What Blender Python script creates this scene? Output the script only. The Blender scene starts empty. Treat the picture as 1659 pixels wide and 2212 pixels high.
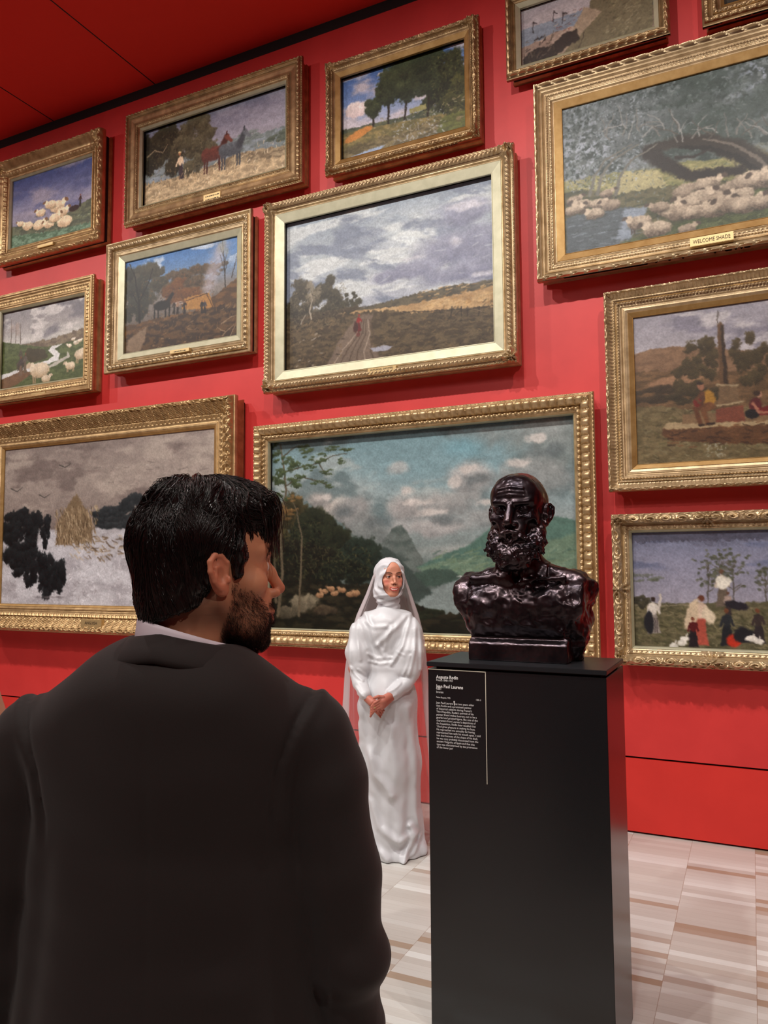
import bpy, bmesh, math, random
import numpy as np
from mathutils import Vector, Matrix
rnd = random.Random(7)
PI = math.pi
SC = bpy.context.scene
COL = SC.collection

# ------------------------------------------------------------------ camera
# world: gallery wall is the plane y = 0, x runs right along it, z up, floor z = 0
F_PX, CX, CY = 1645.47, 829.5, 1106.0
YAW, PITCH, ROLL = [math.radians(a) for a in (-25.6697, 4.18465, -0.35948)]
EYE_H = 1.60
def _cam_matrix():
    c, s = math.cos(YAW), math.sin(YAW)
    Ry = np.array([[c, -s, 0], [s, c, 0], [0, 0, 1]])
    base = np.array([[1, 0, 0], [0, 0, -1], [0, 1, 0]])
    cp, sp = math.cos(PITCH), math.sin(PITCH)
    Rx = np.array([[1, 0, 0], [0, cp, sp], [0, -sp, cp]])
    cr, sr = math.cos(ROLL), math.sin(ROLL)
    Rz = np.array([[cr, -sr, 0], [sr, cr, 0], [0, 0, 1]])
    return Rz @ Rx @ base @ Ry
CM = _cam_matrix()                       # world -> camera (x right, y down, z forward)
CAMPOS = np.array([0.0, -4.8864, EYE_H])
def ray(px, py): return CM.T @ np.array([(px - CX) / F_PX, (py - CY) / F_PX, 1.0])
def wallpt(px, py, off=0.0):             # point on the plane y = -off
    r = ray(px, py); return CAMPOS + r * ((-off - CAMPOS[1]) / r[1])
def floorpt(px, py, z=0.0):
    r = ray(px, py); return CAMPOS + r * ((z - EYE_H) / r[2])
def depthpt(px, py, d):                  # point at forward distance d
    return CAMPOS + ray(px, py) * d
cam_d = bpy.data.cameras.new('camera'); cam = bpy.data.objects.new('camera', cam_d); COL.objects.link(cam)
cam_d.sensor_fit = 'VERTICAL'; cam_d.sensor_height = 36.0; cam_d.lens = F_PX / 2212 * 36.0
cam_d.clip_start = 0.05; cam_d.clip_end = 100
m = Matrix.Identity(4)
for r_ in range(3):
    m[r_][0] = CM[0][r_]; m[r_][1] = -CM[1][r_]; m[r_][2] = -CM[2][r_]; m[r_][3] = CAMPOS[r_]
cam.matrix_world = m
SC.camera = cam
SC.view_settings.view_transform = 'Standard'; SC.view_settings.look = 'None'
SC.view_settings.gamma = 1.0; SC.view_settings.use_curve_mapping = False
SC.view_settings.exposure = 0.0

# ------------------------------------------------------------------ colour / materials
def lin(c):
    c = np.asarray(c, dtype=float)
    return np.where(c <= 0.04045, c / 12.92, ((c + 0.055) / 1.055) ** 2.4)
def rgb(r, g, b): return tuple(float(v) for v in lin(np.array([r, g, b]) / 255.0)) + (1.0,)
def mat(name, color, rough=0.5, metal=0.0, spec=None, coat=0.0, sheen=0.0, sub=0.0, subcol=None):
    M = bpy.data.materials.new(name); M.use_nodes = True
    b = M.node_tree.nodes['Principled BSDF']
    b.inputs['Base Color'].default_value = color
    b.inputs['Roughness'].default_value = rough
    b.inputs['Metallic'].default_value = metal
    if spec is not None: b.inputs['Specular IOR Level'].default_value = spec
    if coat: b.inputs['Coat Weight'].default_value = coat
    if sheen: b.inputs['Sheen Weight'].default_value = sheen
    if sub:
        b.inputs['Subsurface Weight'].default_value = sub
        b.inputs['Subsurface Radius'].default_value = (0.012, 0.004, 0.002)
        b.inputs['Subsurface Scale'].default_value = 1.0
    return M
def nd(M, typ, **kw):
    n = M.node_tree.nodes.new(typ)
    for k, v in kw.items():
        if k in n.inputs: n.inputs[k].default_value = v
        else: setattr(n, k, v)
    return n
def lk(M, a, b): M.node_tree.links.new(a, b)
def bsdf(M): return M.node_tree.nodes['Principled BSDF']
def noise_bump(M, scale, strength, dist=0.002, detail=4, rough=0.6, stretch=None):
    tc = nd(M, 'ShaderNodeTexCoord'); n = nd(M, 'ShaderNodeTexNoise', Scale=scale, Detail=detail, Roughness=rough)
    src = tc.outputs['Object']
    if stretch:
        mp = nd(M, 'ShaderNodeMapping'); mp.inputs['Scale'].default_value = stretch
        lk(M, src, mp.inputs['Vector']); src = mp.outputs['Vector']
    lk(M, src, n.inputs['Vector'])
    b = nd(M, 'ShaderNodeBump', Strength=strength, Distance=dist)
    lk(M, n.outputs['Fac'], b.inputs['Height']); lk(M, b.outputs['Normal'], bsdf(M).inputs['Normal'])
    return n
def noise_color(M, c1, c2, scale, detail=4, lo=0.35, hi=0.65, stretch=None, rough=0.6):
    tc = nd(M, 'ShaderNodeTexCoord'); n = nd(M, 'ShaderNodeTexNoise', Scale=scale, Detail=detail, Roughness=rough)
    src = tc.outputs['Object']
    if stretch:
        mp = nd(M, 'ShaderNodeMapping'); mp.inputs['Scale'].default_value = stretch
        lk(M, src, mp.inputs['Vector']); src = mp.outputs['Vector']
    lk(M, src, n.inputs['Vector'])
    r = nd(M, 'ShaderNodeValToRGB')
    r.color_ramp.elements[0].position = lo; r.color_ramp.elements[0].color = c1
    r.color_ramp.elements[1].position = hi; r.color_ramp.elements[1].color = c2
    lk(M, n.outputs['Fac'], r.inputs['Fac']); lk(M, r.outputs['Color'], bsdf(M).inputs['Base Color'])
    return r

# ------------------------------------------------------------------ objects
def tag(o, label=None, cat=None, group=None, kind=None):
    if label: o['label'] = label
    if cat: o['category'] = cat
    if group: o['group'] = group
    if kind: o['kind'] = kind
    return o
def empty(name, loc=(0, 0, 0), label=None, cat=None, group=None):
    o = bpy.data.objects.new(name, None); COL.objects.link(o); o.location = loc
    o.empty_display_size = 0.1
    return tag(o, label, cat, group)
def link_mesh(name, me, material, parent=None, smooth=False):
    o = bpy.data.objects.new(name, me); COL.objects.link(o)
    if material is not None: me.materials.append(material)
    if parent is not None:
        o.parent = parent
        o.matrix_parent_inverse = Matrix.Translation(-Vector(parent.location))
    if smooth:
        me.polygons.foreach_set('use_smooth', np.ones(len(me.polygons), dtype=bool))
    return o
def np_mesh(name, verts, faces, material, parent=None, smooth=True, colors=None):
    """verts (n,3); faces (m,4) or (m,3) arrays, or list of lists"""
    me = bpy.data.meshes.new(name)
    verts = np.asarray(verts, dtype=np.float32)
    if isinstance(faces, np.ndarray):
        k = faces.shape[1]
        me.vertices.add(len(verts)); me.vertices.foreach_set('co', verts.ravel())
        me.loops.add(faces.size); me.loops.foreach_set('vertex_index', faces.astype(np.int32).ravel())
        me.polygons.add(len(faces))
        me.polygons.foreach_set('loop_start', np.arange(0, faces.size, k, dtype=np.int32))
        me.update(calc_edges=True); me.validate()
    else:
        me.from_pydata([tuple(map(float, v)) for v in verts], [], faces); me.update()
    if colors is not None:
        ca = me.color_attributes.new('Col', 'FLOAT_COLOR', 'POINT')
        c4 = np.ones((len(verts), 4), dtype=np.float32); c4[:, :3] = colors
        ca.data.foreach_set('color', c4.ravel())
    return link_mesh(name, me, material, parent, smooth)
class MB:
    """collects shapes, builds one mesh object"""
    def __init__(s): s.v = []; s.f = []
    def add(s, vs, fs):
        n = len(s.v); s.v += [tuple(map(float, v)) for v in vs]; s.f += [[i + n for i in f] for f in fs]; return s
    def box(s, x0, x1, y0, y1, z0, z1):
        return s.add([(x0, y0, z0), (x1, y0, z0), (x1, y1, z0), (x0, y1, z0), (x0, y0, z1), (x1, y0, z1), (x1, y1, z1), (x0, y1, z1)],
                     [[0, 3, 2, 1], [4, 5, 6, 7], [0, 1, 5, 4], [1, 2, 6, 5], [2, 3, 7, 6], [3, 0, 4, 7]])
    def cyl(s, p0, p1, r0, r1=None, n=16, caps=True):
        r1 = r0 if r1 is None else r1
        p0 = Vector(p0); p1 = Vector(p1); d = (p1 - p0).normalized()
        a = d.orthogonal().normalized(); b = d.cross(a)
        vs = []
        for p, r in ((p0, r0), (p1, r1)):
            for i in range(n):
                t = 2 * PI * i / n; vs.append(p + a * (math.cos(t) * r) + b * (math.sin(t) * r))
        fs = [[i, (i + 1) % n, n + (i + 1) % n, n + i] for i in range(n)]
        if caps: fs += [list(range(n - 1, -1, -1)), list(range(n, 2 * n))]
        return s.add(vs, fs)
    def build(s, name, material, parent=None, bevel=0.0, smooth=False, seg=2):
        me = bpy.data.meshes.new(name); me.from_pydata(s.v, [], s.f); me.update()
        if bevel:
            bm = bmesh.new(); bm.from_mesh(me)
            bmesh.ops.bevel(bm, geom=list(bm.edges), offset=bevel, segments=seg, affect='EDGES', clamp_overlap=True)
            bm.to_mesh(me); bm.free()
        return link_mesh(name, me, material, parent, smooth)

# ------------------------------------------------------------------ numpy noise
def _hash(ix, iy, iz, seed):
    n = (ix.astype(np.int64) * 374761393 + iy.astype(np.int64) * 668265263 + iz.astype(np.int64) * 2147483647 + seed * 1274126177) & 0xffffffff
    n = ((n ^ (n >> 13)) * 1274126177) & 0xffffffff
    return ((n ^ (n >> 16)) & 0xffff) / 65535.0
def vnoise(x, y, seed=0, z=None):
    x = np.asarray(x, dtype=np.float64); y = np.asarray(y, dtype=np.float64)
    ix = np.floor(x); iy = np.floor(y); fx = x - ix; fy = y - iy
    ux = fx * fx * (3 - 2 * fx); uy = fy * fy * (3 - 2 * fy)
    if z is None:
        zz = np.zeros_like(ix)
        a = _hash(ix, iy, zz, seed); b = _hash(ix + 1, iy, zz, seed); c = _hash(ix, iy + 1, zz, seed); d = _hash(ix + 1, iy + 1, zz, seed)
        return (a * (1 - ux) + b * ux) * (1 - uy) + (c * (1 - ux) + d * ux) * uy
    z = np.asarray(z, dtype=np.float64); iz = np.floor(z); fz = z - iz; uz = fz * fz * (3 - 2 * fz)
    o = 0
    for k, wz in ((0, 1 - uz), (1, uz)):
        a = _hash(ix, iy, iz + k, seed); b = _hash(ix + 1, iy, iz + k, seed); c = _hash(ix, iy + 1, iz + k, seed); d = _hash(ix + 1, iy + 1, iz + k, seed)
        o = o + ((a * (1 - ux) + b * ux) * (1 - uy) + (c * (1 - ux) + d * ux) * uy) * wz
    return o
def fbm(x, y, seed=0, oct=4, gain=0.5, z=None):
    s = 0; a = 1; t = 0
    for i in range(oct):
        s = s + a * vnoise(x, y, seed + i * 17, z); t += a; a *= gain; x = x * 2.03 + 11.3; y = y * 2.03 + 5.1
        if z is not None: z = z * 2.03 + 3.7
    return s / t
def sstep(a, b, x):
    t = np.clip((x - a) / (b - a), 0, 1); return t * t * (3 - 2 * t)
# ================================================================== the room
XL, XR, YB, ZC = -13.0, 6.5, -12.0, 5.83
M_wall = mat('red_wall_paint', rgb(196, 30, 34), 0.5, spec=0.5)
noise_color(M_wall, rgb(194, 44, 42), rgb(204, 50, 47), 3.0)
n_ = noise_bump(M_wall, 220, 0.12, 0.0006)
M_panel = mat('red_panel_paint', rgb(206, 36, 24), 0.5, spec=0.35)
noise_color(M_panel, rgb(198, 45, 38), rgb(208, 50, 42), 2.0)
M_ceil = mat('red_ceiling_paint', rgb(212, 48, 38), 0.8, spec=0.15)
M_gap = mat('black_gap', rgb(14, 10, 10), 0.8)
def struct(name, mb, m, **k):
    o = mb.build(name, m, **k); o['kind'] = 'structure'; return o
# floor: block-laid oak strips: columns 0.33 m wide, strips run along x
M_floor = mat('oak_block_floor', rgb(206, 178, 150), 0.36, spec=0.45)
def floor_nodes(M):
    tc = nd(M, 'ShaderNodeTexCoord'); sep = nd(M, 'ShaderNodeSeparateXYZ'); lk(M, tc.outputs['Object'], sep.inputs[0])
    def mth(op, a, b=None, c=None):
        n = nd(M, 'ShaderNodeMath', operation=op)
        for i, v in enumerate((a, b, c)):
            if v is None: continue
            if isinstance(v, (int, float)): n.inputs[i].default_value = v
            else: lk(M, v, n.inputs[i])
        return n.outputs[0]
    xs = mth('DIVIDE', mth('ADD', sep.outputs['X'], 0.0410), 0.3285)
    ci = mth('FLOOR', xs); fx = mth('FRACT', xs)
    # every column has its own offset
    wn = nd(M, 'ShaderNodeTexWhiteNoise', noise_dimensions='1D'); lk(M, ci, wn.inputs['W'])
    ys = mth('DIVIDE', mth('ADD', sep.outputs['Y'], mth('MULTIPLY', wn.outputs['Value'], 0.5)), 0.0450)
    ri = mth('FLOOR', ys); fy = mth('FRACT', ys)
    cmb = nd(M, 'ShaderNodeCombineXYZ'); lk(M, ci, cmb.inputs[0]); lk(M, ri, cmb.inputs[1])
    w2 = nd(M, 'ShaderNodeTexWhiteNoise', noise_dimensions='2D'); lk(M, cmb.outputs[0], w2.inputs['Vector'])
    # groups of strips share a tone
    cm3 = nd(M, 'ShaderNodeCombineXYZ'); lk(M, ci, cm3.inputs[0]); lk(M, mth('FLOOR', mth('DIVIDE', ri, 3.0)), cm3.inputs[1])
    w3 = nd(M, 'ShaderNodeTexWhiteNoise', noise_dimensions='2D'); lk(M, cm3.outputs[0], w3.inputs['Vector'])
    tone = mth('ADD', mth('MULTIPLY', w2.outputs['Value'], 0.85), mth('MULTIPLY', w3.outputs['Value'], 0.15))
    rp = nd(M, 'ShaderNodeValToRGB'); cr = rp.color_ramp
    cr.elements[0].position = 0.1; cr.elements[0].color = rgb(164, 144, 124)
    cr.elements[1].position = 0.92; cr.elements[1].color = rgb(218, 219, 214)
    for p, c in ((0.16, rgb(168, 148, 130)), (0.24, rgb(188, 183, 175)), (0.50, rgb(196, 192, 184)), (0.76, rgb(200, 197, 190))):
        e = cr.elements.new(p); e.color = c
    lk(M, tone, rp.inputs[0])
    # grain
    mp = nd(M, 'ShaderNodeMapping'); mp.inputs['Scale'].default_value = (2.0, 60.0, 1.0); lk(M, tc.outputs['Object'], mp.inputs['Vector'])
    gn = nd(M, 'ShaderNodeTexNoise', Scale=1.6, Detail=5.0, Roughness=0.65); lk(M, mp.outputs[0], gn.inputs['Vector'])
    g2 = mth('ADD', mth('MULTIPLY', gn.outputs['Fac'], 0.22), 0.83)
    mx = nd(M, 'ShaderNodeMix', data_type='RGBA', blend_type='MULTIPLY'); mx.inputs[0].default_value = 1.0
    lk(M, rp.outputs[0], mx.inputs[6]); cg = nd(M, 'ShaderNodeCombineColor'); [lk(M, g2, cg.inputs[i]) for i in range(3)]
    lk(M, cg.outputs[0], mx.inputs[7])
    # joints
    ex = mth('LESS_THAN', mth('MINIMUM', fx, mth('SUBTRACT', 1.0, fx)), 0.0035)
    ey = mth('MULTIPLY', mth('LESS_THAN', mth('MINIMUM', fy, mth('SUBTRACT', 1.0, fy)), 0.02), 0.35)
    ed = mth('MAXIMUM', ex, ey)
    m2 = nd(M, 'ShaderNodeMix', data_type='RGBA'); lk(M, mth('MULTIPLY', ed, 0.6), m2.inputs[0])
    lk(M, mx.outputs[2], m2.inputs[6]); m2.inputs[7].default_value = rgb(130, 98, 72)
    lk(M, m2.outputs[2], bsdf(M).inputs['Base Color'])
    rr = mth('ADD', mth('MULTIPLY', gn.outputs['Fac'], 0.15), 0.27); lk(M, rr, bsdf(M).inputs['Roughness'])
floor_nodes(M_floor)
struct('floor', MB().box(XL, XR, YB, 0.25, -0.12, 0.0), M_floor)
struct('ceiling', MB().box(XL, XR, YB, 0.25, ZC, ZC + 0.1), M_ceil)
GZ = 0.448                                   # horizontal groove height
struct('wall_back', MB().box(XL, XR, 0.0, 0.12, GZ + 0.006, ZC - 0.08), M_wall)
tag(struct('trim_1', MB().box(XL, XR, 0.0, 0.12, 0.012, GZ - 0.006), M_panel))
struct('trim_2', MB().box(XL, XR, 0.02, 0.13, 0.0, GZ + 0.02), M_gap)     # black recess behind groove and above the floor
struct('trim_3', MB().box(XL, XR, -0.002, 0.13, ZC - 0.085, ZC), M_gap)         # black strip flush with the wall, painted-in shade of the ceiling gap
struct('wall_left', MB().box(XL - 0.1, XL, YB, 0.12, 0, ZC), M_wall)
struct('wall_right', MB().box(XR, XR + 0.1, YB, 0.12, 0, ZC), M_wall)
struct('wall_front', MB().box(XL, XR, YB - 0.1, YB, 0, ZC), M_wall)
# fine panel joints of the ceiling, running towards the wall
for k, (a, b) in enumerate((((110, 0), (330, 178)), ((0, 186), (20, 202)))):
    pa = floorpt(*a, z=ZC); pb = floorpt(*b, z=ZC); xx = (pa[0] + pb[0]) / 2
    struct('trim_%d' % (4 + k), MB().box(xx - 0.004, xx + 0.004, YB, 0.0, ZC - 0.003, ZC + 0.01), M_gap)

# ------------------------------------------------------------------ lights
def spot(name, loc, target, watts, size=70, blend=0.6, radius=0.04, color=(1.0, 0.93, 0.84)):
    d = bpy.data.lights.new(name, 'SPOT'); d.energy = watts; d.spot_size = math.radians(size); d.spot_blend = blend
    d.shadow_soft_size = radius; d.color = color
    o = bpy.data.objects.new(name, d); COL.objects.link(o); o.location = loc
    o.rotation_euler = (Vector(target) - Vector(loc)).to_track_quat('-Z', 'Y').to_euler()
    return o
LROW_Y, LROW_Z = -3.2, 5.62
for i, x in enumerate((-9.4, -7.2, -5.0, -3.0, -1.3, 0.6)):
    spot('track_spot', (x, LROW_Y, LROW_Z), (x + 0.8, 0.0, 1.15), 290, 126, 1.0, 0.03, (1.0, 0.97, 0.93))
for i, x in enumerate((-3.2, -0.6)):
    spot('room_spot', (x, -6.2, 5.5), (x + 0.4, -2.6, 1.2), 110, 70, 0.9, 0.08)
w = bpy.data.worlds.new('world'); SC.world = w; w.use_nodes = True
w.node_tree.nodes['Background'].inputs[0].default_value = (0.5, 0.45, 0.42, 1); w.node_tree.nodes['Background'].inputs[1].default_value = 0.0
def area(name, loc, target, watts, sx, sy, color):
    d = bpy.data.lights.new(name, 'AREA'); d.shape = 'RECTANGLE'; d.size = sx; d.size_y = sy; d.energy = watts; d.color = color
    o = bpy.data.objects.new(name, d); COL.objects.link(o); o.location = loc
    o.rotation_euler = (Vector(target) - Vector(loc)).to_track_quat('-Z', 'Y').to_euler(); return o
area('room_fill_light', (-2.5, -7.5, 5.6), (-2.5, -6.5, 0), 70, 5.0, 3.0, (1.0, 0.95, 0.9))  # added soft fill for the room, not a fixture
spot('room_spot', (3.2, -6.4, 5.5), (-0.8, -3.4, 1.3), 330, 60, 0.8, 0.1)
spot('bust_spot', (-1.9, -4.6, 5.6), (-0.82, -2.25, 1.6), 330, 20, 0.6, 0.12, (0.96, 0.97, 1.0))
spot('bust_spot', (-0.3, -4.3, 5.6), (-0.82, -2.25, 1.6), 200, 20, 0.6, 0.12, (0.96, 0.97, 1.0))
for i, x in enumerate((-7.5, -4.6, -1.7, 1.2)):
    spot('lower_wall_fill', (x, -5.4, 5.6), (x + 0.7, 0.0, 0.35), 300, 46, 1.0, 0.04, (1.0, 0.97, 0.93))  # added fill spots, there only to brighten the lower wall
# ================================================================== gilded frames
def gold(name, c1, c2, rough, metal=0.85, bump=0.15, sc=60):
    M = mat(name, c1, rough, metal)
    noise_color(M, c1, c2, 14, lo=0.3, hi=0.7)
    noise_bump(M, sc, bump, 0.002)
    return M
G_BRIGHT = gold('bright_gold_leaf', rgb(206, 180, 138), rgb(164, 134, 92), 0.36, 0.62)
G_WARM = gold('warm_gold_leaf', rgb(206, 174, 126), rgb(160, 130, 88), 0.36, 0.62)
G_PALE = gold('pale_gold_leaf', rgb(208, 184, 146), rgb(164, 140, 104), 0.36, 0.62)
G_OLD = gold('old_brass_gilding', rgb(192, 162, 118), rgb(134, 108, 76), 0.36, 0.62)
G_SLIP = gold('matt_gold_slip', rgb(192, 188, 160), rgb(176, 172, 144), 0.48, 0.45, 0.08)
G_SLIPD = gold('bronze_gold_slip', rgb(184, 150, 96), rgb(160, 124, 72), 0.45, 0.6, 0.08)
G_PLATE = mat('brass_plate', rgb(206, 178, 126), 0.4, 0.6)
M_INK = mat('plate_ink', rgb(44, 32, 20), 0.7)

def bell(t): return np.sqrt(np.clip(1 - (2 * t - 1) ** 2, 0, 1))
def orn(kind, x, t, p, seed=0):
    """relief 0..1; x metres along the side (0 = middle), t 0..1 across the band"""
    fr = (x / p) % 1.0; fx = (fr - 0.5) * 2
    if kind == 'bead': return np.sqrt(np.clip(1 - fx ** 2 - (2 * t - 1) ** 2, 0, 1))
    if kind == 'gadroon': return np.sqrt(np.clip(1 - (fx * 1.02) ** 2, 0, 1)) * (0.35 + 0.65 * bell(t))
    if kind == 'rope': return (0.5 + 0.5 * np.sin(2 * PI * (x / p + t * 0.9))) * bell(t)
    if kind == 'herring': return (0.5 + 0.5 * np.sin(2 * PI * (x / p + np.abs(2 * t - 1) * 0.9))) * (0.5 + 0.5 * bell(t))
    if kind == 'leaf':
        lob = 0.5 + 0.5 * np.cos(t * 7 * PI + np.abs(fx) * 5.0)
        return np.clip((1 - np.abs(fx) ** 1.5) * (0.45 + 0.55 * lob) - 0.5 * np.exp(-(fx / 0.10) ** 2), 0, 1) * (0.4 + 0.6 * bell(t))
    if kind == 'tips': return np.clip(1 - (np.abs(fx) / np.clip(1 - t * 0.85, 0.05, 1)) ** 2, 0, 1) * (0.6 + 0.4 * np.cos(fx * 2))
    if kind == 'laurel':
        s = (x / p - np.abs(2 * t - 1) * 0.75) % 1.0
        return (0.25 + 0.75 * (s ** 0.7) * (1 - np.clip((s - 0.85) / 0.15, 0, 1))) * bell(t) * (1 - 0.55 * np.exp(-((2 * t - 1) / 0.12) ** 2))
    if kind == 'scroll':
        c = np.floor(x / p); sg = np.where(c % 2 == 0, 1.0, -1.0)
        yy = (2 * t - 1) * sg; r = np.hypot(fx, yy * 0.9 - 0.1); th = np.arctan2(yy * 0.9 - 0.1, fx)
        sp = 0.5 + 0.5 * np.cos(th - r * 9.5)
        lf = fbm(x / p * 5, t * 4 + c * 3.1, seed + 3, 2)
        return np.clip(sp * (1.15 - r * 0.6) * 0.8 + (lf - 0.5) * 0.9 * sstep(0.5, 1.0, r), 0, 1) * (0.35 + 0.65 * bell(t))
    if kind == 'foliage':
        a = fbm(x / p * 2.2 + 40, t * 3.0, seed + 9, 3); b = 1 - np.abs(2 * a - 1) * 3.2
        l = 0.5 + 0.5 * np.cos(2 * PI * (x / p - np.abs(t - 0.5) * 1.4))
        return np.clip(0.55 * np.clip(b, 0, 1) + 0.55 * l, 0, 1) * (0.3 + 0.7 * bell(t))
    if kind == 'acanthus':
        w = 2 * np.abs(fx); rib = 0.5 + 0.5 * np.cos(2 * PI * (t * 3.2 - np.abs(fx) * 1.6))
        g = (fr + 0.5) % 1.0
        return np.clip((1 - np.abs(fx) ** 3) * (0.35 + 0.65 * rib) * (0.5 + 0.5 * np.cos(PI * (t - 0.5))) + 0.5 * np.exp(-(fx / 0.14) ** 2) * (1 - t), 0, 1)
    if kind == 'lace':
        return (0.5 + 0.5 * np.cos(2 * PI * x / p)) * bell(t) * (0.6 + 0.4 * np.cos(4 * PI * (t + x / p)))
    return np.zeros_like(x)

def profile(bands, w, dz):
    """bands: (share, rise, shape, ornament, amp, period, n). returns u, h, band index, t"""
    tot = sum(b[0] for b in bands); U = []; Hh = []; B = []; T = []
    u = 0.0; h = 0.0
    for i, b in enumerate(bands):
        sh, rise, shape, n = b[0] / tot * w, b[1], b[2], b[6]
        for k in range(n + 1):
            t = k / n
            if shape == 'cove': g = 1 - math.cos(t * PI / 2) if rise > 0 else math.sin(t * PI / 2)
            elif shape == 'ovolo': g = math.sin(t * PI / 2) if rise > 0 else 1 - math.cos(t * PI / 2)
            elif shape == 'step': g = 1.0 if k > 0 else 0.0
            else: g = t
            bul = 0.0
            if shape == 'round': g = t; bul = math.sqrt(max(0, 1 - (2 * t - 1) ** 2)) * sh * 0.45
            if shape == 'hollow': g = t; bul = -math.sin(PI * t) * sh * 0.3
            U.append(u + sh * (t if shape != 'step' else (0.0 if k == 0 else 0.02 + 0.98 * t))); Hh.append(h + rise * g + bul); B.append(i); T.append(t)
        u += sh; h += rise
    return np.array(U), np.array(Hh), np.array(B), np.array(T), h

def sweep_frame(x0, x1, z0, z1, w, d, bands, side=None, step=0.006, corner=None, seed=0, cart=None):
    """front outer rectangle x0..x1, z0..z1 ; d = height of the outer edge above the wall. Returns verts, faces"""
    U, Hh, B, T, hend = profile(bands, w, 0)
    Hh = Hh + d
    side = side or [(0.0, 0.0), (0.006, 0.0), (0.006, 0.45), (0.0, 0.9)]
    sU = np.array([-a + 0.0 for a, b in [(-s[0], s[1]) for s in side]]); sH = np.array([s[1] * d for s in side])
    U = np.concatenate([sU, U]); Hh = np.concatenate([sH, Hh]); B = np.concatenate([np.full(len(sU), -1), B]); T = np.concatenate([np.zeros(len(sU)), T])
    V = []; Fc = []; off = 0; W = x1 - x0; Ht = z1 - z0
    for sd in range(4):
        L = W if sd % 2 == 0 else Ht
        n = max(8, int(L / step)); a = np.linspace(0, 1, n + 1)
        AA, UU = np.meshgrid(a, U, indexing='ij'); HH = np.broadcast_to(Hh, AA.shape).copy()
        s = UU + AA * (L - 2 * UU)          # along the side measured from its corner
        xx = s - L / 2
        for i, b in enumerate(bands):
            if not b[3]: continue
            idx = np.where(B == i)[0]
            per = L / max(2, round(L / b[5] / 2) * 2)
            r = orn(b[3], xx[:, idx], np.broadcast_to(T[idx], xx[:, idx].shape), per, seed + sd)
            HH[:, idx] += r * b[4] * 1.35
        if corner:                          # carved corner clusters: lobed shells growing out of the profile
            R, amp = corner
            for cx_ in (0.0, L):
                du = np.abs(s - cx_)
                cc = w * 0.36
                px = du - cc; py = UU - cc
                r = np.hypot(px, py) / R; th = np.arctan2(py, px)
                sym = np.abs(th - PI / 4)
                g = np.clip(1 - r ** 2, 0, 1) * (0.45 + 0.35 * np.cos(sym * 7) + 0.35 * np.cos(r * 9.0 + sym * 2)) + 0.5 * np.exp(-(r / 0.2) ** 2)
                arm = np.exp(-((py / (w * 0.22)) ** 2)) * np.clip(1 - du / (R * 2.4), 0, 1) * (0.55 + 0.45 * np.cos(du / R * 12))
                msk = (B[None, :] >= 0)
                HH += np.clip(g, 0, 1.2) * amp * msk + arm * amp * 0.8 * msk * sstep(R * 0.6, R * 1.1, du)
        if cart:
            R, amp = cart
            px = xx; py = UU - w * 0.42; r = np.hypot(px, py * 1.0) / R; th = np.arctan2(py, px)
            g = np.clip(1 - r ** 2, 0, 1) * (0.5 + 0.5 * np.cos(th * 8)) + 0.6 * np.exp(-(r / 0.25) ** 2)
            HH += g * amp * (B[None, :] >= 0)
        if sd == 0: X = x0 + s; Z = z1 - UU          # top
        elif sd == 1: X = x1 - UU; Z = z1 - s        # right
        elif sd == 2: X = x1 - s; Z = z0 + UU        # bottom
        else: X = x0 + UU; Z = z0 + s                # left
        P = np.stack([X, -HH, Z], -1).reshape(-1, 3)
        m_ = len(U); idx = np.arange((n + 1) * m_).reshape(n + 1, m_) + off
        q = np.stack([idx[:-1, :-1], idx[:-1, 1:], idx[1:, 1:], idx[1:, :-1]], -1).reshape(-1, 4)
        V.append(P); Fc.append(q); off += len(P)
    return np.concatenate(V), np.concatenate(Fc), Hh[-1]

def slip_mesh(x0, x1, z0, z1, w, h_out, h_in, lip=0.004):
    """flat inner slip between the outer rectangle and the canvas opening"""
    V = []; F = []
    prof = [(0, h_out), (w * 0.04, h_out + lip), (w * 0.9, h_in + lip), (w * 0.93, h_in + lip * 1.6), (w, h_in + lip * 1.2), (w, h_in - 0.012)]
    for u, h in prof:
        V += [(x0 + u, -h, z0 + u), (x1 - u, -h, z0 + u), (x1 - u, -h, z1 - u), (x0 + u, -h, z1 - u)]
    for i in range(len(prof) - 1):
        for k in range(4):
            a = i * 4 + k; b = i * 4 + (k + 1) % 4; F.append([a, b, b + 4, a + 4])
    return V, F

def text_mesh(lines, size, leading=1.3, align='CENTER', bold=0.0):
    """lines of text as one flat mesh in the xz plane facing -y; origin at the top line's baseline"""
    V = []; Fc = []
    for i, ln in enumerate(lines):
        s = size; t = ln; dx = 0
        if isinstance(ln, tuple): t, s = ln[0], ln[1]
        if not t: continue
        if t == '*':                     # a line too small to read: a row of tiny word-long strokes
            x = -size * 3.0; q = random.Random(i + 3)
            while x < size * 3.0:
                l = q.uniform(0.25, 1.0) * size; n = len(V); zb = -i * size * leading
                V += [(x, 0, zb), (x + l, 0, zb), (x + l, 0, zb + size * 0.34), (x, 0, zb + size * 0.34)]; Fc += [[n, n + 1, n + 2, n + 3]]; x += l + size * 0.28
            continue
        cu = bpy.data.curves.new('tmp', 'FONT'); cu.body = t; cu.size = s; cu.align_x = align; cu.offset = bold; cu.resolution_u = 2
        ob = bpy.data.objects.new('tmp', cu); COL.objects.link(ob)
        me = bpy.data.meshes.new_from_object(ob)
        n = len(V)
        V += [(v.co.x, 0.0, v.co.y - i * size * leading) for v in me.vertices]
        Fc += [[q + n for q in p.vertices] for p in me.polygons]
        bpy.data.objects.remove(ob); bpy.data.curves.remove(cu); bpy.data.meshes.remove(me)
    return V, Fc

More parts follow.
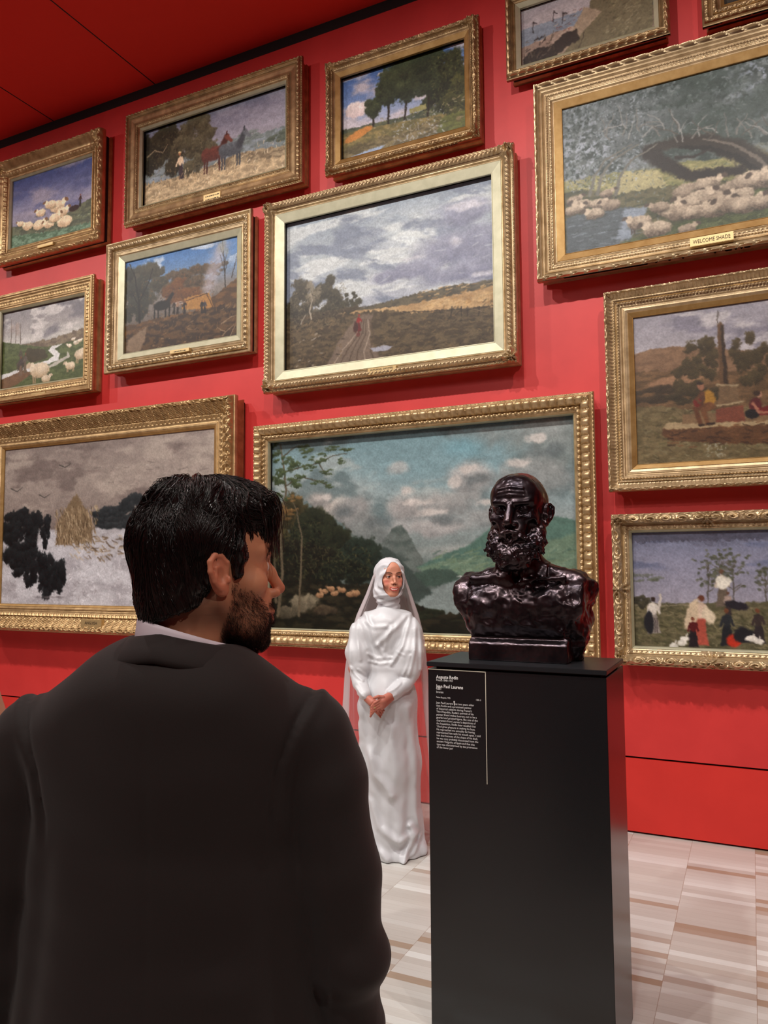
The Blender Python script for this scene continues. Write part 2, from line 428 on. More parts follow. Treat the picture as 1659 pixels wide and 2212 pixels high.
# bands: (share of width, rise, shape, ornament, amp, period, rows)
def style(n):
    return {
    1: [(0.16, 0.030, 'round', 'foliage', 0.012, 0.06, 7), (0.44, -0.050, 'cove', None, 0, 1, 8), (0.06, 0.008, 'round', None, 0, 1, 4), (0.16, -0.02, 'lin', 'leaf', 0.008, 0.045, 6), (0.10, -0.008, 'lin', None, 0, 1, 2), (0.08, 0.004, 'round', 'bead', 0.003, 0.012, 5)],
    2: [(0.07, 0.006, 'lin', 'bead', 0.007, 0.02, 5), (0.14, 0.022, 'round', 'leaf', 0.010, 0.035, 8), (0.08, -0.016, 'hollow', None, 0, 1, 4), (0.46, -0.008, 'lin', None, 0, 1, 3), (0.05, 0.004, 'round', None, 0, 1, 4), (0.08, 0, 'lin', 'bead', 0.008, 0.02, 7), (0.10, -0.014, 'cove', None, 0, 1, 4)],
    3: [(0.10, 0.010, 'round', 'rope', 0.006, 0.03, 6), (0.10, 0.012, 'cove', None, 0, 1, 4), (0.30, 0.002, 'round', 'scroll', 0.012, 0.055, 12), (0.10, -0.014, 'cove', None, 0, 1, 4), (0.08, 0.0, 'round', 'bead', 0.005, 0.018, 6), (0.12, -0.012, 'cove', None, 0, 1, 4), (0.08, 0.0, 'round', None, 0, 1, 4)],
    4: [(0.10, 0.012, 'lin', None, 0, 1, 2), (0.52, 0.0, 'round', 'laurel', 0.016, 0.06, 14), (0.10, -0.010, 'lin', None, 0, 1, 2), (0.12, -0.012, 'cove', None, 0, 1, 4), (0.08, 0.002, 'round', None, 0, 1, 4), (0.08, -0.008, 'lin', None, 0, 1, 2)],
    5: [(0.12, 0.012, 'lin', None, 0, 1, 2), (0.22, 0.006, 'round', 'leaf', 0.012, 0.05, 9), (0.22, -0.02, 'cove', None, 0, 1, 5), (0.24, 0.0, 'round', 'scroll', 0.010, 0.05, 9), (0.2, -0.014, 'cove', None, 0, 1, 4)],
    6: [(0.16, 0.014, 'round', 'laurel', 0.016, 0.085, 10), (0.05, -0.008, 'step', None, 0, 1, 2), (0.10, -0.014, 'cove', None, 0, 1, 5), (0.04, 0.006, 'round', None, 0, 1, 4), (0.11, -0.018, 'cove', None, 0, 1, 5), (0.04, 0.0, 'round', None, 0, 1, 4), (0.09, -0.003, 'lin', 'bead', 0.009, 0.017, 7), (0.04, -0.004, 'round', None, 0, 1, 4), (0.08, 0.002, 'lin', 'lace', 0.006, 0.024, 5), (0.09, -0.014, 'cove', None, 0, 1, 4), (0.05, 0.003, 'round', None, 0, 1, 4)],
    7: [(0.06, 0.006, 'lin', 'rope', 0.006, 0.025, 5), (0.10, 0.012, 'round', None, 0, 1, 5), (0.10, -0.012, 'cove', None, 0, 1, 4), (0.12, -0.014, 'cove', None, 0, 1, 5), (0.05, 0.004, 'round', None, 0, 1, 4), (0.22, -0.006, 'hollow', 'leaf', 0.012, 0.035, 9), (0.05, -0.004, 'round', None, 0, 1, 4), (0.12, -0.01, 'lin', None, 0, 1, 3), (0.06, 0.0, 'round', None, 0, 1, 4)],
    8: [(0.08, 0.010, 'round', None, 0, 1, 5), (0.18, -0.018, 'cove', None, 0, 1, 6), (0.26, 0.004, 'round', 'acanthus', 0.013, 0.045, 12), (0.07, -0.012, 'cove', None, 0, 1, 4), (0.06, 0.0, 'round', 'bead', 0.004, 0.018, 5), (0.12, -0.010, 'lin', None, 0, 1, 2), (0.07, 0.003, 'round', None, 0, 1, 4), (0.10, -0.01, 'cove', None, 0, 1, 3)],
    9: [(0.14, 0.010, 'round', 'rope', 0.007, 0.03, 7), (0.10, 0.004, 'cove', None, 0, 1, 4), (0.40, 0.004, 'round', 'rope', 0.011, 0.030, 14), (0.10, -0.012, 'cove', None, 0, 1, 4), (0.12, -0.016, 'cove', None, 0, 1, 5), (0.08, 0.004, 'round', None, 0, 1, 4)],
    10: [(0.15, 0.024, 'round', 'foliage', 0.012, 0.05, 9), (0.24, -0.030, 'cove', 'lace', 0.006, 0.022, 10), (0.07, 0.002, 'round', 'bead', 0.005, 0.016, 6), (0.08, -0.012, 'cove', None, 0, 1, 4), (0.09, 0.0, 'lin', 'bead', 0.010, 0.019, 7), (0.06, -0.006, 'step', None, 0, 1, 2), (0.09, -0.010, 'cove', None, 0, 1, 4), (0.06, 0.003, 'round', None, 0, 1, 4), (0.16, -0.01, 'lin', None, 0, 1, 3)],
    11: [(0.10, 0.012, 'round', 'lace', 0.009, 0.05, 6), (0.46, -0.006, 'round', 'scroll', 0.022, 0.085, 18), (0.10, -0.02, 'cove', None, 0, 1, 4), (0.06, 0.003, 'round', None, 0, 1, 4), (0.12, -0.008, 'lin', 'lace', 0.007, 0.03, 6), (0.10, -0.006, 'lin', None, 0, 1, 2)],
    12: [(0.08, 0.010, 'lin', 'bead', 0.006, 0.026, 6), (0.12, 0.016, 'cove', None, 0, 1, 4), (0.44, -0.018, 'ovolo', 'gadroon', 0.020, 0.056, 14), (0.05, -0.006, 'step', None, 0, 1, 2), (0.17, 0.004, 'round', 'tips', 0.012, 0.036, 8), (0.14, -0.012, 'cove', None, 0, 1, 4)],
    13: [(0.05, 0.010, 'cove', None, 0, 1, 3), (0.17, 0.024, 'round', 'foliage', 0.026, 0.06, 12), (0.36, -0.060, 'cove', 'acanthus', 0.026, 0.075, 20), (0.05, 0.004, 'round', None, 0, 1, 4), (0.11, -0.006, 'lin', 'tips', 0.012, 0.045, 8), (0.14, -0.008, 'lin', None, 0, 1, 3), (0.06, 0.004, 'round', None, 0, 1, 4), (0.06, -0.008, 'cove', None, 0, 1, 3)],
    }[n]

# no : canvas corners in the photo TL,TR,BR,BL ; outer corners TL,TR,BR,BL (None = out of the frame) ; depth ; slip width ; metals
PICS = {
1: dict(c=[(33, 390), (202, 336), (196, 495), (25, 540)], ow=(0.20, 0.16), d=0.13, slip=0.014, m=G_WARM, ms=G_SLIP, corner=(0.10, 0.028)),
2: dict(c=[(314, 288), (619, 187), (624, 364), (313, 448)], o=[(274, 253), (652, 123), (658, 394), (273, 493)], d=0.12, slip=0.018, m=G_OLD, ms=G_SLIP),
3: dict(c=[(740.5, 173.6), (1006, 88.6), (1009.6, 277.8), (742, 350.8)], o=[(704, 145), (1034, 36), (1041, 298), (706, 385)], d=0.12, slip=0.036, m=G_OLD, ms=G_SLIPD, corner=(0.065, 0.022)),
4: dict(c=[(1125, 11), (1405, -64), (1411, 59.6), (1128.6, 146)], o=[(1090, -10), (1446, -108), (1452, 74), (1096, 179)], d=0.12, slip=0.030, m=G_OLD, ms=G_SLIP),
5: dict(c=[(1562, -150), (1800, -240), (1800, -60), (1565, 4)], o=[(1506, -170), (1850, -300), (1850, -20), (1516, 68)], d=0.12, slip=0.02, m=G_OLD, ms=G_SLIPD),
6: dict(c=[(1215, 240), (1659, 124.6), (1659, 476), (1224, 554)], o=[(1150, 186), (1659, 41), (1659, 514), (1161, 610)], right=True, d=0.14, slip=0.050, m=G_PALE, ms=G_SLIPD),
7: dict(c=[(11, 678.6), (188, 637), (184, 816), (2, 841)], ow=(0.15, 0.15), d=0.12, slip=0.016, m=G_WARM, ms=G_SLIP),
8: dict(c=[(272, 566.5), (513, 511), (513, 727), (270.5, 765)], o=[(230, 530), (544, 451), (544, 762), (226, 805)], d=0.12, slip=0.052, m=G_PALE, ms=G_SLIP),
9: dict(c=[(621.8, 488.7), (1065.5, 381.4), (1070.5, 741.4), (620, 807.7)], o=[(572, 444), (1111, 307), (1118.7, 780), (571, 851)], d=0.14, slip=0.072, m=G_PALE, ms=G_SLIP, corner=(0.085, 0.036)),
10: dict(c=[(1369.4, 684.8), (1659, 647.4), (1659, 988.5), (1378.6, 1004.3)], o=[(1301, 637), (1659, 577), (1659, 1045), (1315.4, 1063)], right=True, d=0.12, slip=0.030, m=G_PALE, ms=G_SLIPD),
11: dict(c=[(1363, 1153), (1659, 1147), (1659, 1404.5), (1373.6, 1395.4)], o=[(1317.5, 1109), (1659, 1098), (1659, 1452), (1333, 1434)], right=True, d=0.12, slip=0.014, m=G_PALE, ms=G_SLIP, corner=(0.09, 0.03), cart=(0.08, 0.026)),
12: dict(c=[(582, 961), (1231.5, 898), (1247, 1375.8), (588, 1358.6)], o=[(550, 922.7), (1284.6, 841.7), (1309.6, 1418), (552, 1400)], d=0.12, slip=0.008, m=G_BRIGHT, ms=G_SLIP),
13: dict(c=[(13.7, 973.6), (463, 924.8), (463, 1310), (2, 1306)], ow=(0.235, 0.235), d=0.17, slip=0.02, m=G_WARM, ms=G_SLIPD),
}
SYM = {6: 1537.0, 10: 1610.0, 11: 1540.0}    # photo column of the name plate / centre ornament: the right half mirrors the left
RECTS = {}
def solve_rects():
    for n, P in PICS.items():
        d = P['d']; co = d - 0.062
        c = [wallpt(*q, off=co) for q in P['c']]
        x0 = (c[0][0] + c[3][0]) / 2; x1 = (c[1][0] + c[2][0]) / 2
        z1 = (c[0][2] + c[1][2]) / 2; z0 = (c[2][2] + c[3][2]) / 2
        if 'o' in P:
            o = [wallpt(*q, off=d) for q in P['o']]
            X0 = (o[0][0] + o[3][0]) / 2; X1 = (o[1][0] + o[2][0]) / 2; Z1 = (o[0][2] + o[1][2]) / 2; Z0 = (o[2][2] + o[3][2]) / 2
        else:
            w = P['ow']; X0, X1, Z1, Z0 = x0 - w[0], x1 + w[0], z1 + w[1], z0 - w[1]
        if P.get('right'):
            pb = P['o'][2]; mid = wallpt(SYM[n], pb[1], off=d)[0]
            X1 = 2 * mid - X0; x1 = 2 * mid - x0
        # uniform moulding width
        w = np.mean([x0 - X0, z1 - Z1 if False else Z1 - z1, z0 - Z0] + ([] if P.get('right') else [X1 - x1]))
        cxm, czm = (x0 + x1) / 2, (z0 + z1) / 2
        hx, hz = (x1 - x0) / 2, (z1 - z0) / 2
        hX, hZ = (X1 - X0) / 2, (Z1 - Z0) / 2
        cX, cZ = (X0 + X1) / 2, (Z0 + Z1) / 2
        k = ((hX - hx) + (hZ - hz)) / 2
        cxm, czm = (cxm + cX) / 2, (czm + cZ) / 2
        hx2 = (hX + hx) / 2 - k / 2; hz2 = (hZ + hz) / 2 - k / 2
        RECTS[n] = dict(c=(cxm - hx2, cxm + hx2, czm - hz2, czm + hz2), w=k, d=d)
solve_rects()

LABELS = {
1: ('gilt-framed landscape of sheep resting on a hill, top left of the wall', 'wide gold cove frame'),
2: ('gilt-framed painting of horses and a farm hand in a hayfield, in the top row', None),
3: ('gilt-framed painting of tall dark trees under blue sky, in the top row', None),
4: ('painting of a beach below a grassy cliff, brass laurel frame, cut by the top edge', None),
5: ('gilded frame only whose lower corner shows at the top right of the wall', None),
6: ('large gilt-framed painting of a flock of sheep beneath a leaning tree by a stream', None),
7: ('gilt-framed painting of green fields with a winding stream and white lambs, at the left edge', None),
8: ('gilt-framed painting of smoke rising from a camp among autumn trees', None),
9: ('large gilt-framed landscape of a cart track under a bright cloudy sky', None),
10: ('gilt-framed painting of a stone obelisk with two seated figures, at the right edge', None),
11: ('scroll-carved gilt frame with harvesters and saplings, low on the wall behind the plinth', None),
12: ('widest gilt-framed painting of misty mountains and a lake, behind the woman and the bust', None),
13: ('heavy carved gilt frame around a snowy field with dark bushes, left behind the man', None),
}
PLATES = {1: (98, 529, 0.20, 0.026, []), 2: (458, 425, 0.17, 0.058, ['*', '*']), 6: (1537, 517, 0.235, 0.052, ['WELCOME SHADE']),
          7: (83, 851, 0.18, 0.03, []), 8: (388, 758, 0.20, 0.03, ['*']), 9: (825, 800, 0.22, 0.048, ['AUTUMNAL SHOWERS', '*']),
          13: (197, 1351, 0.235, 0.10, ['ANGUISH', '*'])}
PIC_OBJ = {}
def build_frames():
    for n, P in PICS.items():
        R = RECTS[n]; x0, x1, z0, z1 = R['c']; d = R['d']; w = R['w']
        wm = w - P['slip']
        X0, X1, Z0, Z1 = x0 - w, x1 + w, z0 - w, z1 + w
        root = empty('framed_painting', ((X0 + X1) / 2, 0, Z0), LABELS[n][0], 'painting', 'gilt-framed paintings hung on the red wall')
        PIC_OBJ[n] = root
        side = None
        if n in (2, 7, 3, 9): side = [(0.014, 0.0), (0.014, 0.3), (0.022, 0.35), (0.022, 0.6), (0.0, 0.85), (0, 1)]
        elif n in (13, 6): side = [(0.03, 0.0), (0.03, 0.1), (0.012, 0.2), (0.03, 0.55), (0.0, 0.75), (0, 1)]
        else: side = [(0.02, 0.0), (0.02, 0.2), (0.034, 0.3), (0.03, 0.55), (0.0, 0.8), (0, 1)]
        V, Fc, hend = sweep_frame(X0, X1, Z0, Z1, wm, d, style(n), side, 0.005, P.get('corner'), n * 31, P.get('cart'))
        np_mesh('frame', V, Fc, P['m'], root)
        hc = d - 0.062 - 0.0
        hin = max(hc + 0.006, hend - 0.016)
        V, Fc = slip_mesh(X0 + wm, X1 - wm, Z0 + wm, Z1 - wm, P['slip'], hend, hin)
        o = np_mesh('inner_slip', V, Fc, P['ms'], root, smooth=False)
        # backing board
        MB().box(X0 + 0.03, X1 - 0.03, -hc + 0.004, -0.001, Z0 + 0.03, Z1 - 0.03).build('backing_board', M_gap, root)
        P['hc'] = hc
        if n in PLATES:
            px, py, pw, ph, tx = PLATES[n]
            off = d + {13: 0.034, 9: 0.036}.get(n, 0.014)
            c = wallpt(px, py, off=off)
            if n in (1, 7, 8): off = d + {1: 0.0, 7: 0.004, 8: 0.010}[n]; c = wallpt(px, py, off=off)
            if n == 13: c[2] += 0.0
            pl = MB().box(c[0] - pw / 2, c[0] + pw / 2, -off - 0.004, -off + 0.03, c[2] - ph / 2, c[2] + ph / 2).build('name_plate', G_PLATE, root, bevel=0.002)
            if tx:
                fs = ph * (0.62 if len(tx) == 1 else 0.36)
                TV, TF = text_mesh(tx, fs, 1.25)
                if TV:
                    TV = np.array(TV); wd = TV[:, 0].max() - TV[:, 0].min()
                    k = min(1.0, pw * 0.86 / wd); TV[:, 0] = TV[:, 0] * k + c[0]
                    TV[:, 2] += c[2] + ph * (0.08 if len(tx) > 1 else -0.2); TV[:, 1] = -off - 0.0055
                    t_ = np_mesh('lettering', TV, TF, M_INK, pl, smooth=False); t_.matrix_parent_inverse = Matrix.Identity(4)
build_frames()
# ================================================================== paintings: landscapes brushed into vertex colours
M_paint = mat('oil_paint', (0.5, 0.5, 0.5, 1), 0.42, spec=0.35)
def _pm():
    a = nd(M_paint, 'ShaderNodeVertexColor'); a.layer_name = 'Col'
    lk(M_paint, a.outputs['Color'], bsdf(M_paint).inputs['Base Color'])
    noise_bump(M_paint, 170, 0.35, 0.0016, 3, 0.6, (1.0, 1.0, 1.8))
_pm()
class Cv:
    def __init__(s, n, step=0.0042):
        R = RECTS[n]; s.x0, s.x1, s.z0, s.z1 = R['c']; s.n = n; s.h = PICS[n]['hc'] + 0.002
        s.x0 -= 0.006; s.x1 += 0.006; s.z0 -= 0.006; s.z1 += 0.006
        s.W = s.x1 - s.x0; s.H = s.z1 - s.z0
        nx = int(s.W / step); ny = int(s.H / step)
        s.X, s.Y = np.meshgrid(np.linspace(0, s.W, nx + 1), np.linspace(0, s.H, ny + 1))
        s.img = np.zeros(s.X.shape + (3,)); s.nx, s.ny = nx, ny
        s.sx = s.X; s.sd = n * 101
    def P(s, px, py):
        p = wallpt(px, py, off=s.h); return (p[0] - s.x0, s.z1 - p[2])
    def bl(s, m, c):
        c = np.asarray(c, dtype=float)
        if c.ndim == 1: c = c / 255.0
        s.img += (c - s.img) * np.clip(m, 0, 1)[..., None]
    def F(s, scx, scy, k=0, oct=4): return fbm(s.X * scx + 7.7, s.Y * scy + 3.1, s.sd + k, oct)
    def grad(s, stops):                  # (photo y fraction 0..1, colour)
        v = s.Y / s.H; ys = [a for a, _ in stops]
        for i in range(3): s.img[..., i] = np.interp(v, ys, [c[i] / 255.0 for _, c in stops])
    def clouds(s, c, scx, scy, lo, hi, k, y1=1.0, amt=1.0, oct=5, y0=-1):
        f = s.F(scx, scy, k, oct); m = sstep(lo, hi, f) * amt * (1 - sstep(y1 - 0.12, y1, s.Y / s.H)) * sstep(y0 - 0.1, y0 + 0.05, s.Y / s.H)
        s.bl(m, c)
    def land(s, pts, c, rough=0.006, c2=None, k=1, sc=40, soft=0.004, tex=0.6, stretch=0.35):
        """fills everything below a line through photo points"""
        q = [s.P(*p) for p in pts]; xs = [a[0] for a in q]; ys = [a[1] for a in q]
        y = np.interp(s.X, xs, ys) + (fbm(s.X * sc, s.X * 0, s.sd + k, 4) - 0.5) * rough * 3
        m = sstep(-soft, soft, s.Y - y)
        s.bl(m, c)
        if c2 is not None: s.bl(m * sstep(0.5 - 0.25 * tex, 0.5 + 0.25 * tex, s.F(sc * stretch, sc, k + 5, 5)), c2)
    def poly(s, pts, c, rough=0.004, soft=0.004, k=3, raw=False, amt=1.0):
        q = pts if raw else [s.P(*p) for p in pts]
        X = s.X + (s.F(60, 60, k, 3) - 0.5) * rough * 2; Y = s.Y + (s.F(60, 60, k + 7, 3) - 0.5) * rough * 2
        xs = [a[0] for a in q]; ys = [a[1] for a in q]; pad = 0.03
        j0, j1 = np.searchsorted(s.X[0], [min(xs) - pad, max(xs) + pad]); i0, i1 = np.searchsorted(s.Y[:, 0], [min(ys) - pad, max(ys) + pad])
        if j1 <= j0 or i1 <= i0: return
        Xs = X[i0:i1, j0:j1]; Ys = Y[i0:i1, j0:j1]
        ins = np.zeros(Xs.shape, bool); dist = np.full(Xs.shape, 9.0)
        for a in range(len(q)):
            ax, ay = q[a]; bx, by = q[(a + 1) % len(q)]
            cr = ((ay > Ys) != (by > Ys)) & (Xs < (bx - ax) * (Ys - ay) / ((by - ay) or 1e-9) + ax); ins ^= cr
            dx, dy = bx - ax, by - ay; L = dx * dx + dy * dy or 1e-9
            t = np.clip(((Xs - ax) * dx + (Ys - ay) * dy) / L, 0, 1); dist = np.minimum(dist, np.hypot(Xs - ax - t * dx, Ys - ay - t * dy))
        sd = np.where(ins, dist, -dist)
        m = np.zeros(s.X.shape); m[i0:i1, j0:j1] = sstep(-soft, soft, sd) * amt; s.bl(m, c)
    def ell(s, cx, cy, rx, ry, c, ang=0, rough=0.25, soft=0.25, k=0, amt=1.0, raw=False, sc=30, top=None):
        if not raw: cx, cy = s.P(cx, cy)
        R = max(rx, ry) * 1.7
        j0, j1 = np.searchsorted(s.X[0], [cx - R, cx + R]); i0, i1 = np.searchsorted(s.Y[:, 0], [cy - R, cy + R])
        if j1 <= j0 or i1 <= i0: return
        X = s.X[i0:i1, j0:j1]; Y = s.Y[i0:i1, j0:j1]
        ca, sa = math.cos(ang), math.sin(ang); u = ((X - cx) * ca + (Y - cy) * sa) / rx; v = (-(X - cx) * sa + (Y - cy) * ca) / ry
        r = np.hypot(u, v) + (fbm(X * sc + k, Y * sc, s.sd + k, 4) - 0.5) * rough * 2
        m = (1 - sstep(1 - soft, 1 + soft * 0.3, r)) * amt
        c = np.asarray(c, dtype=float) / 255.0
        if top is not None:
            tp = np.asarray(top, dtype=float) / 255.0; g = np.clip(0.55 - v * 0.45 + (fbm(X * sc * 2, Y * sc * 2, s.sd + k + 3, 3) - 0.5) * 0.8, 0, 1)[..., None]
            c = c + (tp - c) * g
        s.img[i0:i1, j0:j1] += (c - s.img[i0:i1, j0:j1]) * m[..., None]
    def stroke(s, pts, w, c, w2=None, rough=0.0, amt=1.0, soft=0.5, raw=False):
        q = pts if raw else [s.P(*p) for p in pts]; n = len(q) - 1; w2 = w if w2 is None else w2
        c = np.asarray(c, dtype=float) / 255.0
        for a in range(n):
            (ax, ay), (bx, by) = q[a], q[a + 1]; wa = w + (w2 - w) * a / n; wb = w + (w2 - w) * (a + 1) / n; pad = max(wa, wb) * 1.6 + 0.004
            j0, j1 = np.searchsorted(s.X[0], [min(ax, bx) - pad, max(ax, bx) + pad]); i0, i1 = np.searchsorted(s.Y[:, 0], [min(ay, by) - pad, max(ay, by) + pad])
            if j1 <= j0 or i1 <= i0: continue
            X = s.X[i0:i1, j0:j1]; Y = s.Y[i0:i1, j0:j1]; dx, dy = bx - ax, by - ay; L = dx * dx + dy * dy or 1e-9
            t = np.clip(((X - ax) * dx + (Y - ay) * dy) / L, 0, 1); dd = np.hypot(X - ax - t * dx, Y - ay - t * dy)
            if rough: dd = dd + (fbm(X * 80, Y * 80, s.sd, 2) - 0.5) * rough
            ww = wa + (wb - wa) * t; m = (1 - sstep(ww * (1 - soft), ww * (1 + soft * 0.4) + 0.0012, dd)) * amt
            s.img[i0:i1, j0:j1] += (c - s.img[i0:i1, j0:j1]) * m[..., None]
    def crown(s, cx, cy, rx, ry, c, hi, n=22, k=0, sz=0.36, leafy=0.5, amt=0.95):
        """a mass of leaf clumps; (cx,cy) photo point, radii metres"""
        cx, cy = s.P(cx, cy); r = random.Random(k * 13 + s.n)
        for i in range(n):
            a = r.uniform(0, 2 * PI); q = math.sqrt(r.random()) * 0.85
            x = cx + math.cos(a) * q * rx; y = cy + math.sin(a) * q * ry; z = r.uniform(0.6, 1.2) * sz
            s.ell(x, y, rx * z, ry * z * 0.85, c, raw=True, rough=leafy, soft=0.3, k=k + i * 7, sc=55 / max(0.4, min(3, rx * 8)), top=hi, amt=amt)
    def tree(s, bx, by, h, w, c, hi, trunk=(60, 48, 36), k=0, n=18, tw=0.008, leafy=0.55):
        """tree standing on photo point (bx,by), height h and width w in metres"""
        x, y = s.P(bx, by); r = random.Random(k + s.n * 3)
        s.stroke([(x, y), (x + w * 0.03, y - h * 0.35), (x - w * 0.02, y - h * 0.75)], tw, trunk, tw * 0.4, raw=True)
        for i in range(4):
            s.stroke([(x, y - h * (0.3 + 0.1 * i)), (x + w * r.uniform(-0.4, 0.4), y - h * (0.55 + 0.1 * i))], tw * 0.5, trunk, tw * 0.2, raw=True)
        for i in range(n):
            a = r.uniform(0, 2 * PI); q = math.sqrt(r.random()) * 0.8
            xx = x + math.cos(a) * q * w / 2; yy = y - h * 0.66 + math.sin(a) * q * h * 0.34; z = r.uniform(0.18, 0.34)
            s.ell(xx, yy, w * z, h * z * 0.6, c, raw=True, rough=leafy, soft=0.3, k=k + i * 5, sc=60, top=hi, amt=0.93)
    def sheep(s, px, py, L, flip=1, c=(206, 188, 160), dk=(150, 126, 100), up=False, head=(120, 96, 76), k=0):
        x, y = s.P(px, py)
        s.ell(x, y + L * 0.16, L * 0.6, L * 0.16, (60, 62, 50), raw=True, amt=0.55, soft=0.6)
        if up:
            for dx in (-0.32, -0.22, 0.22, 0.32): s.stroke([(x + dx * L, y + L * 0.1), (x + dx * L, y + L * 0.42)], L * 0.035, dk, raw=True)
        s.ell(x, y, L * 0.5, L * 0.29, dk, raw=True, rough=0.12, soft=0.15, top=c, k=k, sc=70)
        s.ell(x - L * 0.12 * flip, y - L * 0.06, L * 0.3, L * 0.2, c, raw=True, rough=0.15, soft=0.7, amt=0.6, k=k + 2, sc=80)
        s.ell(x + L * 0.40 * flip, y - L * 0.18, L * 0.16, L * 0.17, c, raw=True, soft=0.3, rough=0.1)
        s.ell(x + L * 0.58 * flip, y - L * 0.24, L * 0.15, L * 0.10, head, ang=0.5 * flip, raw=True, soft=0.3, rough=0.1)
    def person(s, px, py, h, top, bottom, head=(150, 106, 80), hat=None, skirt=False, lean=0):
        x, y = s.P(px, py); w = h * (0.17 if skirt else 0.12)
        s.poly([(x - w, y), (x + w, y), (x + w * 0.5 + lean * 0.5, y - h * 0.55), (x - w * 0.5 + lean * 0.5, y - h * 0.55)], bottom, raw=True, rough=0.002, soft=0.003)
        s.ell(x + lean * 0.8, y - h * 0.66, h * 0.105, h * 0.18, top, raw=True, rough=0.1)
        s.stroke([(x + lean * 0.8 - h * 0.08, y - h * 0.76), (x - h * 0.15 + lean, y - h * 0.52)], h * 0.035, top, raw=True)
        s.stroke([(x + lean * 0.8 + h * 0.08, y - h * 0.76), (x + h * 0.16 + lean, y - h * 0.55)], h * 0.035, top, raw=True)
        s.ell(x + lean, y - h * 0.91, h * 0.06, h * 0.075, head, raw=True, rough=0.05)
        if hat: s.ell(x + lean, y - h * 0.965, h * 0.085, h * 0.04, hat, raw=True, rough=0.05)
    def dabs(s, pts_box, n, L, w, cols, k=0, ang=0.0, spread=0.5, amt=0.8):
        """short brush dabs inside a photo box (x0,y0,x1,y1)"""
        r = random.Random(k + 5); a = s.P(pts_box[0], pts_box[1]); b = s.P(pts_box[2], pts_box[3])
        for i in range(n):
            x = r.uniform(a[0], b[0]); y = r.uniform(a[1], b[1]); t = ang + r.uniform(-spread, spread); l = L * r.uniform(0.4, 1.2)
            s.stroke([(x, y), (x + math.cos(t) * l, y + math.sin(t) * l)], w * r.uniform(0.6, 1.3), r.choice(cols), raw=True, amt=amt)
    def finish(s, var=0.05, gain=1.0):
        # painterly edges: pull every colour along a fine irregular field
        st = s.X[0, 1]
        for f_, a_ in ((24, 0.006), (80, 0.0045)):
            dx = (s.F(f_, f_, 61, 3) - 0.5) * a_ * 2 / st; dy = (s.F(f_, f_, 67, 3) - 0.5) * a_ * 2 / st
            J_, I_ = np.meshgrid(np.arange(s.nx + 1), np.arange(s.ny + 1)); u = np.clip(J_ + dx, 0, s.nx - 1.001); v = np.clip(I_ + dy, 0, s.ny - 1.001)
            j = u.astype(int); i = v.astype(int); fu = (u - j)[..., None]; fv = (v - i)[..., None]; g = s.img
            s.img = (g[i, j] * (1 - fu) + g[i, j + 1] * fu) * (1 - fv) + (g[i + 1, j] * (1 - fu) + g[i + 1, j + 1] * fu) * fv
        s.img = s.img * (1 + (s.F(22, 34, 71, 4) - 0.5)[..., None] * 0.16)
        s.img = (0.47 + (s.img - 0.47) * 1.22) * 0.86
        s.img *= (1 + (s.F(120, 120, 91, 3) - 0.5)[..., None] * var * 5)
        s.img = np.clip(s.img * gain, 0, 1)
        V = np.stack([s.x0 + s.X, np.full(s.X.shape, -s.h), s.z1 - s.Y], -1).reshape(-1, 3)
        idx = np.arange(V.shape[0]).reshape(s.X.shape)
        q = np.stack([idx[:-1, :-1], idx[1:, :-1], idx[1:, 1:], idx[:-1, 1:]], -1).reshape(-1, 4)
        o = np_mesh('canvas', V, q, M_paint, PIC_OBJ[s.n], smooth=False, colors=lin(s.img).reshape(-1, 3))
        return o

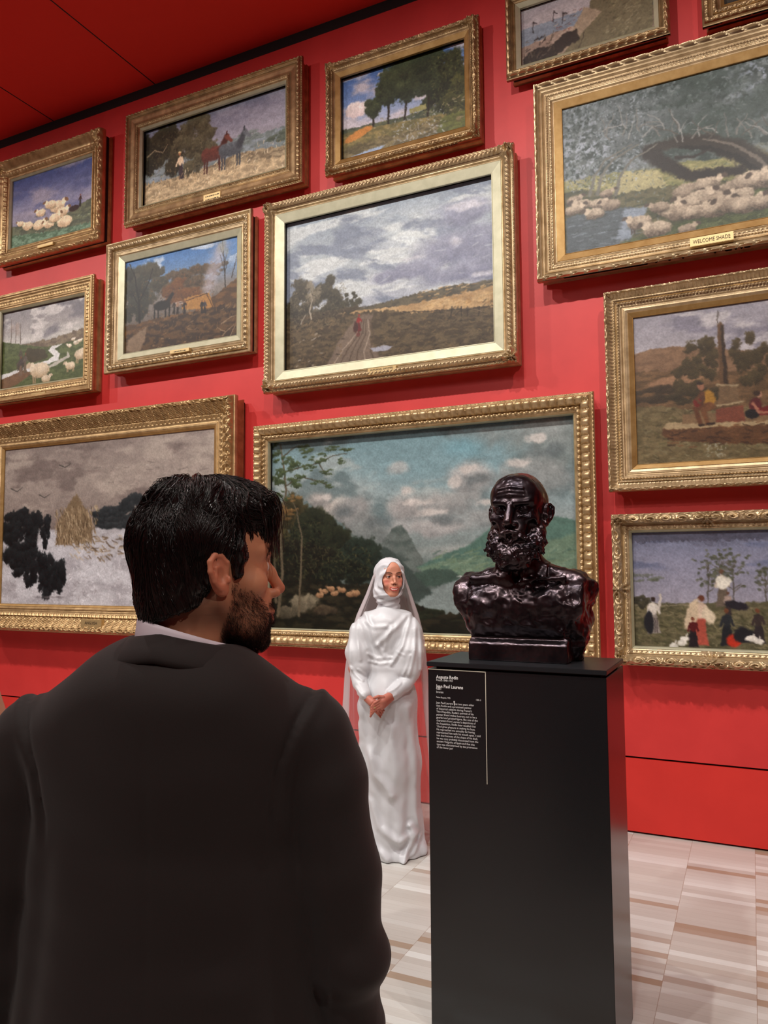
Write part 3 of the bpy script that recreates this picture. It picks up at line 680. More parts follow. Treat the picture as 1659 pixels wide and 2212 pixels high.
def paint_all():
    # ---------------- 1: sheep resting on a hill
    c = Cv(1)
    c.grad([(0, (70, 84, 128)), (0.3, (110, 116, 146)), (0.55, (146, 142, 156)), (0.7, (120, 120, 134)), (1, (96, 104, 96))])
    c.clouds((160, 154, 164), 3, 9, 0.45, 0.7, 2, 0.75, 0.7); c.clouds((84, 92, 128), 4, 12, 0.5, 0.75, 4, 0.7, 0.6)
    c.land([(25, 492), (90, 478), (150, 458), (200, 425)], (84, 88, 76), 0.004, (104, 108, 88), 1, 50)
    c.land([(25, 510), (110, 500), (200, 478)], (78, 98, 78), 0.01, (110, 132, 112), 8, 60)
    c.dabs((30, 500, 195, 530), 90, 0.02, 0.0025, [(128, 146, 124), (70, 88, 66), (150, 158, 140)], 3, -0.2)
    for i, (x, y, L, f) in enumerate([(124, 446, .20, 1), (110, 442, .15, -1), (88, 460, .13, -1), (134, 458, .16, 1), (60, 488, .15, -1), (84, 486, .17, 1), (106, 484, .14, -1), (140, 478, .20, -1), (118, 470, .15, 1), (44, 484, .09, -1)]):
        c.sheep(x, y, L, f, (222, 206, 178), (164, 140, 112), k=i)
    c.ell(160, 450, .07, .03, (62, 48, 44), rough=.2); c.person(173, 446, .12, (70, 48, 42), (56, 50, 48), (120, 80, 60))
    c.finish(gain=1.3)
    # ---------------- 2: horses in a hay field
    c = Cv(2)
    c.grad([(0, (112, 114, 130)), (0.35, (138, 136, 146)), (0.6, (150, 146, 148)), (1, (130, 116, 98))])
    c.clouds((150, 148, 158), 3, 8, 0.5, 0.7, 2, 0.5, 0.5)
    c.land([(500, 300), (560, 290), (624, 268)], (132, 140, 146), 0.01, (110, 118, 116), 1, 30)
    c.land([(314, 402), (420, 372), (520, 330), (624, 312)], (150, 136, 112), 0.008, (112, 100, 82), 3, 50)
    c.crown(352, 330, .20, .26, (46, 44, 36), (76, 72, 56), 26, 3, 0.4); c.crown(420, 312, .22, .24, (62, 58, 46), (104, 98, 78), 26, 7, 0.36)
    c.crown(320, 345, .10, .22, (40, 38, 32), (60, 58, 46), 10, 9, 0.5); c.crown(540, 296, .16, .05, (96, 104, 100), (130, 138, 136), 14, 12, 0.4)
    c.crown(604, 292, .12, .05, (72, 78, 70), (100, 108, 96), 12, 15, 0.4)
    c.stroke([(318, 340), (335, 325), (352, 330), (362, 312)], .008, (130, 118, 98), .003)
    c.land([(314, 398), (400, 382), (500, 356), (624, 334)], (140, 124, 100), 0.02, (178, 160, 130), 6, 70, 0.01, 0.9)
    c.dabs((316, 384, 622, 440), 320, 0.03, 0.0028, [(196, 178, 146), (110, 94, 72), (168, 146, 112), (206, 194, 170)], 3, -1.2, 0.9)
    c.dabs((316, 300, 440, 372), 330, .014, .0026, [(96, 90, 72), (34, 32, 26), (78, 72, 56), (120, 112, 90)], 21, .5, 1.5, .6)
    for (x, y, k) in ((462, 332, 1), (500, 322, 0)):   # two horses, brown and grey
        col = (78, 48, 42) if k else (70, 72, 76); hi = (112, 70, 60) if k else (100, 104, 108)
        L = .27
        X, Y = c.P(x, y)
        for dx in (-.34, -.24, .2, .3): c.stroke([(X + dx * L, Y), (X + dx * L * 1.06, Y + L * .55)], L * .05, col, L * .03, raw=True)
        c.ell(X, Y, L * .46, L * .24, col, raw=True, top=hi, rough=.08); c.ell(X - L * .3, Y - L * .02, L * .2, L * .24, col, raw=True, top=hi, rough=.08)
        c.stroke([(X + L * .28, Y - L * .08), (X + L * .48, Y - L * .42)], L * .14, col, L * .1, raw=True)
        c.stroke([(X + L * .48, Y - L * .42), (X + L * .66, Y - L * .25)], L * .085, hi, L * .05, raw=True)
        c.stroke([(X + L * .47, Y - L * .48), (X + L * .47, Y - L * .58)], L * .03, col, raw=True)
    c.person(392, 386, .24, (196, 176, 150), (66, 58, 60), (150, 106, 80), (190, 170, 130), lean=-.02)
    c.dabs((380, 378, 520, 400), 80, 0.03, 0.003, [(196, 178, 146), (150, 130, 100)], 8, -1.3, 0.6)
    c.finish(gain=1.35)
    # ---------------- 3: tall trees, blue sky
    c = Cv(3)
    c.grad([(0, (88, 116, 168)), (0.4, (128, 148, 184)), (0.7, (180, 180, 190)), (1, (150, 140, 120))])
    c.clouds((196, 188, 192), 3.2, 7, 0.46, 0.62, 2, 0.75, 0.9); c.ell(775, 236, .12, .07, (206, 188, 186), rough=.5, sc=14, top=(232, 220, 214)); c.ell(830, 160, .06, .02, (214, 206, 206), rough=.5); c.ell(905, 160, .08, .03, (214, 202, 196), rough=.5)
    c.land([(740, 282), (800, 268), (880, 250), (1009, 205)], (78, 84, 70), 0.004, (100, 104, 82), 2, 40)
    c.land([(740, 290), (830, 270), (1009, 236)], (110, 104, 72), 0.006, (142, 128, 86), 4, 50)
    c.ell(772, 292, .13, .035, (190, 134, 76), ang=-.25, rough=.2)
    c.crown(962, 176, .20, .24, (40, 42, 32), (70, 74, 50), 34, 3, .36); c.crown(995, 230, .12, .22, (52, 52, 38), (92, 92, 58), 20, 5, .4)
    for i, (x, y, h, w) in enumerate([(806, 272, .24, .13), (838, 266, .38, .20), (875, 258, .46, .26), (925, 250, .52, .26)]):
        c.tree(x, y, h, w, (44, 50, 38), (84, 92, 66), (52, 44, 34), i * 3, 22, .009)
    c.dabs((800, 130, 1008, 240), 0, .01, .002, [(90, 98, 70)], 2)
    c.dabs((930, 120, 1008, 250), 420, .013, .0026, [(92, 98, 66), (30, 34, 24), (70, 78, 50), (112, 112, 74)], 23, .5, 1.5, .65)
    c.poly([(884, 236), (920, 224), (922, 234), (886, 246)], (150, 146, 100), .003)
    c.land([(740, 322), (830, 296), (920, 268), (1009, 246)], (96, 88, 64), 0.02, (132, 120, 90), 7, 60, .01)
    c.dabs((800, 262, 1006, 330), 180, .02, .003, [(150, 138, 108), (86, 78, 54), (120, 116, 76), (160, 152, 130)], 4, .2, 1.2)
    c.crown(985, 262, .14, .07, (76, 78, 48), (112, 116, 66), 16, 9, .45)
    c.dabs((850, 262, 960, 322), 160, .016, .003, [(188, 192, 198), (160, 160, 160)], 9, .2, 1.2, .75)
    c.poly([(742, 346), (800, 322), (834, 312), (812, 330), (770, 350)], (150, 164, 184), .004); c.land([(740, 340), (760, 352), (880, 330), (1009, 290)], (84, 74, 54), .01, (110, 98, 66), 11, 60, .006, .8)
    c.finish(gain=1.15)
    # ---------------- 4: beach and cliff
    c = Cv(4)
    c.grad([(0, (176, 170, 172)), (0.5, (172, 164, 164)), (1, (150, 140, 132))])
    c.clouds((156, 150, 156), 3, 9, .5, .7, 1, .6, .5)
    c.land([(1128, 66), (1250, 24), (1410, -30)], (128, 136, 146), .001, (140, 148, 158), 2, 20)
    c.land([(1128, 104), (1210, 66), (1300, 34), (1410, 10)], (146, 128, 116), .004, (168, 150, 136), 3, 40)
    c.dabs((1190, 36, 1290, 80), 90, .016, .002, [(80, 66, 60), (104, 84, 76), (128, 70, 60), (196, 180, 164)], 3, -.3, .4)
    for x, y in ((1152, 60), (1196, 36), (1216, 38)): c.stroke([(x, y + 12), (x, y - 12)], .002, (50, 44, 44)); c.stroke([(x, y - 10), (x + 8, y - 8)], .003, (60, 54, 54))
    c.poly([(1200, 140), (1240, 84), (1272, 20), (1284, -30), (1411, -70), (1411, 62), (1290, 105), (1180, 150)], (116, 108, 86), .006)
    c.poly([(1250, 40), (1262, 14), (1300, 24), (1250, 80), (1200, 130), (1170, 146), (1220, 90)], (158, 142, 122), .006)
    c.dabs((1300, -20, 1408, 90), 200, .02, .003, [(136, 128, 100), (92, 86, 66), (150, 142, 116)], 4, -.5, .4)
    c.poly([(1130, 148), (1132, 122), (1160, 104), (1190, 100), (1214, 74), (1246, 62), (1250, 84), (1200, 122), (1160, 142)], (64, 56, 50), .012)
    c.dabs((1134, 90, 1200, 142), 60, .03, .003, [(40, 36, 34), (120, 108, 96), (84, 74, 64)], 7, -.9, .9)
    c.stroke([(1135, 140), (1250, 108), (1262, 70)], .002, (70, 60, 52)); c.finish(gain=1.15)
    c = Cv(5); c.grad([(0, (70, 66, 60)), (1, (40, 36, 32))]); c.clouds((90, 80, 66), 6, 6, .5, .7, 2); c.finish()
    # ---------------- 6: leaning tree, stream and sheep
    c = Cv(6, .0038)
    c.grad([(0, (84, 94, 92)), (0.5, (110, 116, 114)), (0.62, (150, 150, 120)), (0.75, (92, 96, 78)), (1, (66, 72, 58))])
    c.bl(sstep(.45, .62, c.F(16, 22, 3, 5)) * (c.Y < c.H * .66), (66, 76, 72)); c.bl(sstep(.52, .70, c.F(34, 40, 5, 4)) * .8 * (c.Y < c.H * .66), (134, 142, 142))
    g = np.exp(-((c.X - .16) ** 2 / .12 + (c.Y - .33) ** 2 / .10)); c.bl(g * sstep(.45, .66, c.F(46, 52, 8, 3)) * .85, (178, 184, 194))
    c.bl(np.exp(-((c.X - 1.25) ** 2 / .05 + (c.Y - .12) ** 2 / .05)) * sstep(.5, .64, c.F(46, 52, 18, 3)), (168, 176, 190))
    c.crown(1540, 240, .48, .30, (62, 74, 68), (92, 104, 98), 30, 5, .3, .6, .5); c.crown(1380, 260, .34, .24, (84, 92, 90), (128, 134, 136), 22, 9, .3, .6, .45)
    c.land([(1215, 395), (1330, 372), (1420, 362), (1480, 350), (1659, 330), (1900, 280)], (168, 162, 118), .008, (132, 132, 92), 4, 40)
    c.poly([(1330, 420), (1340, 380), (1350, 372), (1420, 366), (1440, 400), (1400, 420)], (178, 170, 130), .006)
    c.land([(1215, 420), (1260, 408), (1330, 420), (1440, 402), (1500, 400), (1659, 372), (1900, 330)], (84, 86, 64), .01, (112, 108, 82), 12, 50)
    c.dabs((1215, 130, 1900, 380), 1500, .016, .0026, [(150, 158, 160), (118, 130, 130), (50, 60, 56), (70, 82, 78), (132, 140, 138)], 31, .4, 1.6, .6); c.dabs((1220, 230, 1400, 380), 700, .014, .0026, [(176, 184, 192), (140, 150, 154), (58, 68, 66)], 33, .4, 1.6, .7)
    # big leaning trunk arching over the clearing
    c.stroke([(1900, 520), (1740, 440), (1650, 360), (1590, 322), (1530, 306), (1470, 306), (1400, 322)], .10, (66, 60, 52), .03, rough=.02); c.stroke([(1900, 540), (1740, 462), (1650, 380), (1590, 338), (1530, 320), (1470, 318)], .03, (46, 42, 36), .01, rough=.02)
    c.stroke([(1900, 510), (1720, 418), (1640, 344), (1585, 312), (1520, 300)], .018, (120, 112, 102), .006, rough=.01)
    c.stroke([(1400, 330), (1440, 356), (1490, 380), (1560, 372), (1600, 368)], .05, (58, 52, 46), .03, rough=.02)
    c.stroke([(1460, 340), (1500, 338), (1535, 322)], .012, (62, 56, 50), .006)
    r = random.Random(4)
    for i in range(46):
        x = r.uniform(1290, 1900); y = r.uniform(280, 310) - abs(x - 1560) * .02; a = r.uniform(-2.6, -.5); p = [(x, y)]
        for j in range(4): x += math.cos(a) * 14; y += math.sin(a) * 13; a += r.uniform(-.6, .6); p.append((x, y))
        c.stroke(p, .0045, r.choice([(150, 150, 146), (96, 92, 84), (128, 126, 120)]), .0015)
    for x in (1300, 1285, 1340): c.stroke([(x - 10, 420), (x, 380), (x + 24, 345), (x + 80, 312)], .012, (120, 118, 108), .004)
    c.poly([(1224, 556), (1224, 470), (1300, 452), (1360, 446), (1390, 452), (1352, 500), (1330, 540), (1280, 548)], (92, 100, 104), .01)
    c.poly([(1330, 520), (1350, 452), (1400, 446), (1392, 470), (1372, 500), (1360, 520)], (146, 156, 168), .012, .012)
    c.dabs((1226, 470, 1380, 545), 120, .05, .003, [(118, 128, 134), (66, 74, 72), (140, 150, 160)], 5, .02, .1, .6)
    c.land([(1224, 600), (1300, 545), (1380, 510), (1450, 490), (1540, 440), (1659, 400), (1900, 340)], (76, 84, 58), .01, (100, 108, 74), 14, 60)
    c.dabs((1390, 450, 1900, 520), 260, .02, .0025, [(110, 118, 80), (60, 66, 44), (132, 138, 104)], 6, -.9, .7)
    hd = [(1485, 412, .24, 1), (1530, 396, .20, 1), (1555, 416, .22, -1), (1590, 402, .22, 1), (1620, 388, .26, 1), (1660, 384, .22, -1), (1700, 372, .24, 1), (1604, 418, .18, -1), (1512, 424, .2, 1), (1530, 438, .22, 1),
          (1490, 436, .2, -1), (1445, 452, .18, 1), (1468, 458, .22, -1), (1500, 456, .2, 1), (1545, 448, .24, 1), (1580, 440, .2, -1), (1612, 440, .24, 1), (1650, 432, .2, 1), (1425, 446, .16, -1), (1381, 478, .19, -1), (1420, 492, .22, -1), (1484, 492, .14, 1), (1700, 420, .22, -1), (1740, 400, .24, 1),
          (1240, 432, .14, 1), (1258, 440, .16, -1), (1292, 438, .15, 1), (1320, 440, .16, -1), (1240, 452, .16, 1), (1286, 460, .16, -1), (1310, 416, .12, 1)]
    for i, (x, y, L, f) in enumerate(hd):
        t = (206, 190, 168) if i % 3 else (184, 168, 148)
        c.sheep(x, y + 2, L * 0.80, f, t, (84, 72, 62), k=i * 3, up=(i == 19), head=(96, 84, 74))
    c.finish()
    # ---------------- 7: stream and lambs
    c = Cv(7)
    c.grad([(0, (140, 134, 136)), (.25, (160, 154, 152)), (.42, (196, 192, 186)), (.5, (150, 146, 140)), (1, (90, 92, 66))])
    c.clouds((116, 112, 118), 3.5, 7, .45, .62, 2, .5, .8); c.clouds((206, 200, 196), 5, 12, .55, .68, 5, .48, .8)
    c.land([(0, 745), (60, 742), (110, 732), (150, 718), (190, 706)], (112, 98, 84), .012, (136, 122, 102), 2, 50)
    c.land([(0, 738), (60, 746), (100, 750), (190, 728)], (84, 92, 60), .004, (102, 110, 74), 4, 60)
    for i, x in enumerate((24, 34, 44)): c.stroke([(x, 742), (x + 1, 690 + i * 5)], .004, (96, 82, 72), .0015)
    c.crown(34, 712, .06, .09, (150, 134, 124), (170, 154, 144), 8, 3, .5, .7, .35)
    c.poly([(135, 742), (112, 748), (104, 758), (116, 768), (104, 778), (60, 790), (0, 812), (0, 832), (70, 800), (126, 778), (130, 764), (118, 754)], (216, 214, 212), .003)
    c.poly([(146, 758), (144, 768), (112, 786), (70, 800), (64, 808), (120, 790), (152, 770)], (188, 182, 172), .003)
    c.poly([(0, 842), (0, 822), (50, 800), (70, 806), (40, 828), (14, 842)], (122, 96, 74), .006)
    c.poly([(60, 752), (96, 754), (104, 772), (70, 784), (50, 770)], (82, 74, 56), .008)
    c.crown(45, 780, .06, .10, (70, 62, 52), (100, 92, 78), 9, 5, .5)
    c.person(44, 812, .19, (86, 76, 72), (120, 100, 84), (120, 84, 66)); c.person(54, 806, .20, (104, 94, 84), (112, 98, 82), (120, 84, 66))
    for i, (x, y, L, f) in enumerate([(86, 800, .26, -1), (176, 764, .18, 1), (152, 790, .13, -1), (99, 818, .12, 1), (164, 740, .08, 1), (150, 746, .06, -1), (172, 736, .06, 1), (158, 733, .05, 1)]):
        c.sheep(x, y, L, f, (224, 208, 184) if L > .1 else (236, 228, 214), (170, 146, 116), up=L > .1, head=(200, 180, 156), k=i)
    c.finish(gain=1.04)
    # ---------------- 8: smoke among autumn trees
    c = Cv(8)
    c.grad([(0, (82, 128, 184)), (.25, (120, 150, 186)), (.45, (140, 134, 130)), (1, (70, 54, 40))])
    c.clouds((196, 208, 222), 4, 8, .5, .62, 2, .3, .9)
    c.crown(320, 610, .26, .18, (60, 56, 46), (96, 92, 78), 26, 3, .34); c.crown(408, 606, .30, .16, (74, 60, 46), (112, 96, 76), 30, 5, .32)
    c.crown(400, 628, .24, .12, (92, 60, 36), (128, 90, 56), 22, 8, .34); c.crown(290, 640, .20, .26, (42, 42, 36), (72, 72, 62), 26, 12, .34)
    c.crown(470, 580, .10, .06, (76, 66, 56), (110, 100, 86), 10, 4, .4)
    c.dabs((274, 604, 460, 690), 520, .014, .0028, [(128, 108, 82), (48, 40, 32), (140, 96, 58), (98, 86, 68), (70, 58, 44)], 28, .5, 1.5, .6)
    for i in range(9):
        t = i / 8; c.ell(440 + 40 * t, 650 - 120 * t, .05 + .07 * t, .06, (188, 180, 186), rough=.5, soft=1.0, amt=.6, k=i * 3, sc=16)
    c.ell(385, 655, .08, .018, (206, 200, 200), rough=.4, soft=.8, amt=.8)
    c.stroke([(302, 700), (300, 650), (292, 600), (280, 570)], .014, (34, 30, 26), .004); c.stroke([(302, 650), (322, 610), (330, 580)], .007, (34, 30, 26), .003); c.stroke([(301, 662), (284, 630)], .006, (34, 30, 26), .003)
    c.land([(270, 706), (330, 690), (420, 672), (513, 600)], (88, 66, 44), .01, (122, 90, 56), 3, 40)
    c.land([(270, 726), (360, 690), (513, 650)], (66, 50, 36), .01, (102, 78, 52), 13, 50)
    c.poly([(392, 668), (398, 645), (440, 634), (452, 634), (462, 662), (430, 668)], (172, 128, 72), .004); c.dabs((396, 640, 460, 664), 30, .02, .002, [(206, 164, 100), (110, 76, 44)], 4, -1.3, .3)
    c.stroke([(384, 656), (446, 634), (460, 662)], .003, (70, 50, 34))
    X, Y = c.P(350, 660); c.ell(X, Y, .10, .045, (28, 24, 22), raw=True, rough=.1)
    for dx in (-.08, -.04, .04, .08): c.stroke([(X + dx, Y), (X + dx, Y + .1)], .007, (28, 24, 22), raw=True)
    c.stroke([(X + .06, Y - .02), (X + .11, Y - .08)], .02, (34, 28, 26), raw=True)
    for x, t in ((376, (60, 50, 44)), (384, (150, 120, 100)), (398, (50, 40, 36)), (436, (40, 34, 34)), (442, (66, 60, 66))): c.person(x, 678, .12, t, (46, 36, 30), (130, 90, 70))
    c.stroke([(487, 620), (484, 560), (480, 516)], .006, (60, 54, 48), .002); [c.stroke([(484, 560 + i * 12), (484 + (8 if i % 2 else -9), 530 + i * 10)], .003, (70, 64, 58), .001) for i in range(4)]
    c.stroke([(500, 600), (508, 570), (512, 550)], .004, (60, 50, 42), .002); c.crown(482, 535, .05, .10, (150, 150, 140), (170, 172, 160), 8, 6, .5, .7, .35)
    c.poly([(272, 760), (276, 736), (300, 716), (318, 706), (312, 740), (300, 762)], (140, 118, 96), .01, .012)
    c.dabs((330, 690, 510, 750), 190, .03, .003, [(134, 104, 70), (44, 34, 26), (110, 78, 48), (150, 128, 100)], 4, -.7, 1.0)
    for p in ([(478, 700), (500, 684), (512, 680)], [(480, 726), (505, 700)], [(486, 716), (470, 708)], [(496, 730), (512, 690)]): c.stroke(p, .005, (150, 126, 100), .002)
    c.finish()
    # ---------------- 9: cart track under a bright sky
    c = Cv(9)
    c.grad([(0, (150, 160, 172)), (.3, (178, 186, 190)), (.6, (176, 180, 188)), (.7, (160, 164, 172)), (1, (90, 76, 62))])
    xr = fbm(c.X * 3 + c.Y * 6, c.Y * 14, 5, 5); c.bl(sstep(.46, .6, xr) * (c.Y < c.H * .72) * .8, (214, 218, 216)); c.bl(sstep(.5, .66, fbm(c.X * 3.5 + 9, c.Y * 11 - c.X * 3, 9, 5)) * .85 * (c.Y < c.H * .7), (128, 136, 152))
    g = np.exp(-((c.X - 1.05) ** 2 / .12 + (c.Y - .28) ** 2 / .03)); c.bl(g * .8 * sstep(.3, .6, c.F(8, 18, 5)), (224, 230, 228))
    for i, (x, y, rx, ry) in enumerate([(1010, 455, .26, .10), (1030, 520, .26, .16), (960, 540, .26, .12), (900, 580, .26, .07), (1045, 570, .20, .16), (840, 598, .18, .05), (980, 590, .30, .07)]):
        c.ell(x, y, rx, ry, (122, 124, 144), rough=.45, soft=.55, k=i * 9, sc=7, top=(160, 162, 178), amt=.92)
    for x, y, rx, ry in ((1000, 442, .14, .025), (1040, 440, .1, .02), (985, 520, .05, .05), (900, 556, .10, .02), (1050, 590, .12, .02), (1000, 452, .06, .02), (880, 560, .07, .014)): c.ell(x, y, rx, ry, (208, 206, 212), rough=.7, soft=.8, sc=12, amt=.8)
    c.dabs((630, 440, 1050, 600), 150, .07, .0035, [(206, 212, 214), (150, 156, 170), (188, 194, 200)], 4, -.16, .3, .4)
    c.land([(620, 668), (760, 668), (850, 648), (920, 632), (1000, 618), (1070, 600)], (112, 108, 108), .004, (126, 122, 118), 3, 20)
    c.land([(620, 672), (770, 668), (850, 648), (925, 628), (980, 616), (1010, 612), (1070, 604)], (88, 82, 70), .008, (108, 100, 82), 4, 60)
    c.land([(620, 690), (765, 672), (860, 662), (960, 642), (1070, 616)], (170, 140, 102), .004, (194, 164, 122), 5, 30)
    c.dabs((900, 630, 1068, 668), 120, .04, .003, [(206, 178, 136), (160, 124, 80), (184, 150, 100)], 5, -.12, .2)
    c.land([(620, 688), (770, 676), (810, 670), (900, 676), (1070, 660)], (82, 70, 54), .012, (108, 94, 72), 7, 60)
    c.crown(650, 650, .14, .17, (58, 52, 42), (96, 88, 70), 26, 3, .34); c.crown(712, 640, .14, .16, (56, 52, 42), (90, 84, 68), 26, 6, .32); c.crown(676, 628, .07, .12, (120, 110, 94), (150, 140, 120), 12, 9, .4, .6, .7)
    c.crown(756, 652, .08, .08, (58, 54, 42), (84, 80, 62), 14, 12, .36); c.crown(700, 680, .28, .05, (70, 60, 48), (96, 84, 66), 20, 15, .3)
    c.dabs((624, 632, 745, 700), 440, .014, .0028, [(112, 104, 82), (40, 36, 28), (90, 84, 64), (134, 124, 100)], 29, .5, 1.5, .6)
    c.stroke([(672, 690), (668, 672), (674, 650), (670, 632)], .007, (168, 158, 142), .003); c.stroke([(650, 700), (660, 680)], .006, (150, 140, 126), .003)
    c.poly([(700, 800), (730, 740), (765, 690), (782, 680), (806, 678), (800, 700), (800, 740), (820, 768), (860, 780), (800, 790)], (126, 110, 96), .008, .012)
    for dx in (0, 10, 22, 34, 48, 62): c.stroke([(780 + dx * .3, 690), (770 + dx * .6, 720), (738 + dx, 760), (712 + dx * 1.7, 800)], .004, (96, 80, 66) if dx % 4 else (166, 150, 134), .006, amt=.8)
    c.land([(620, 800), (700, 800), (705, 900), (1070, 900)], (90, 74, 58), .01)
    c.dabs((624, 700, 740, 800), 160, .03, .003, [(120, 100, 76), (60, 50, 38), (136, 116, 88), (104, 90, 70)], 6, -.3, .9); c.dabs((815, 690, 1068, 780), 340, .03, .003, [(112, 96, 72), (60, 52, 40), (128, 108, 76), (90, 80, 62)], 7, -.2, .9)
    c.dabs((626, 730, 700, 796), 14, .02, .004, [(180, 172, 160), (160, 150, 136)], 8, -.2, .3); c.poly([(800, 752), (830, 746), (848, 748), (836, 758), (806, 760)], (166, 166, 176), .004)
    for x in (975, 996, 1010, 1034): c.stroke([(x, 682), (x + 1, 662)], .004, (60, 50, 42))
    c.stroke([(870, 674), (975, 670), (1035, 664), (1068, 660)], .003, (66, 56, 46)); c.stroke([(1010, 664), (1040, 672)], .003, (120, 104, 84))
    c.person(776, 716, .13, (150, 40, 40), (110, 44, 40), (160, 60, 50)); c.ell(768, 706, .022, .045, (80, 48, 40)); c.ell(774, 722, .018, .02, (110, 56, 48), amt=.7)
    c.finish()
    # ---------------- 10: stone obelisk
    c = Cv(10)
    c.grad([(0, (150, 146, 154)), (.3, (176, 170, 174)), (1, (110, 96, 76))])
    c.clouds((128, 124, 136), 3.5, 9, .45, .6, 2, .5, .8); c.clouds((196, 190, 190), 5, 12, .52, .66, 6, .45, .8)
    c.land([(1369, 766), (1410, 754), (1460, 748), (1540, 750), (1600, 758), (1900, 750)], (126, 100, 78), .003, (140, 112, 88), 2, 50)
    c.land([(1369, 806), (1420, 800), (1500, 806), (1900, 790)], (100, 80, 58), .012, (124, 98, 72), 3, 50)
    c.ell(1460, 822, .18, .035, (150, 118, 92), ang=-.1, rough=.2)
    c.crown(1420, 850, .20, .07, (62, 52, 40), (84, 70, 54), 24, 4, .3); c.crown(1500, 852, .2, .06, (60, 52, 38), (80, 70, 52), 20, 7, .3)
    for i, (x, y, h) in enumerate([(1515, 742, .30), (1490, 780, .2), (1620, 738, .32), (1700, 730, .4), (1800, 740, .3)]): c.crown(x, y + 36, .11, h * .5, (66, 56, 40), (92, 80, 56), 24, 10 + i, .28, .7)
    c.land([(1369, 880), (1430, 878), (1500, 886), (1659, 876), (1900, 860)], (104, 92, 66), .006, (122, 108, 80), 8, 60)
    c.dabs((1374, 890, 1659, 996), 260, .03, .003, [(118, 108, 80), (78, 70, 50), (96, 90, 62), (134, 124, 96)], 5, .1, .6)
    c.poly([(1430, 925), (1445, 916), (1560, 916), (1900, 900), (1900, 955), (1560, 958), (1450, 952), (1432, 940)], (100, 72, 50), .006)
    c.poly([(1430, 925), (1445, 912), (1560, 910), (1900, 895), (1900, 906), (1560, 922), (1440, 928)], (168, 148, 116), .003); c.dabs((1436, 928, 1655, 955), 60, .05, .004, [(120, 86, 60), (72, 52, 38)], 7, .05, .4)
    c.poly([(1472, 916), (1474, 895), (1560, 890), (1900, 880), (1900, 900), (1560, 912)], (128, 104, 78), .003)
    c.poly([(1546, 912), (1546, 884), (1590, 876), (1605, 876), (1608, 910)], (122, 74, 58), .004); c.poly([(1550, 876), (1552, 832), (1592, 832), (1596, 872)], (120, 98, 74), .003); c.stroke([(1548, 832), (1594, 832)], .006, (158, 140, 112)); c.stroke([(1550, 876), (1604, 868)], .006, (164, 146, 116))
    c.poly([(1556, 830), (1549, 700), (1557, 696), (1562, 704), (1574, 830)], (104, 80, 58), .002); c.poly([(1564, 830), (1556, 702), (1562, 704), (1574, 830)], (66, 52, 40), .002); c.stroke([(1550, 698), (1550, 672)], .002, (80, 70, 62))
    # two seated figures
    class Sc:                                             # the two seated figures, drawn at two thirds of the brush unit
        def __init__(s, X, Y, k): s.X, s.Y, s.k = X, Y, k
        def e(s, dx, dy, rx, ry, col, **kw): c.ell(s.X + dx * s.k, s.Y + dy * s.k, rx * s.k, ry * s.k, col, raw=True, **kw)
        def s_(s, pts, w, col, w2=None): c.stroke([(s.X + p[0] * s.k, s.Y + p[1] * s.k) for p in pts], w * s.k, col, None if w2 is None else w2 * s.k, raw=True)
    X, Y = c.P(1527, 860); f = Sc(X, Y, .66)
    f.e(.01, .01, .065, .095, (162, 122, 56), rough=.1); f.e(-.045, 0, .035, .08, (92, 64, 48), rough=.1); f.e(-.05, -.115, .032, .036, (150, 108, 86), rough=.05); f.e(-.058, -.14, .034, .02, (64, 52, 44), rough=.1)
    f.s_([(.02, .07), (-.10, .09), (-.06, .22)], .03, (102, 68, 46), .02); f.s_([(.04, .08), (-.03, .11), (0, .23)], .032, (116, 80, 54), .02); f.e(-.08, .03, .035, .04, (118, 46, 38), rough=.2)
    f.s_([(-.03, -.05), (-.09, .0), (-.06, .04)], .016, (104, 72, 52), .012); f.s_([(-.07, .235), (-.03, .235)], .012, (60, 44, 34)); f.s_([(0, .235), (.05, .235)], .012, (60, 44, 34))
    X, Y = c.P(1632, 876); f = Sc(X, Y, .66)
    f.e(0, 0, .055, .07, (92, 42, 44), rough=.1); f.e(.10, .05, .13, .045, (112, 42, 40), rough=.15); f.e(-.03, .07, .06, .045, (40, 34, 34), rough=.2); f.e(.03, -.095, .028, .032, (176, 134, 112), rough=.05); f.e(.012, -.11, .03, .03, (68, 52, 42), rough=.1)
    f.s_([(-.02, -.02), (.03, .06), (.12, .07)], .014, (160, 112, 92), .010)
    c.dabs((1520, 958, 1570, 985), 30, .012, .0025, [(170, 166, 146)], 3, 0, 1.5); c.finish()
    # ---------------- 11: harvesters among saplings
    c = Cv(11)
    c.grad([(0, (120, 124, 146)), (.25, (142, 142, 160)), (.6, (158, 154, 166)), (1, (100, 96, 76))])
    c.clouds((108, 114, 140), 3, 14, .5, .68, 2, .4, .7)
    c.land([(1363, 1303), (1500, 1303), (1560, 1302), (1659, 1300), (1900, 1298)], (96, 92, 72), .004, (122, 114, 90), 3, 50)
    c.dabs((1366, 1308, 1659, 1400), 300, .03, .003, [(120, 114, 86), (76, 74, 54), (140, 130, 104), (90, 90, 66)], 5, .1, .8)
    c.stroke([(1364, 1308), (1500, 1308)], .003, (150, 140, 120)); c.crown(1385, 1300, .05, .04, (60, 58, 50), (90, 86, 70), 10, 3, .5)
    c.crown(1390, 1247, .10, .035, (90, 94, 80), (120, 124, 106), 14, 5, .3, .8, .6)
    r = random.Random(3)
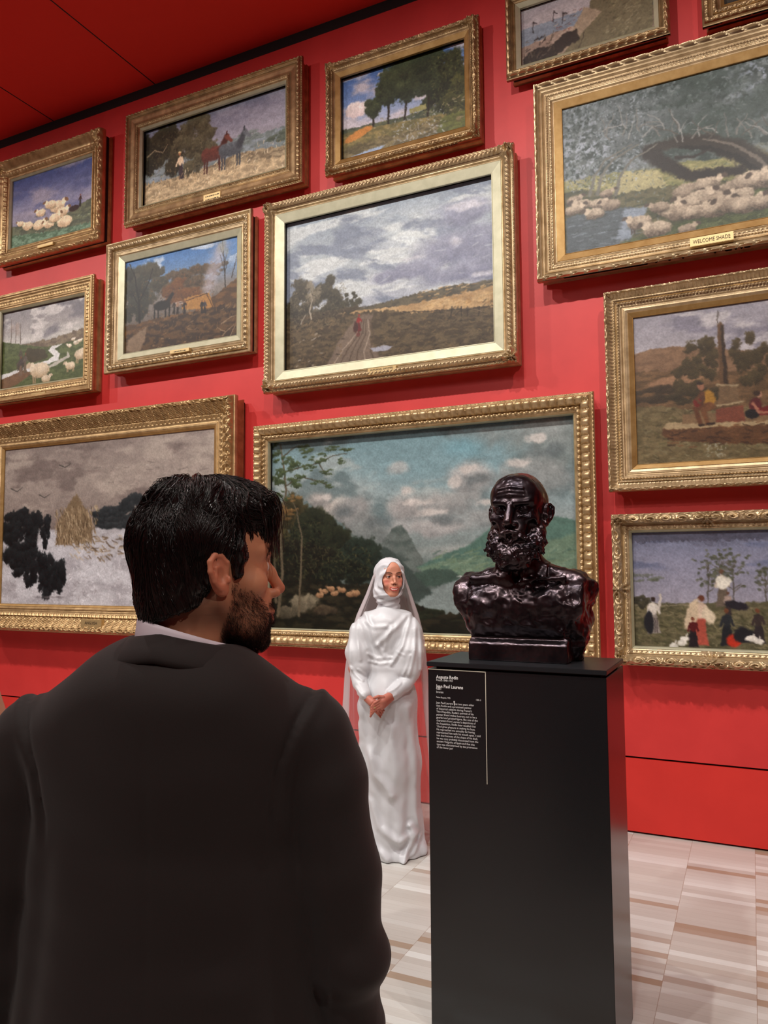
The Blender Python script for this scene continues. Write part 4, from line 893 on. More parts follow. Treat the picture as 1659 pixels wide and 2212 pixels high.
    for x, h, w in ((1530, 90, 34), (1556, 100, 30), (1585, 96, 34), (1655, 70, 24), (1760, 110, 40)):
        c.stroke([(x, 1300), (x - 2, 1300 - h)], .003, (92, 86, 78), .0015)
        for i in range(46):
            xx = x + r.uniform(-1, 1) * w; yy = 1300 - h * r.uniform(.35, 1.15); c.ell(xx, yy, .011, .008, (104, 104, 88) if i % 2 else (84, 86, 70), rough=.3, amt=.75)
        for i in range(7): yy = 1300 - h * r.uniform(.2, .8); c.stroke([(x, yy), (x + r.uniform(-1, 1) * w * .7, yy - 14)], .0018, (100, 94, 84))
    c.person(1413, 1368, .22, (212, 204, 194), (150, 142, 134), (70, 56, 50), skirt=True); [c.stroke([(1407 + i * 4, 1335), (1405 + i * 5, 1366)], .002, (80, 70, 70)) for i in range(4)]
    c.ell(1402, 1345, .03, .07, (50, 50, 54)); c.stroke([(1424, 1318), (1427, 1285)], .008, (206, 196, 186))
    c.person(1510, 1394, .30, (214, 190, 170), (176, 92, 78), (110, 70, 54), skirt=True, lean=.02); c.ell(1495, 1330, .035, .10, (206, 186, 160), ang=.3); c.person(1498, 1398, .18, (96, 40, 42), (52, 44, 48), (130, 84, 66), skirt=True); c.ell(1530, 1330, .04, .05, (216, 200, 176), rough=.4)
    c.person(1562, 1310, .22, (190, 176, 160), (112, 100, 88), (112, 84, 70), skirt=True); c.ell(1562, 1258, .045, .035, (226, 220, 206), rough=.5)
    c.person(1574, 1330, .14, (170, 150, 140), (70, 62, 62), (110, 80, 66)); c.ell(1590, 1308, .07, .03, (52, 48, 54), ang=.2)
    c.person(1572, 1396, .22, (56, 58, 62), (48, 50, 54), (120, 80, 60), skirt=True); c.ell(1586, 1384, .045, .04, (190, 66, 48), rough=.2); c.ell(1608, 1372, .06, .05, (46, 46, 50)); c.person(1640, 1390, .2, (70, 60, 58), (60, 54, 56), (120, 80, 60), skirt=True)
    for x, y in ((1472, 1388), (1455, 1394), (1622, 1380), (1636, 1384), (1480, 1380)): c.ell(x, y, .03, .018, (214, 208, 196), rough=.4, top=(236, 232, 224)); c.stroke([(x + 3, y - 2), (x + 5, y - 10)], .004, (222, 216, 206))
    c.finish()
    # ---------------- 12: misty mountains and lake
    c = Cv(12, .005)
    c.grad([(0, (122, 148, 154)), (.2, (132, 158, 164)), (.45, (150, 160, 160)), (.6, (130, 140, 138)), (.8, (90, 100, 94)), (1, (40, 44, 40))])
    g = np.exp(-((c.X - .35) ** 2 / .18 + (c.Y - .52) ** 2 / .06)); c.bl(g * .8, (214, 196, 184)); c.clouds((104, 120, 122), 2.5, 5, .48, .62, 3, .6, .8); c.clouds((168, 176, 174), 3, 6, .55, .68, 6, .5, .7)
    for i, (x, y, rx, ry, a, b) in enumerate([(1120, 935, .5, .10, (112, 122, 122), (150, 156, 154)), (1190, 960, .3, .18, (108, 118, 116), (156, 160, 158)), (1160, 1030, .34, .16, (118, 124, 124), (164, 166, 164)), (1020, 1030, .20, .12, (134, 136, 136), (196, 190, 186)),
            (960, 1090, .34, .12, (128, 130, 130), (182, 178, 174)), (880, 1100, .16, .12, (130, 132, 132), (190, 182, 178)), (760, 1110, .20, .14, (118, 122, 122), (160, 158, 156)), (690, 1086, .14, .08, (124, 126, 126), (176, 168, 162)), (930, 1140, .3, .07, (140, 140, 140), (200, 194, 190)),
            (800, 1160, .22, .16, (108, 114, 114), (140, 144, 142)), (1080, 1120, .26, .1, (124, 130, 130), (176, 174, 172)), (860, 1010, .10, .06, (150, 156, 156), (182, 184, 182))]):
        c.ell(x, y, rx, ry, a, rough=.5, soft=.55, k=i * 9, sc=6, top=b, amt=.9)
    c.ell(1000, 965, .18, .09, (124, 162, 172), rough=.4, soft=.9, amt=.8, sc=6)
    for x, y, rx, ry in ((1010, 1012, .10, .035), (985, 1040, .05, .05), (900, 1085, .10, .03), (930, 1108, .12, .03), (700, 1075, .08, .03), (1160, 945, .10, .03), (1120, 1000, .08, .03), (880, 1060, .05, .04), (1060, 1085, .09, .03)): c.ell(x, y, rx, ry, (206, 198, 192), rough=.8, soft=.6, sc=16, amt=.8)
    for x, y, rx, ry in ((1030, 1035, .14, .05), (950, 1125, .16, .04), (740, 1105, .12, .05), (1180, 975, .16, .05), (820, 1130, .12, .05)): c.ell(x, y, rx, ry, (96, 104, 106), rough=.7, soft=.9, sc=12, amt=.7)
    c.land([(582, 1110), (640, 1098), (661, 1082), (690, 1108), (740, 1130), (800, 1200), (900, 1300), (1000, 1500)], (98, 114, 116), .006, (116, 130, 130), 4, 20, .008)
    c.land([(582, 1130), (700, 1128), (760, 1155), (820, 1180), (850, 1140), (868, 1136), (880, 1150), (920, 1220), (960, 1270), (1100, 1290), (1250, 1300)], (84, 94, 90), .008, (108, 116, 112), 5, 20, .01)
    c.ell(805, 1165, .16, .14, (120, 126, 124), rough=.5, soft=1.0, amt=.8, sc=6, k=4); c.ell(1000, 1190, .40, .06, (176, 176, 172), rough=.4, soft=.9, amt=.8, sc=6)
    c.poly([(900, 1226), (960, 1196), (1010, 1180), (1060, 1140), (1090, 1120), (1180, 1110), (1250, 1125), (1250, 1260), (1000, 1240)], (92, 118, 108), .01, .01); c.poly([(900, 1228), (980, 1206), (1060, 1200), (1250, 1150), (1250, 1260), (960, 1250)], (112, 132, 114), .01, .014)
    c.dabs((930, 1190, 1240, 1240), 120, .07, .005, [(136, 152, 132), (84, 108, 98), (116, 132, 106)], 3, -.3, .3, .6)
    c.poly([(860, 1250), (930, 1228), (975, 1232), (1000, 1246), (990, 1262), (880, 1270)], (76, 92, 84), .01, .008)
    c.poly([(905, 1285), (960, 1262), (1000, 1248), (1100, 1250), (1250, 1262), (1250, 1330), (980, 1335), (900, 1310)], (134, 144, 142), .006, .01); c.poly([(985, 1244), (1100, 1240), (1110, 1246), (1000, 1250)], (190, 192, 186), .003)
    c.poly([(780, 1250), (830, 1180), (858, 1200), (900, 1245), (935, 1280), (905, 1300), (800, 1310)], (72, 82, 78), .012, .01)
    c.crown(622, 1150, .18, .26, (46, 46, 34), (86, 78, 54), 40, 3, .36); c.crown(682, 1175, .27, .26, (34, 38, 30), (60, 64, 48), 54, 6, .34); c.crown(775, 1208, .17, .17, (34, 42, 36), (56, 66, 56), 40, 9, .36); c.crown(650, 1225, .34, .20, (32, 32, 26), (50, 48, 38), 40, 12, .34); c.crown(740, 1238, .26, .10, (30, 34, 28), (46, 50, 40), 30, 14, .34)
    c.dabs((584, 1130, 700, 1250), 560, .020, .0034, [(74, 78, 56), (24, 26, 20), (58, 62, 46), (94, 88, 62), (40, 44, 34)], 36, .5, 1.5, .6); c.dabs((690, 1180, 800, 1250), 340, .020, .0034, [(74, 78, 56), (24, 26, 20), (58, 62, 46), (94, 88, 62), (40, 44, 34)], 32, .5, 1.5, .6)
    c.land([(582, 1262), (700, 1262), (800, 1262), (860, 1280), (900, 1308), (960, 1325), (1030, 1330), (1250, 1310)], (38, 38, 30), .012, (58, 54, 42), 9, 40, .006)
    c.crown(900, 1325, .24, .07, (34, 38, 30), (56, 60, 46), 24, 15, .26); c.crown(1130, 1345, .5, .05, (40, 42, 32), (66, 64, 46), 26, 17, .2)
    c.ell(655, 1302, .14, .07, (84, 78, 66), rough=.4, top=(140, 130, 110), sc=18); c.ell(620, 1322, .10, .05, (64, 60, 50), rough=.4, top=(110, 102, 86), sc=18); c.ell(700, 1318, .12, .04, (56, 50, 42), rough=.4, top=(96, 84, 68), sc=18)
    for i, (x, y) in enumerate([(700, 1278), (722, 1282), (740, 1274), (756, 1284), (715, 1272), (690, 1286), (770, 1282)]): c.sheep(x, y, .07, 1 if i % 2 else -1, (176, 140, 108), (110, 82, 62), k=i)
    # tall framing trees on the left
    for p, w in (([(600, 1330), (610, 1240), (606, 1140), (618, 1060), (612, 1000), (606, 960)], .016), ([(645, 1330), (650, 1230), (652, 1160), (640, 1100), (622, 1060)], .011), ([(596, 1300), (592, 1200), (584, 1120)], .014)): c.stroke(p, w, (104, 94, 78), w * .3, rough=.004)
    for p in ([(612, 1020), (650, 1010), (690, 1000), (720, 984), (750, 980)], [(616, 1050), (650, 1030), (690, 1040), (712, 1050)], [(610, 990), (630, 970), (645, 962)], [(690, 1002), (700, 1020)]): c.stroke(p, .006, (80, 72, 56), .002)
    for i, (x, y, rx, ry) in enumerate([(600, 985, .08, .05), (625, 1000, .09, .06), (655, 972, .09, .035), (600, 1030, .10, .07), (640, 1040, .10, .05), (690, 990, .09, .04), (720, 970, .08, .025), (750, 972, .06, .02), (668, 1010, .07, .03), (706, 1020, .07, .025), (690, 1044, .07, .025), (715, 1050, .05, .018), (590, 960, .05, .03), (610, 1070, .09, .05), (738, 996, .05, .02), (660, 950 + 30, .05, .03), (590, 1100, .06, .06)]):
        c.crown(x, y, rx, ry, (52, 62, 44), (92, 104, 72), 9, 40 + i, .34, 1.0, .9)
    c.crown(615, 1110, .13, .06, (92, 72, 46), (140, 112, 76), 14, 77, .3, .9, .8); c.crown(635, 1075, .06, .03, (110, 88, 58), (150, 122, 84), 8, 78, .4, .9, .8)
    c.finish()
    # ---------------- 13: a plain snowy field with dark bushes, a haystack and a far wood
    c = Cv(13, .005)
    c.grad([(0, (146, 134, 128)), (.25, (164, 152, 144)), (.5, (138, 126, 120)), (.6, (128, 118, 114)), (.75, (196, 192, 192)), (1, (206, 204, 206))])
    c.clouds((178, 166, 156), 2.4, 7, .48, .66, 2, .5, .8); c.clouds((120, 108, 104), 3, 8, .52, .7, 5, .58, .7)
    c.dabs((200, 1000, 440, 1060), 26, .09, .004, [(188, 176, 166), (112, 102, 98)], 3, .05, .2, .5)
    c.crown(245, 1122, .26, .12, (46, 50, 52), (70, 74, 76), 40, 4, .34); c.crown(292, 1106, .18, .16, (44, 48, 50), (66, 70, 72), 34, 6, .34); c.crown(400, 1115, .5, .12, (52, 56, 58), (76, 80, 82), 44, 8, .26)
    c.land([(0, 1150), (90, 1144), (220, 1142), (300, 1146), (463, 1150)], (176, 172, 174), .01, (196, 194, 198), 3, 16, .01); c.land([(0, 1230), (150, 1205), (300, 1190), (463, 1190)], (204, 202, 206), .01, (178, 174, 178), 9, 12, .02)
    c.dabs((150, 1190, 460, 1300), 420, .03, .004, [(226, 224, 228), (166, 160, 162), (190, 186, 188)], 5, .4, 1.2, .7); c.dabs((4, 1250, 200, 1304), 90, .03, .004, [(220, 218, 222), (150, 144, 146)], 8, .2, 1.0, .6)
    for i, (x, y, rx, ry) in enumerate([(20, 1140, .10, .10), (45, 1132, .10, .10), (70, 1140, .09, .12), (30, 1170, .14, .12), (55, 1195, .13, .09), (40, 1220, .10, .07), (98, 1146, .05, .10), (84, 1236, .08, .11), (104, 1242, .08, .12), (126, 1248, .06, .12), (66, 1240, .05, .09)]):
        c.crown(x, y, rx * 1.35, ry * 1.5, (26, 28, 30), (50, 54, 56), 16, 20 + i, .46, .5)
    for x in (84, 104, 126): c.ell(x, 1290, .08, .014, (128, 122, 124), amt=.7, soft=.9)
    X, Y = c.P(160, 1130)                                # straw stack, conical
    c.poly([(X - .22, Y + .19), (X - .20, Y - .02), (X - .08, Y - .16), (X + .02, Y - .26), (X + .10, Y - .16), (X + .21, Y - .02), (X + .22, Y + .18)], (132, 114, 92), raw=True, rough=.02, soft=.01)
    c.dabs((118, 1095, 208, 1168), 260, .05, .004, [(170, 150, 122), (98, 82, 64), (150, 130, 104), (188, 170, 142)], 6, 1.3, .35)
    c.dabs((150, 1160, 262, 1205), 70, .06, .006, [(150, 132, 110), (188, 172, 150), (110, 94, 78)], 7, .3, .5)
    for x, y in ((140, 1010), (96, 1075), (36, 1062)): c.stroke([(x - 12, y - 6), (x, y), (x + 13, y - 8)], .004, (70, 68, 66), .002)
    c.finish()
paint_all()
# ================================================================== sculpting: signed distance volumes -> smooth meshes
class Vol:
    def __init__(s, lo, hi, res):
        s.lo = np.array(lo, float); s.res = res; s.n = np.ceil((np.array(hi, float) - s.lo) / res).astype(int) + 1
        s.ax = [s.lo[i] + np.arange(s.n[i]) * res for i in range(3)]
        s.f = np.full(s.n, 1.0, dtype=np.float32)
    def reg(s, lo, hi):
        i0 = np.clip(np.floor((np.array(lo) - s.lo) / s.res).astype(int), 0, s.n - 1); i1 = np.clip(np.ceil((np.array(hi) - s.lo) / s.res).astype(int) + 1, 1, s.n)
        sl = tuple(slice(a, b) for a, b in zip(i0, i1))
        X, Y, Z = np.meshgrid(s.ax[0][sl[0]], s.ax[1][sl[1]], s.ax[2][sl[2]], indexing='ij', sparse=True)
        return sl, X, Y, Z
    def comb(s, sl, d, k, sub):
        f = s.f[sl]
        if f.size == 0: return
        if sub:
            d = -d
            h = np.clip(0.5 - 0.5 * (d - f) / max(k, 1e-6), 0, 1) if k else (f > d)
            if k: s.f[sl] = d * (1 - h) + f * h + k * h * (1 - h)
            else: s.f[sl] = np.maximum(f, d)
        else:
            if k:
                h = np.clip(0.5 + 0.5 * (d - f) / k, 0, 1); s.f[sl] = d * (1 - h) + f * h - k * h * (1 - h)
            else: s.f[sl] = np.minimum(f, d)
    def ell(s, c, r, k=0.0, sub=False, rot=None):
        c = np.array(c, float); r = np.array(r, float); pad = k + 4 * s.res
        R = max(r) if rot is not None else r
        sl, X, Y, Z = s.reg(c - R - pad, c + R + pad); X = X - c[0]; Y = Y - c[1]; Z = Z - c[2]
        if rot is not None:
            M = np.array(rot); X, Y, Z = (M[0, 0] * X + M[1, 0] * Y + M[2, 0] * Z, M[0, 1] * X + M[1, 1] * Y + M[2, 1] * Z, M[0, 2] * X + M[1, 2] * Y + M[2, 2] * Z)
        k0 = np.sqrt((X / r[0]) ** 2 + (Y / r[1]) ** 2 + (Z / r[2]) ** 2); k1 = np.sqrt((X / r[0] ** 2) ** 2 + (Y / r[1] ** 2) ** 2 + (Z / r[2] ** 2) ** 2)
        s.comb(sl, k0 * (k0 - 1) / np.maximum(k1, 1e-6), k, sub); return s
    def cap(s, a, b, ra, rb=None, k=0.0, sub=False):
        rb = ra if rb is None else rb; a = np.array(a, float); b = np.array(b, float); pad = max(ra, rb) + k + 4 * s.res
        sl, X, Y, Z = s.reg(np.minimum(a, b) - pad, np.maximum(a, b) + pad); d = b - a; L = d @ d + 1e-12
        t = np.clip(((X - a[0]) * d[0] + (Y - a[1]) * d[1] + (Z - a[2]) * d[2]) / L, 0, 1)
        D = np.sqrt((X - a[0] - t * d[0]) ** 2 + (Y - a[1] - t * d[1]) ** 2 + (Z - a[2] - t * d[2]) ** 2) - (ra + (rb - ra) * t)
        s.comb(sl, D, k, sub); return s
    def chain(s, pts, rs, k=0.0, sub=False):
        if not hasattr(rs, '__len__'): rs = [rs] * len(pts)
        for i in range(len(pts) - 1): s.cap(pts[i], pts[i + 1], rs[i], rs[i + 1], k, sub)
        return s
    def box(s, c, h, rad=0.0, k=0.0, sub=False, rot=None):
        c = np.array(c, float); h = np.array(h, float); R = np.linalg.norm(h) if rot is not None else h; pad = k + rad + 4 * s.res
        sl, X, Y, Z = s.reg(c - R - pad, c + R + pad); X = X - c[0]; Y = Y - c[1]; Z = Z - c[2]
        if rot is not None:
            M = np.array(rot); X, Y, Z = (M[0, 0] * X + M[1, 0] * Y + M[2, 0] * Z, M[0, 1] * X + M[1, 1] * Y + M[2, 1] * Z, M[0, 2] * X + M[1, 2] * Y + M[2, 2] * Z)
        qx = np.abs(X) - h[0] + rad; qy = np.abs(Y) - h[1] + rad; qz = np.abs(Z) - h[2] + rad
        D = np.sqrt(np.maximum(qx, 0) ** 2 + np.maximum(qy, 0) ** 2 + np.maximum(qz, 0) ** 2) + np.minimum(np.maximum(qx, np.maximum(qy, qz)), 0) - rad
        s.comb(sl, D, k, sub); return s
    def plane(s, n, d, k=0.0):              # keeps the side where n.p < d
        X, Y, Z = np.meshgrid(*s.ax, indexing='ij', sparse=True); D = n[0] * X + n[1] * Y + n[2] * Z - d
        if k:
            h = np.clip(0.5 - 0.5 * (D - s.f) / k, 0, 1); s.f = (D * (1 - h) + s.f * h + k * h * (1 - h)).astype(np.float32)
        else: s.f = np.maximum(s.f, D).astype(np.float32)
        return s
    def disp(s, fn, band=0.03):             # adds fn(x,y,z) to the distance near the surface
        m = np.abs(s.f) < band; i = np.nonzero(m)
        s.f[m] += fn(s.ax[0][i[0]], s.ax[1][i[1]], s.ax[2][i[2]]).astype(np.float32); return s
    def mesh(s):
        f = s.f; neg = f < 0
        c = np.zeros(np.array(f.shape) - 1, dtype=np.int8)
        for a in (0, 1):
            for b in (0, 1):
                for d in (0, 1): c += neg[a:f.shape[0] - 1 + a, b:f.shape[1] - 1 + b, d:f.shape[2] - 1 + d]
        act = (c > 0) & (c < 8); ci = np.argwhere(act); idx = np.full(act.shape, -1, dtype=np.int64); idx[act] = np.arange(len(ci))
        acc = np.zeros((len(ci), 3)); cnt = np.zeros(len(ci)); I, J, K = ci.T
        cor = [(a, b, d) for a in (0, 1) for b in (0, 1) for d in (0, 1)]
        for p in cor:
            for ax in range(3):
                if p[ax]: continue
                q = list(p); q[ax] = 1
                fa = f[I + p[0], J + p[1], K + p[2]]; fb = f[I + q[0], J + q[1], K + q[2]]; m = (fa < 0) != (fb < 0)
                t = np.where(m, fa / np.where(m, fa - fb, 1), 0)
                for e in range(3):
                    acc[:, e] += np.where(m, p[e] + (t if e == ax else 0), 0)
                cnt += m
        V = s.lo + (ci + acc / cnt[:, None]) * s.res
        Q = []
        for ax in range(3):
            sl0 = [slice(None)] * 3; sl1 = [slice(None)] * 3; sl0[ax] = slice(0, -1); sl1[ax] = slice(1, None)
            a = neg[tuple(sl0)]; b = neg[tuple(sl1)]; cr = a != b
            e = np.argwhere(cr); u, v = (ax + 1) % 3, (ax + 2) % 3
            ok = (e[:, u] > 0) & (e[:, v] > 0) & (e[:, u] < f.shape[u] - 1) & (e[:, v] < f.shape[v] - 1); e = e[ok]
            fl = a[tuple(e.T)]
            def g(du, dv):
                w = e.copy(); w[:, u] -= du; w[:, v] -= dv; return idx[tuple(w.T)]
            q = np.stack([g(1, 1), g(0, 1), g(0, 0), g(1, 0)], -1); q[~fl] = q[~fl][:, ::-1]; Q.append(q)
        return V, np.concatenate(Q)
    def grad(s, P):
        g = []
        for ax in range(3):
            e = np.zeros(3); e[ax] = s.res; g.append(s.at(P + e) - s.at(P - e))
        g = np.stack(g, -1); return g / np.maximum(np.linalg.norm(g, axis=-1, keepdims=True), 1e-9)
    def at(s, P):
        q = (P - s.lo) / s.res; i = np.clip(np.floor(q).astype(int), 0, s.n - 2); t = np.clip(q - i, 0, 1); r = 0
        for a in (0, 1):
            for b in (0, 1):
                for d in (0, 1):
                    w = (t[..., 0] if a else 1 - t[..., 0]) * (t[..., 1] if b else 1 - t[..., 1]) * (t[..., 2] if d else 1 - t[..., 2])
                    r = r + w * s.f[i[..., 0] + a, i[..., 1] + b, i[..., 2] + d]
        return r
def xf(V, O, A):
    """local -> world: O origin, A rows = local axes in world"""
    return np.asarray(O) + np.asarray(V) @ np.asarray(A)
def rotz(a): return np.array([[math.cos(a), -math.sin(a), 0], [math.sin(a), math.cos(a), 0], [0, 0, 1.0]])
def rotx(a): return np.array([[1, 0, 0], [0, math.cos(a), -math.sin(a)], [0, math.sin(a), math.cos(a)]])
def roty(a): return np.array([[math.cos(a), 0, math.sin(a)], [0, 1, 0], [-math.sin(a), 0, math.cos(a)]])
def smoothV(V, Q, it=1, lam=0.5):
    for _ in range(it):
        acc = np.zeros_like(V); cnt = np.zeros(len(V))
        for a in range(4):
            for b in ((a + 1) % 4, (a + 3) % 4): np.add.at(acc, Q[:, a], V[Q[:, b]]); np.add.at(cnt, Q[:, a], 1)
        V = V + lam * (acc / np.maximum(cnt, 1)[:, None] - V)
    return V

def head_sdf(v, fem=False, beard=0.0, open_mouth=False, ears=True, smile=False, lids=True):
    """x = subject's right, y = forward, z up, origin between the ears"""
    w = 0.94 if fem else 1.0
    v.ell((0, -0.014, 0.036), (0.076 * w, 0.096, 0.084))
    v.ell((0, 0.040, 0.050), (0.064 * w, 0.050, 0.055), 0.03)
    v.ell((0, 0.026, -0.035), (0.058 * w, 0.064, 0.062), 0.03)
    for s in (-1, 1):
        v.cap((s * 0.054 * w, 0.000, -0.038), (s * 0.018, 0.066, -0.098), 0.016, 0.014, 0.02)
        v.ell((s * 0.049 * w, 0.054, -0.014), (0.016, 0.020, 0.016), 0.024)
        v.cap((s * 0.050, 0.066, 0.034), (s * 0.012, 0.084, 0.030), 0.009 if not fem else 0.006, 0.010 if not fem else 0.007, 0.014)
    v.ell((0, 0.070, -0.097), (0.020 if not fem else 0.016, 0.017, 0.016), 0.02)
    v.ell((0, 0.068, -0.058), (0.032, 0.027, 0.030), 0.02)
    for s in (-1, 1):                       # sockets, eyes, lids
        v.ell((s * 0.032, 0.090, 0.013), (0.017, 0.013, 0.011), 0.010, sub=True)
        v.ell((s * 0.0315, 0.068, 0.011), (0.0165, 0.0160, 0.0135), 0.004)
        if lids:
            v.cap((s * 0.044, 0.0755, 0.0085), (s * 0.031, 0.0855, 0.0150), 0.0022, 0.0026, 0.002); v.cap((s * 0.031, 0.0855, 0.0150), (s * 0.019, 0.081, 0.0085), 0.0026, 0.0018, 0.002)
            v.cap((s * 0.043, 0.076, 0.0065), (s * 0.031, 0.0825, 0.0010), 0.0018, 0.002, 0.002); v.cap((s * 0.031, 0.0825, 0.0010), (s * 0.019, 0.081, 0.0065), 0.002, 0.0016, 0.002)
    L = 0.0 if not fem else -0.006
    v.chain([(0, 0.084, 0.024), (0, 0.096 + L * .5, 0.002), (0, 0.111 + L, -0.024)], [0.0075, 0.0078, 0.0095 if not fem else 0.008], 0.010)
    for s in (-1, 1):
        v.ell((s * 0.0125, 0.098 + L, -0.031), (0.0078, 0.011, 0.0075), 0.006)
    for s in (-1, 1):
        v.ell((s * 0.0065, 0.104 + L, -0.0385), (0.0038, 0.006, 0.005), 0.002, sub=True)
    sm = 0.005 if smile else 0.0
    ww = 0.027 if smile else 0.023
    for s in (-1, 1):
        v.chain([(s * ww, 0.083, -0.062 + sm), (s * 0.011, 0.0935, -0.0595), (0, 0.0955, -0.0605)], [0.0025, 0.0050, 0.0046], 0.004)
        v.chain([(s * ww * 0.95, 0.083, -0.0635 + sm), (s * 0.010, 0.0920, -0.0715), (0, 0.0930, -0.0725)], [0.0022, 0.0056, 0.0062], 0.004)
        v.chain([(s * ww * 1.02, 0.0885, -0.0622 + sm), (s * 0.011, 0.1000, -0.0655), (0, 0.1015, -0.0660)], [0.0014, 0.0016 + (0.0022 if (open_mouth or smile) else 0), 0.0018 + (0.003 if (open_mouth or smile) else 0)], 0.002, sub=True)
        if smile: v.ell((s * 0.042, 0.066, -0.040), (0.014, 0.014, 0.014), 0.015)
    if ears:
        for s in (-1, 1): ear(v, s, w)
    v.ell((0, -0.062, -0.02), (0.05, 0.03, 0.05), 0.03)
def ear(v, s, w=1.0):
    def E(f, u, o): f *= 0.88; u *= 0.88; return (s * (0.0730 * w + o + max(0, -f) * 0.42), f - 0.001 - u * 0.14, u + 0.001)
    v.ell(E(-0.003, 0.004, 0.0035), (0.0060, 0.0175, 0.0275), 0.005, rot=rotz(s * 0.40))
    v.ell(E(-0.002, -0.012, 0.002), (0.008, 0.013, 0.020), 0.005, rot=rotz(s * 0.40))
    out = [E(0.012, 0.006, 0.002), E(0.013, 0.020, 0.005), E(0.004, 0.031, 0.007), E(-0.008, 0.032, 0.009), E(-0.018, 0.022, 0.011), E(-0.020, 0.006, 0.011), E(-0.015, -0.010, 0.009), E(-0.006, -0.022, 0.007)]
    v.chain(out, [0.0032, 0.0038, 0.0042, 0.0043, 0.0043, 0.0041, 0.0040, 0.0048], 0.002)
    v.ell(E(0.001, -0.025, 0.004), (0.0048, 0.0070, 0.0085), 0.005)
    v.chain([E(0.000, 0.020, 0.006), E(-0.010, 0.012, 0.010), E(-0.011, -0.003, 0.010), E(-0.004, -0.016, 0.008)], [0.0022, 0.003, 0.003, 0.003], 0.003)
    v.ell(E(0.010, -0.008, 0.008), (0.0042, 0.0040, 0.006), 0.003)
    v.ell(E(0.001, -0.001, 0.0125), (0.0072, 0.0082, 0.0120), 0.003, sub=True)
    v.ell(E(-0.004, 0.021, 0.0125), (0.004, 0.007, 0.005), 0.003, sub=True)
# ================================================================== plinth, label, bronze bust
PT = [floorpt(*q, z=1.262) for q in ((926.5, 1427.5), (1307.5, 1451), (1351.5, 1423))]
PX0, PX1 = PT[0][0], PT[1][0]; PY0 = (PT[0][1] + PT[1][1]) / 2; PY1 = PT[2][1] + 0.005; PZ = 1.262
M_pl = mat('black_plinth_laminate', rgb(15, 16, 18), 0.26, spec=0.7); noise_bump(M_pl, 300, 0.05, 0.0005)
M_ptop = mat('black_plinth_top', rgb(24, 25, 27), 0.32, spec=0.5)
M_white = mat('white_label_print', rgb(214, 208, 204), 0.6); M_whitel = mat('white_label_rule', rgb(200, 190, 170), 0.5)
def build_plinth():
    cx = (PX0 + PX1) / 2; cy = (PY0 + PY1) / 2
    root = empty('display_plinth', (cx, cy, 0), 'tall glossy black plinth carrying the bronze bust, with a printed label', 'plinth')
    i = 0.004
    MB().box(PX0 + i, PX1 - i * 0.5, PY0 + i, PY1 - i, 0.0, PZ - 0.0245).build('body', M_pl, root, bevel=0.0015)
    MB().box(PX0 + 0.03, PX1 - 0.02, PY0 + 0.022, PY1 - 0.02, PZ - 0.030, PZ - 0.015).build('shadow_gap', M_gap, root)
    MB().box(PX0, PX1, PY0, PY1, PZ - 0.0165, PZ).build('top_slab', M_ptop, root, bevel=0.002)
    # label: fine rule and the printed text
    yf = PY0 + i
    def F(px, py):
        r = ray(px, py); p = CAMPOS + r * ((yf - CAMPOS[1]) / r[1]); return p[0], p[2]
    a = F(931, 1444); b = F(1050, 1453); c = F(1051, 1694); t = 0.0011; y0, y1 = yf - 0.0009, yf + 0.002
    zt = PZ - 0.0265; xr = (b[0] + c[0]) / 2
    MB().box(PX0 + i, xr, y0, y1, zt - t, zt + t).box(xr - t, xr + t, y0, y1, c[1], zt + t).build('label_rule', M_whitel, root)
    def put(lines, size, px, py, lead=1.3, bold=0.0, width=None, name='label_text', align='LEFT'):
        V, Fc = text_mesh(lines, size, lead, align, bold); V = np.array(V); x, z = F(px, py)
        if width: V[:, 0] *= width / (V[:, 0].max() - V[:, 0].min())
        V[:, 0] += x; V[:, 2] += z; V[:, 1] = yf - 0.0006
        np_mesh(name, V, Fc, M_white, root, smooth=False)
    x0 = F(942.5, 1470)[0]
    wpx = lambda p0, p1, y: F(p1, y)[0] - F(p0, y)[0]
    put(['Auguste Rodin'], 0.0165, 942.5, 1465, bold=0.0003, width=wpx(943, 990, 1464))
    put(['French 1840\u20131917'], 0.0115, 942.5, 1471, width=wpx(943, 979, 1470))
    put(['Jean Paul Laurens'], 0.0165, 942.5, 1485, bold=0.0003, width=wpx(943, 1001.5, 1484))
    put(['1881'], 0.0115, 942.5, 1490, width=wpx(943, 952, 1488)); put(['bronze'], 0.0115, 942.5, 1496.5, width=wpx(943, 958, 1496))
    put(['Felton Bequest, 1905'], 0.0085, 942.5, 1507.5, width=wpx(943, 973, 1508)); put(['1381-3'], 0.0085, 1028, 1513.5, width=wpx(1028, 1038, 1513))
    body = ['Jean Paul Laurens was two years older', 'than Rodin and a prominent painter', 'of historical subjects during France\u2019s', 'Third Republic. Rodin\u2019s portrait of his', 'painter friend makes Laurens out to be a', 'gnarled and grizzled figure, like one of the',
            'characters from Laurens\u2019s depictions of', 'the Inquisition. Rodin later recalled that', '\u2018I had great pleasure in making his bust.', 'He reproached me amicably for having', 'represented him with his mouth open. I told', 'him that because of the shape of his skull,', 'he was very probably descended from the', 'ancient Visigoths of Spain and that this', 'type was characterised by the protrusion', 'of the lower jaw\u2019']
    za = F(943, 1519)[1]; zb = F(943, 1615)[1]; lh = (za - zb) / 15
    put(body, lh * 0.98, 942.5, 1519.5, 1 / 0.98, width=wpx(943, 1038, 1560), bold=0.0)
    s = MB(); x, z = F(981.5, 1519.5); s.cyl((x, yf - 0.0015, z + 0.008), (x + 0.001, yf - 0.0015, z - 0.007), 0.0028, 0.0014, 8).build('white_mark', M_white, root)
build_plinth()

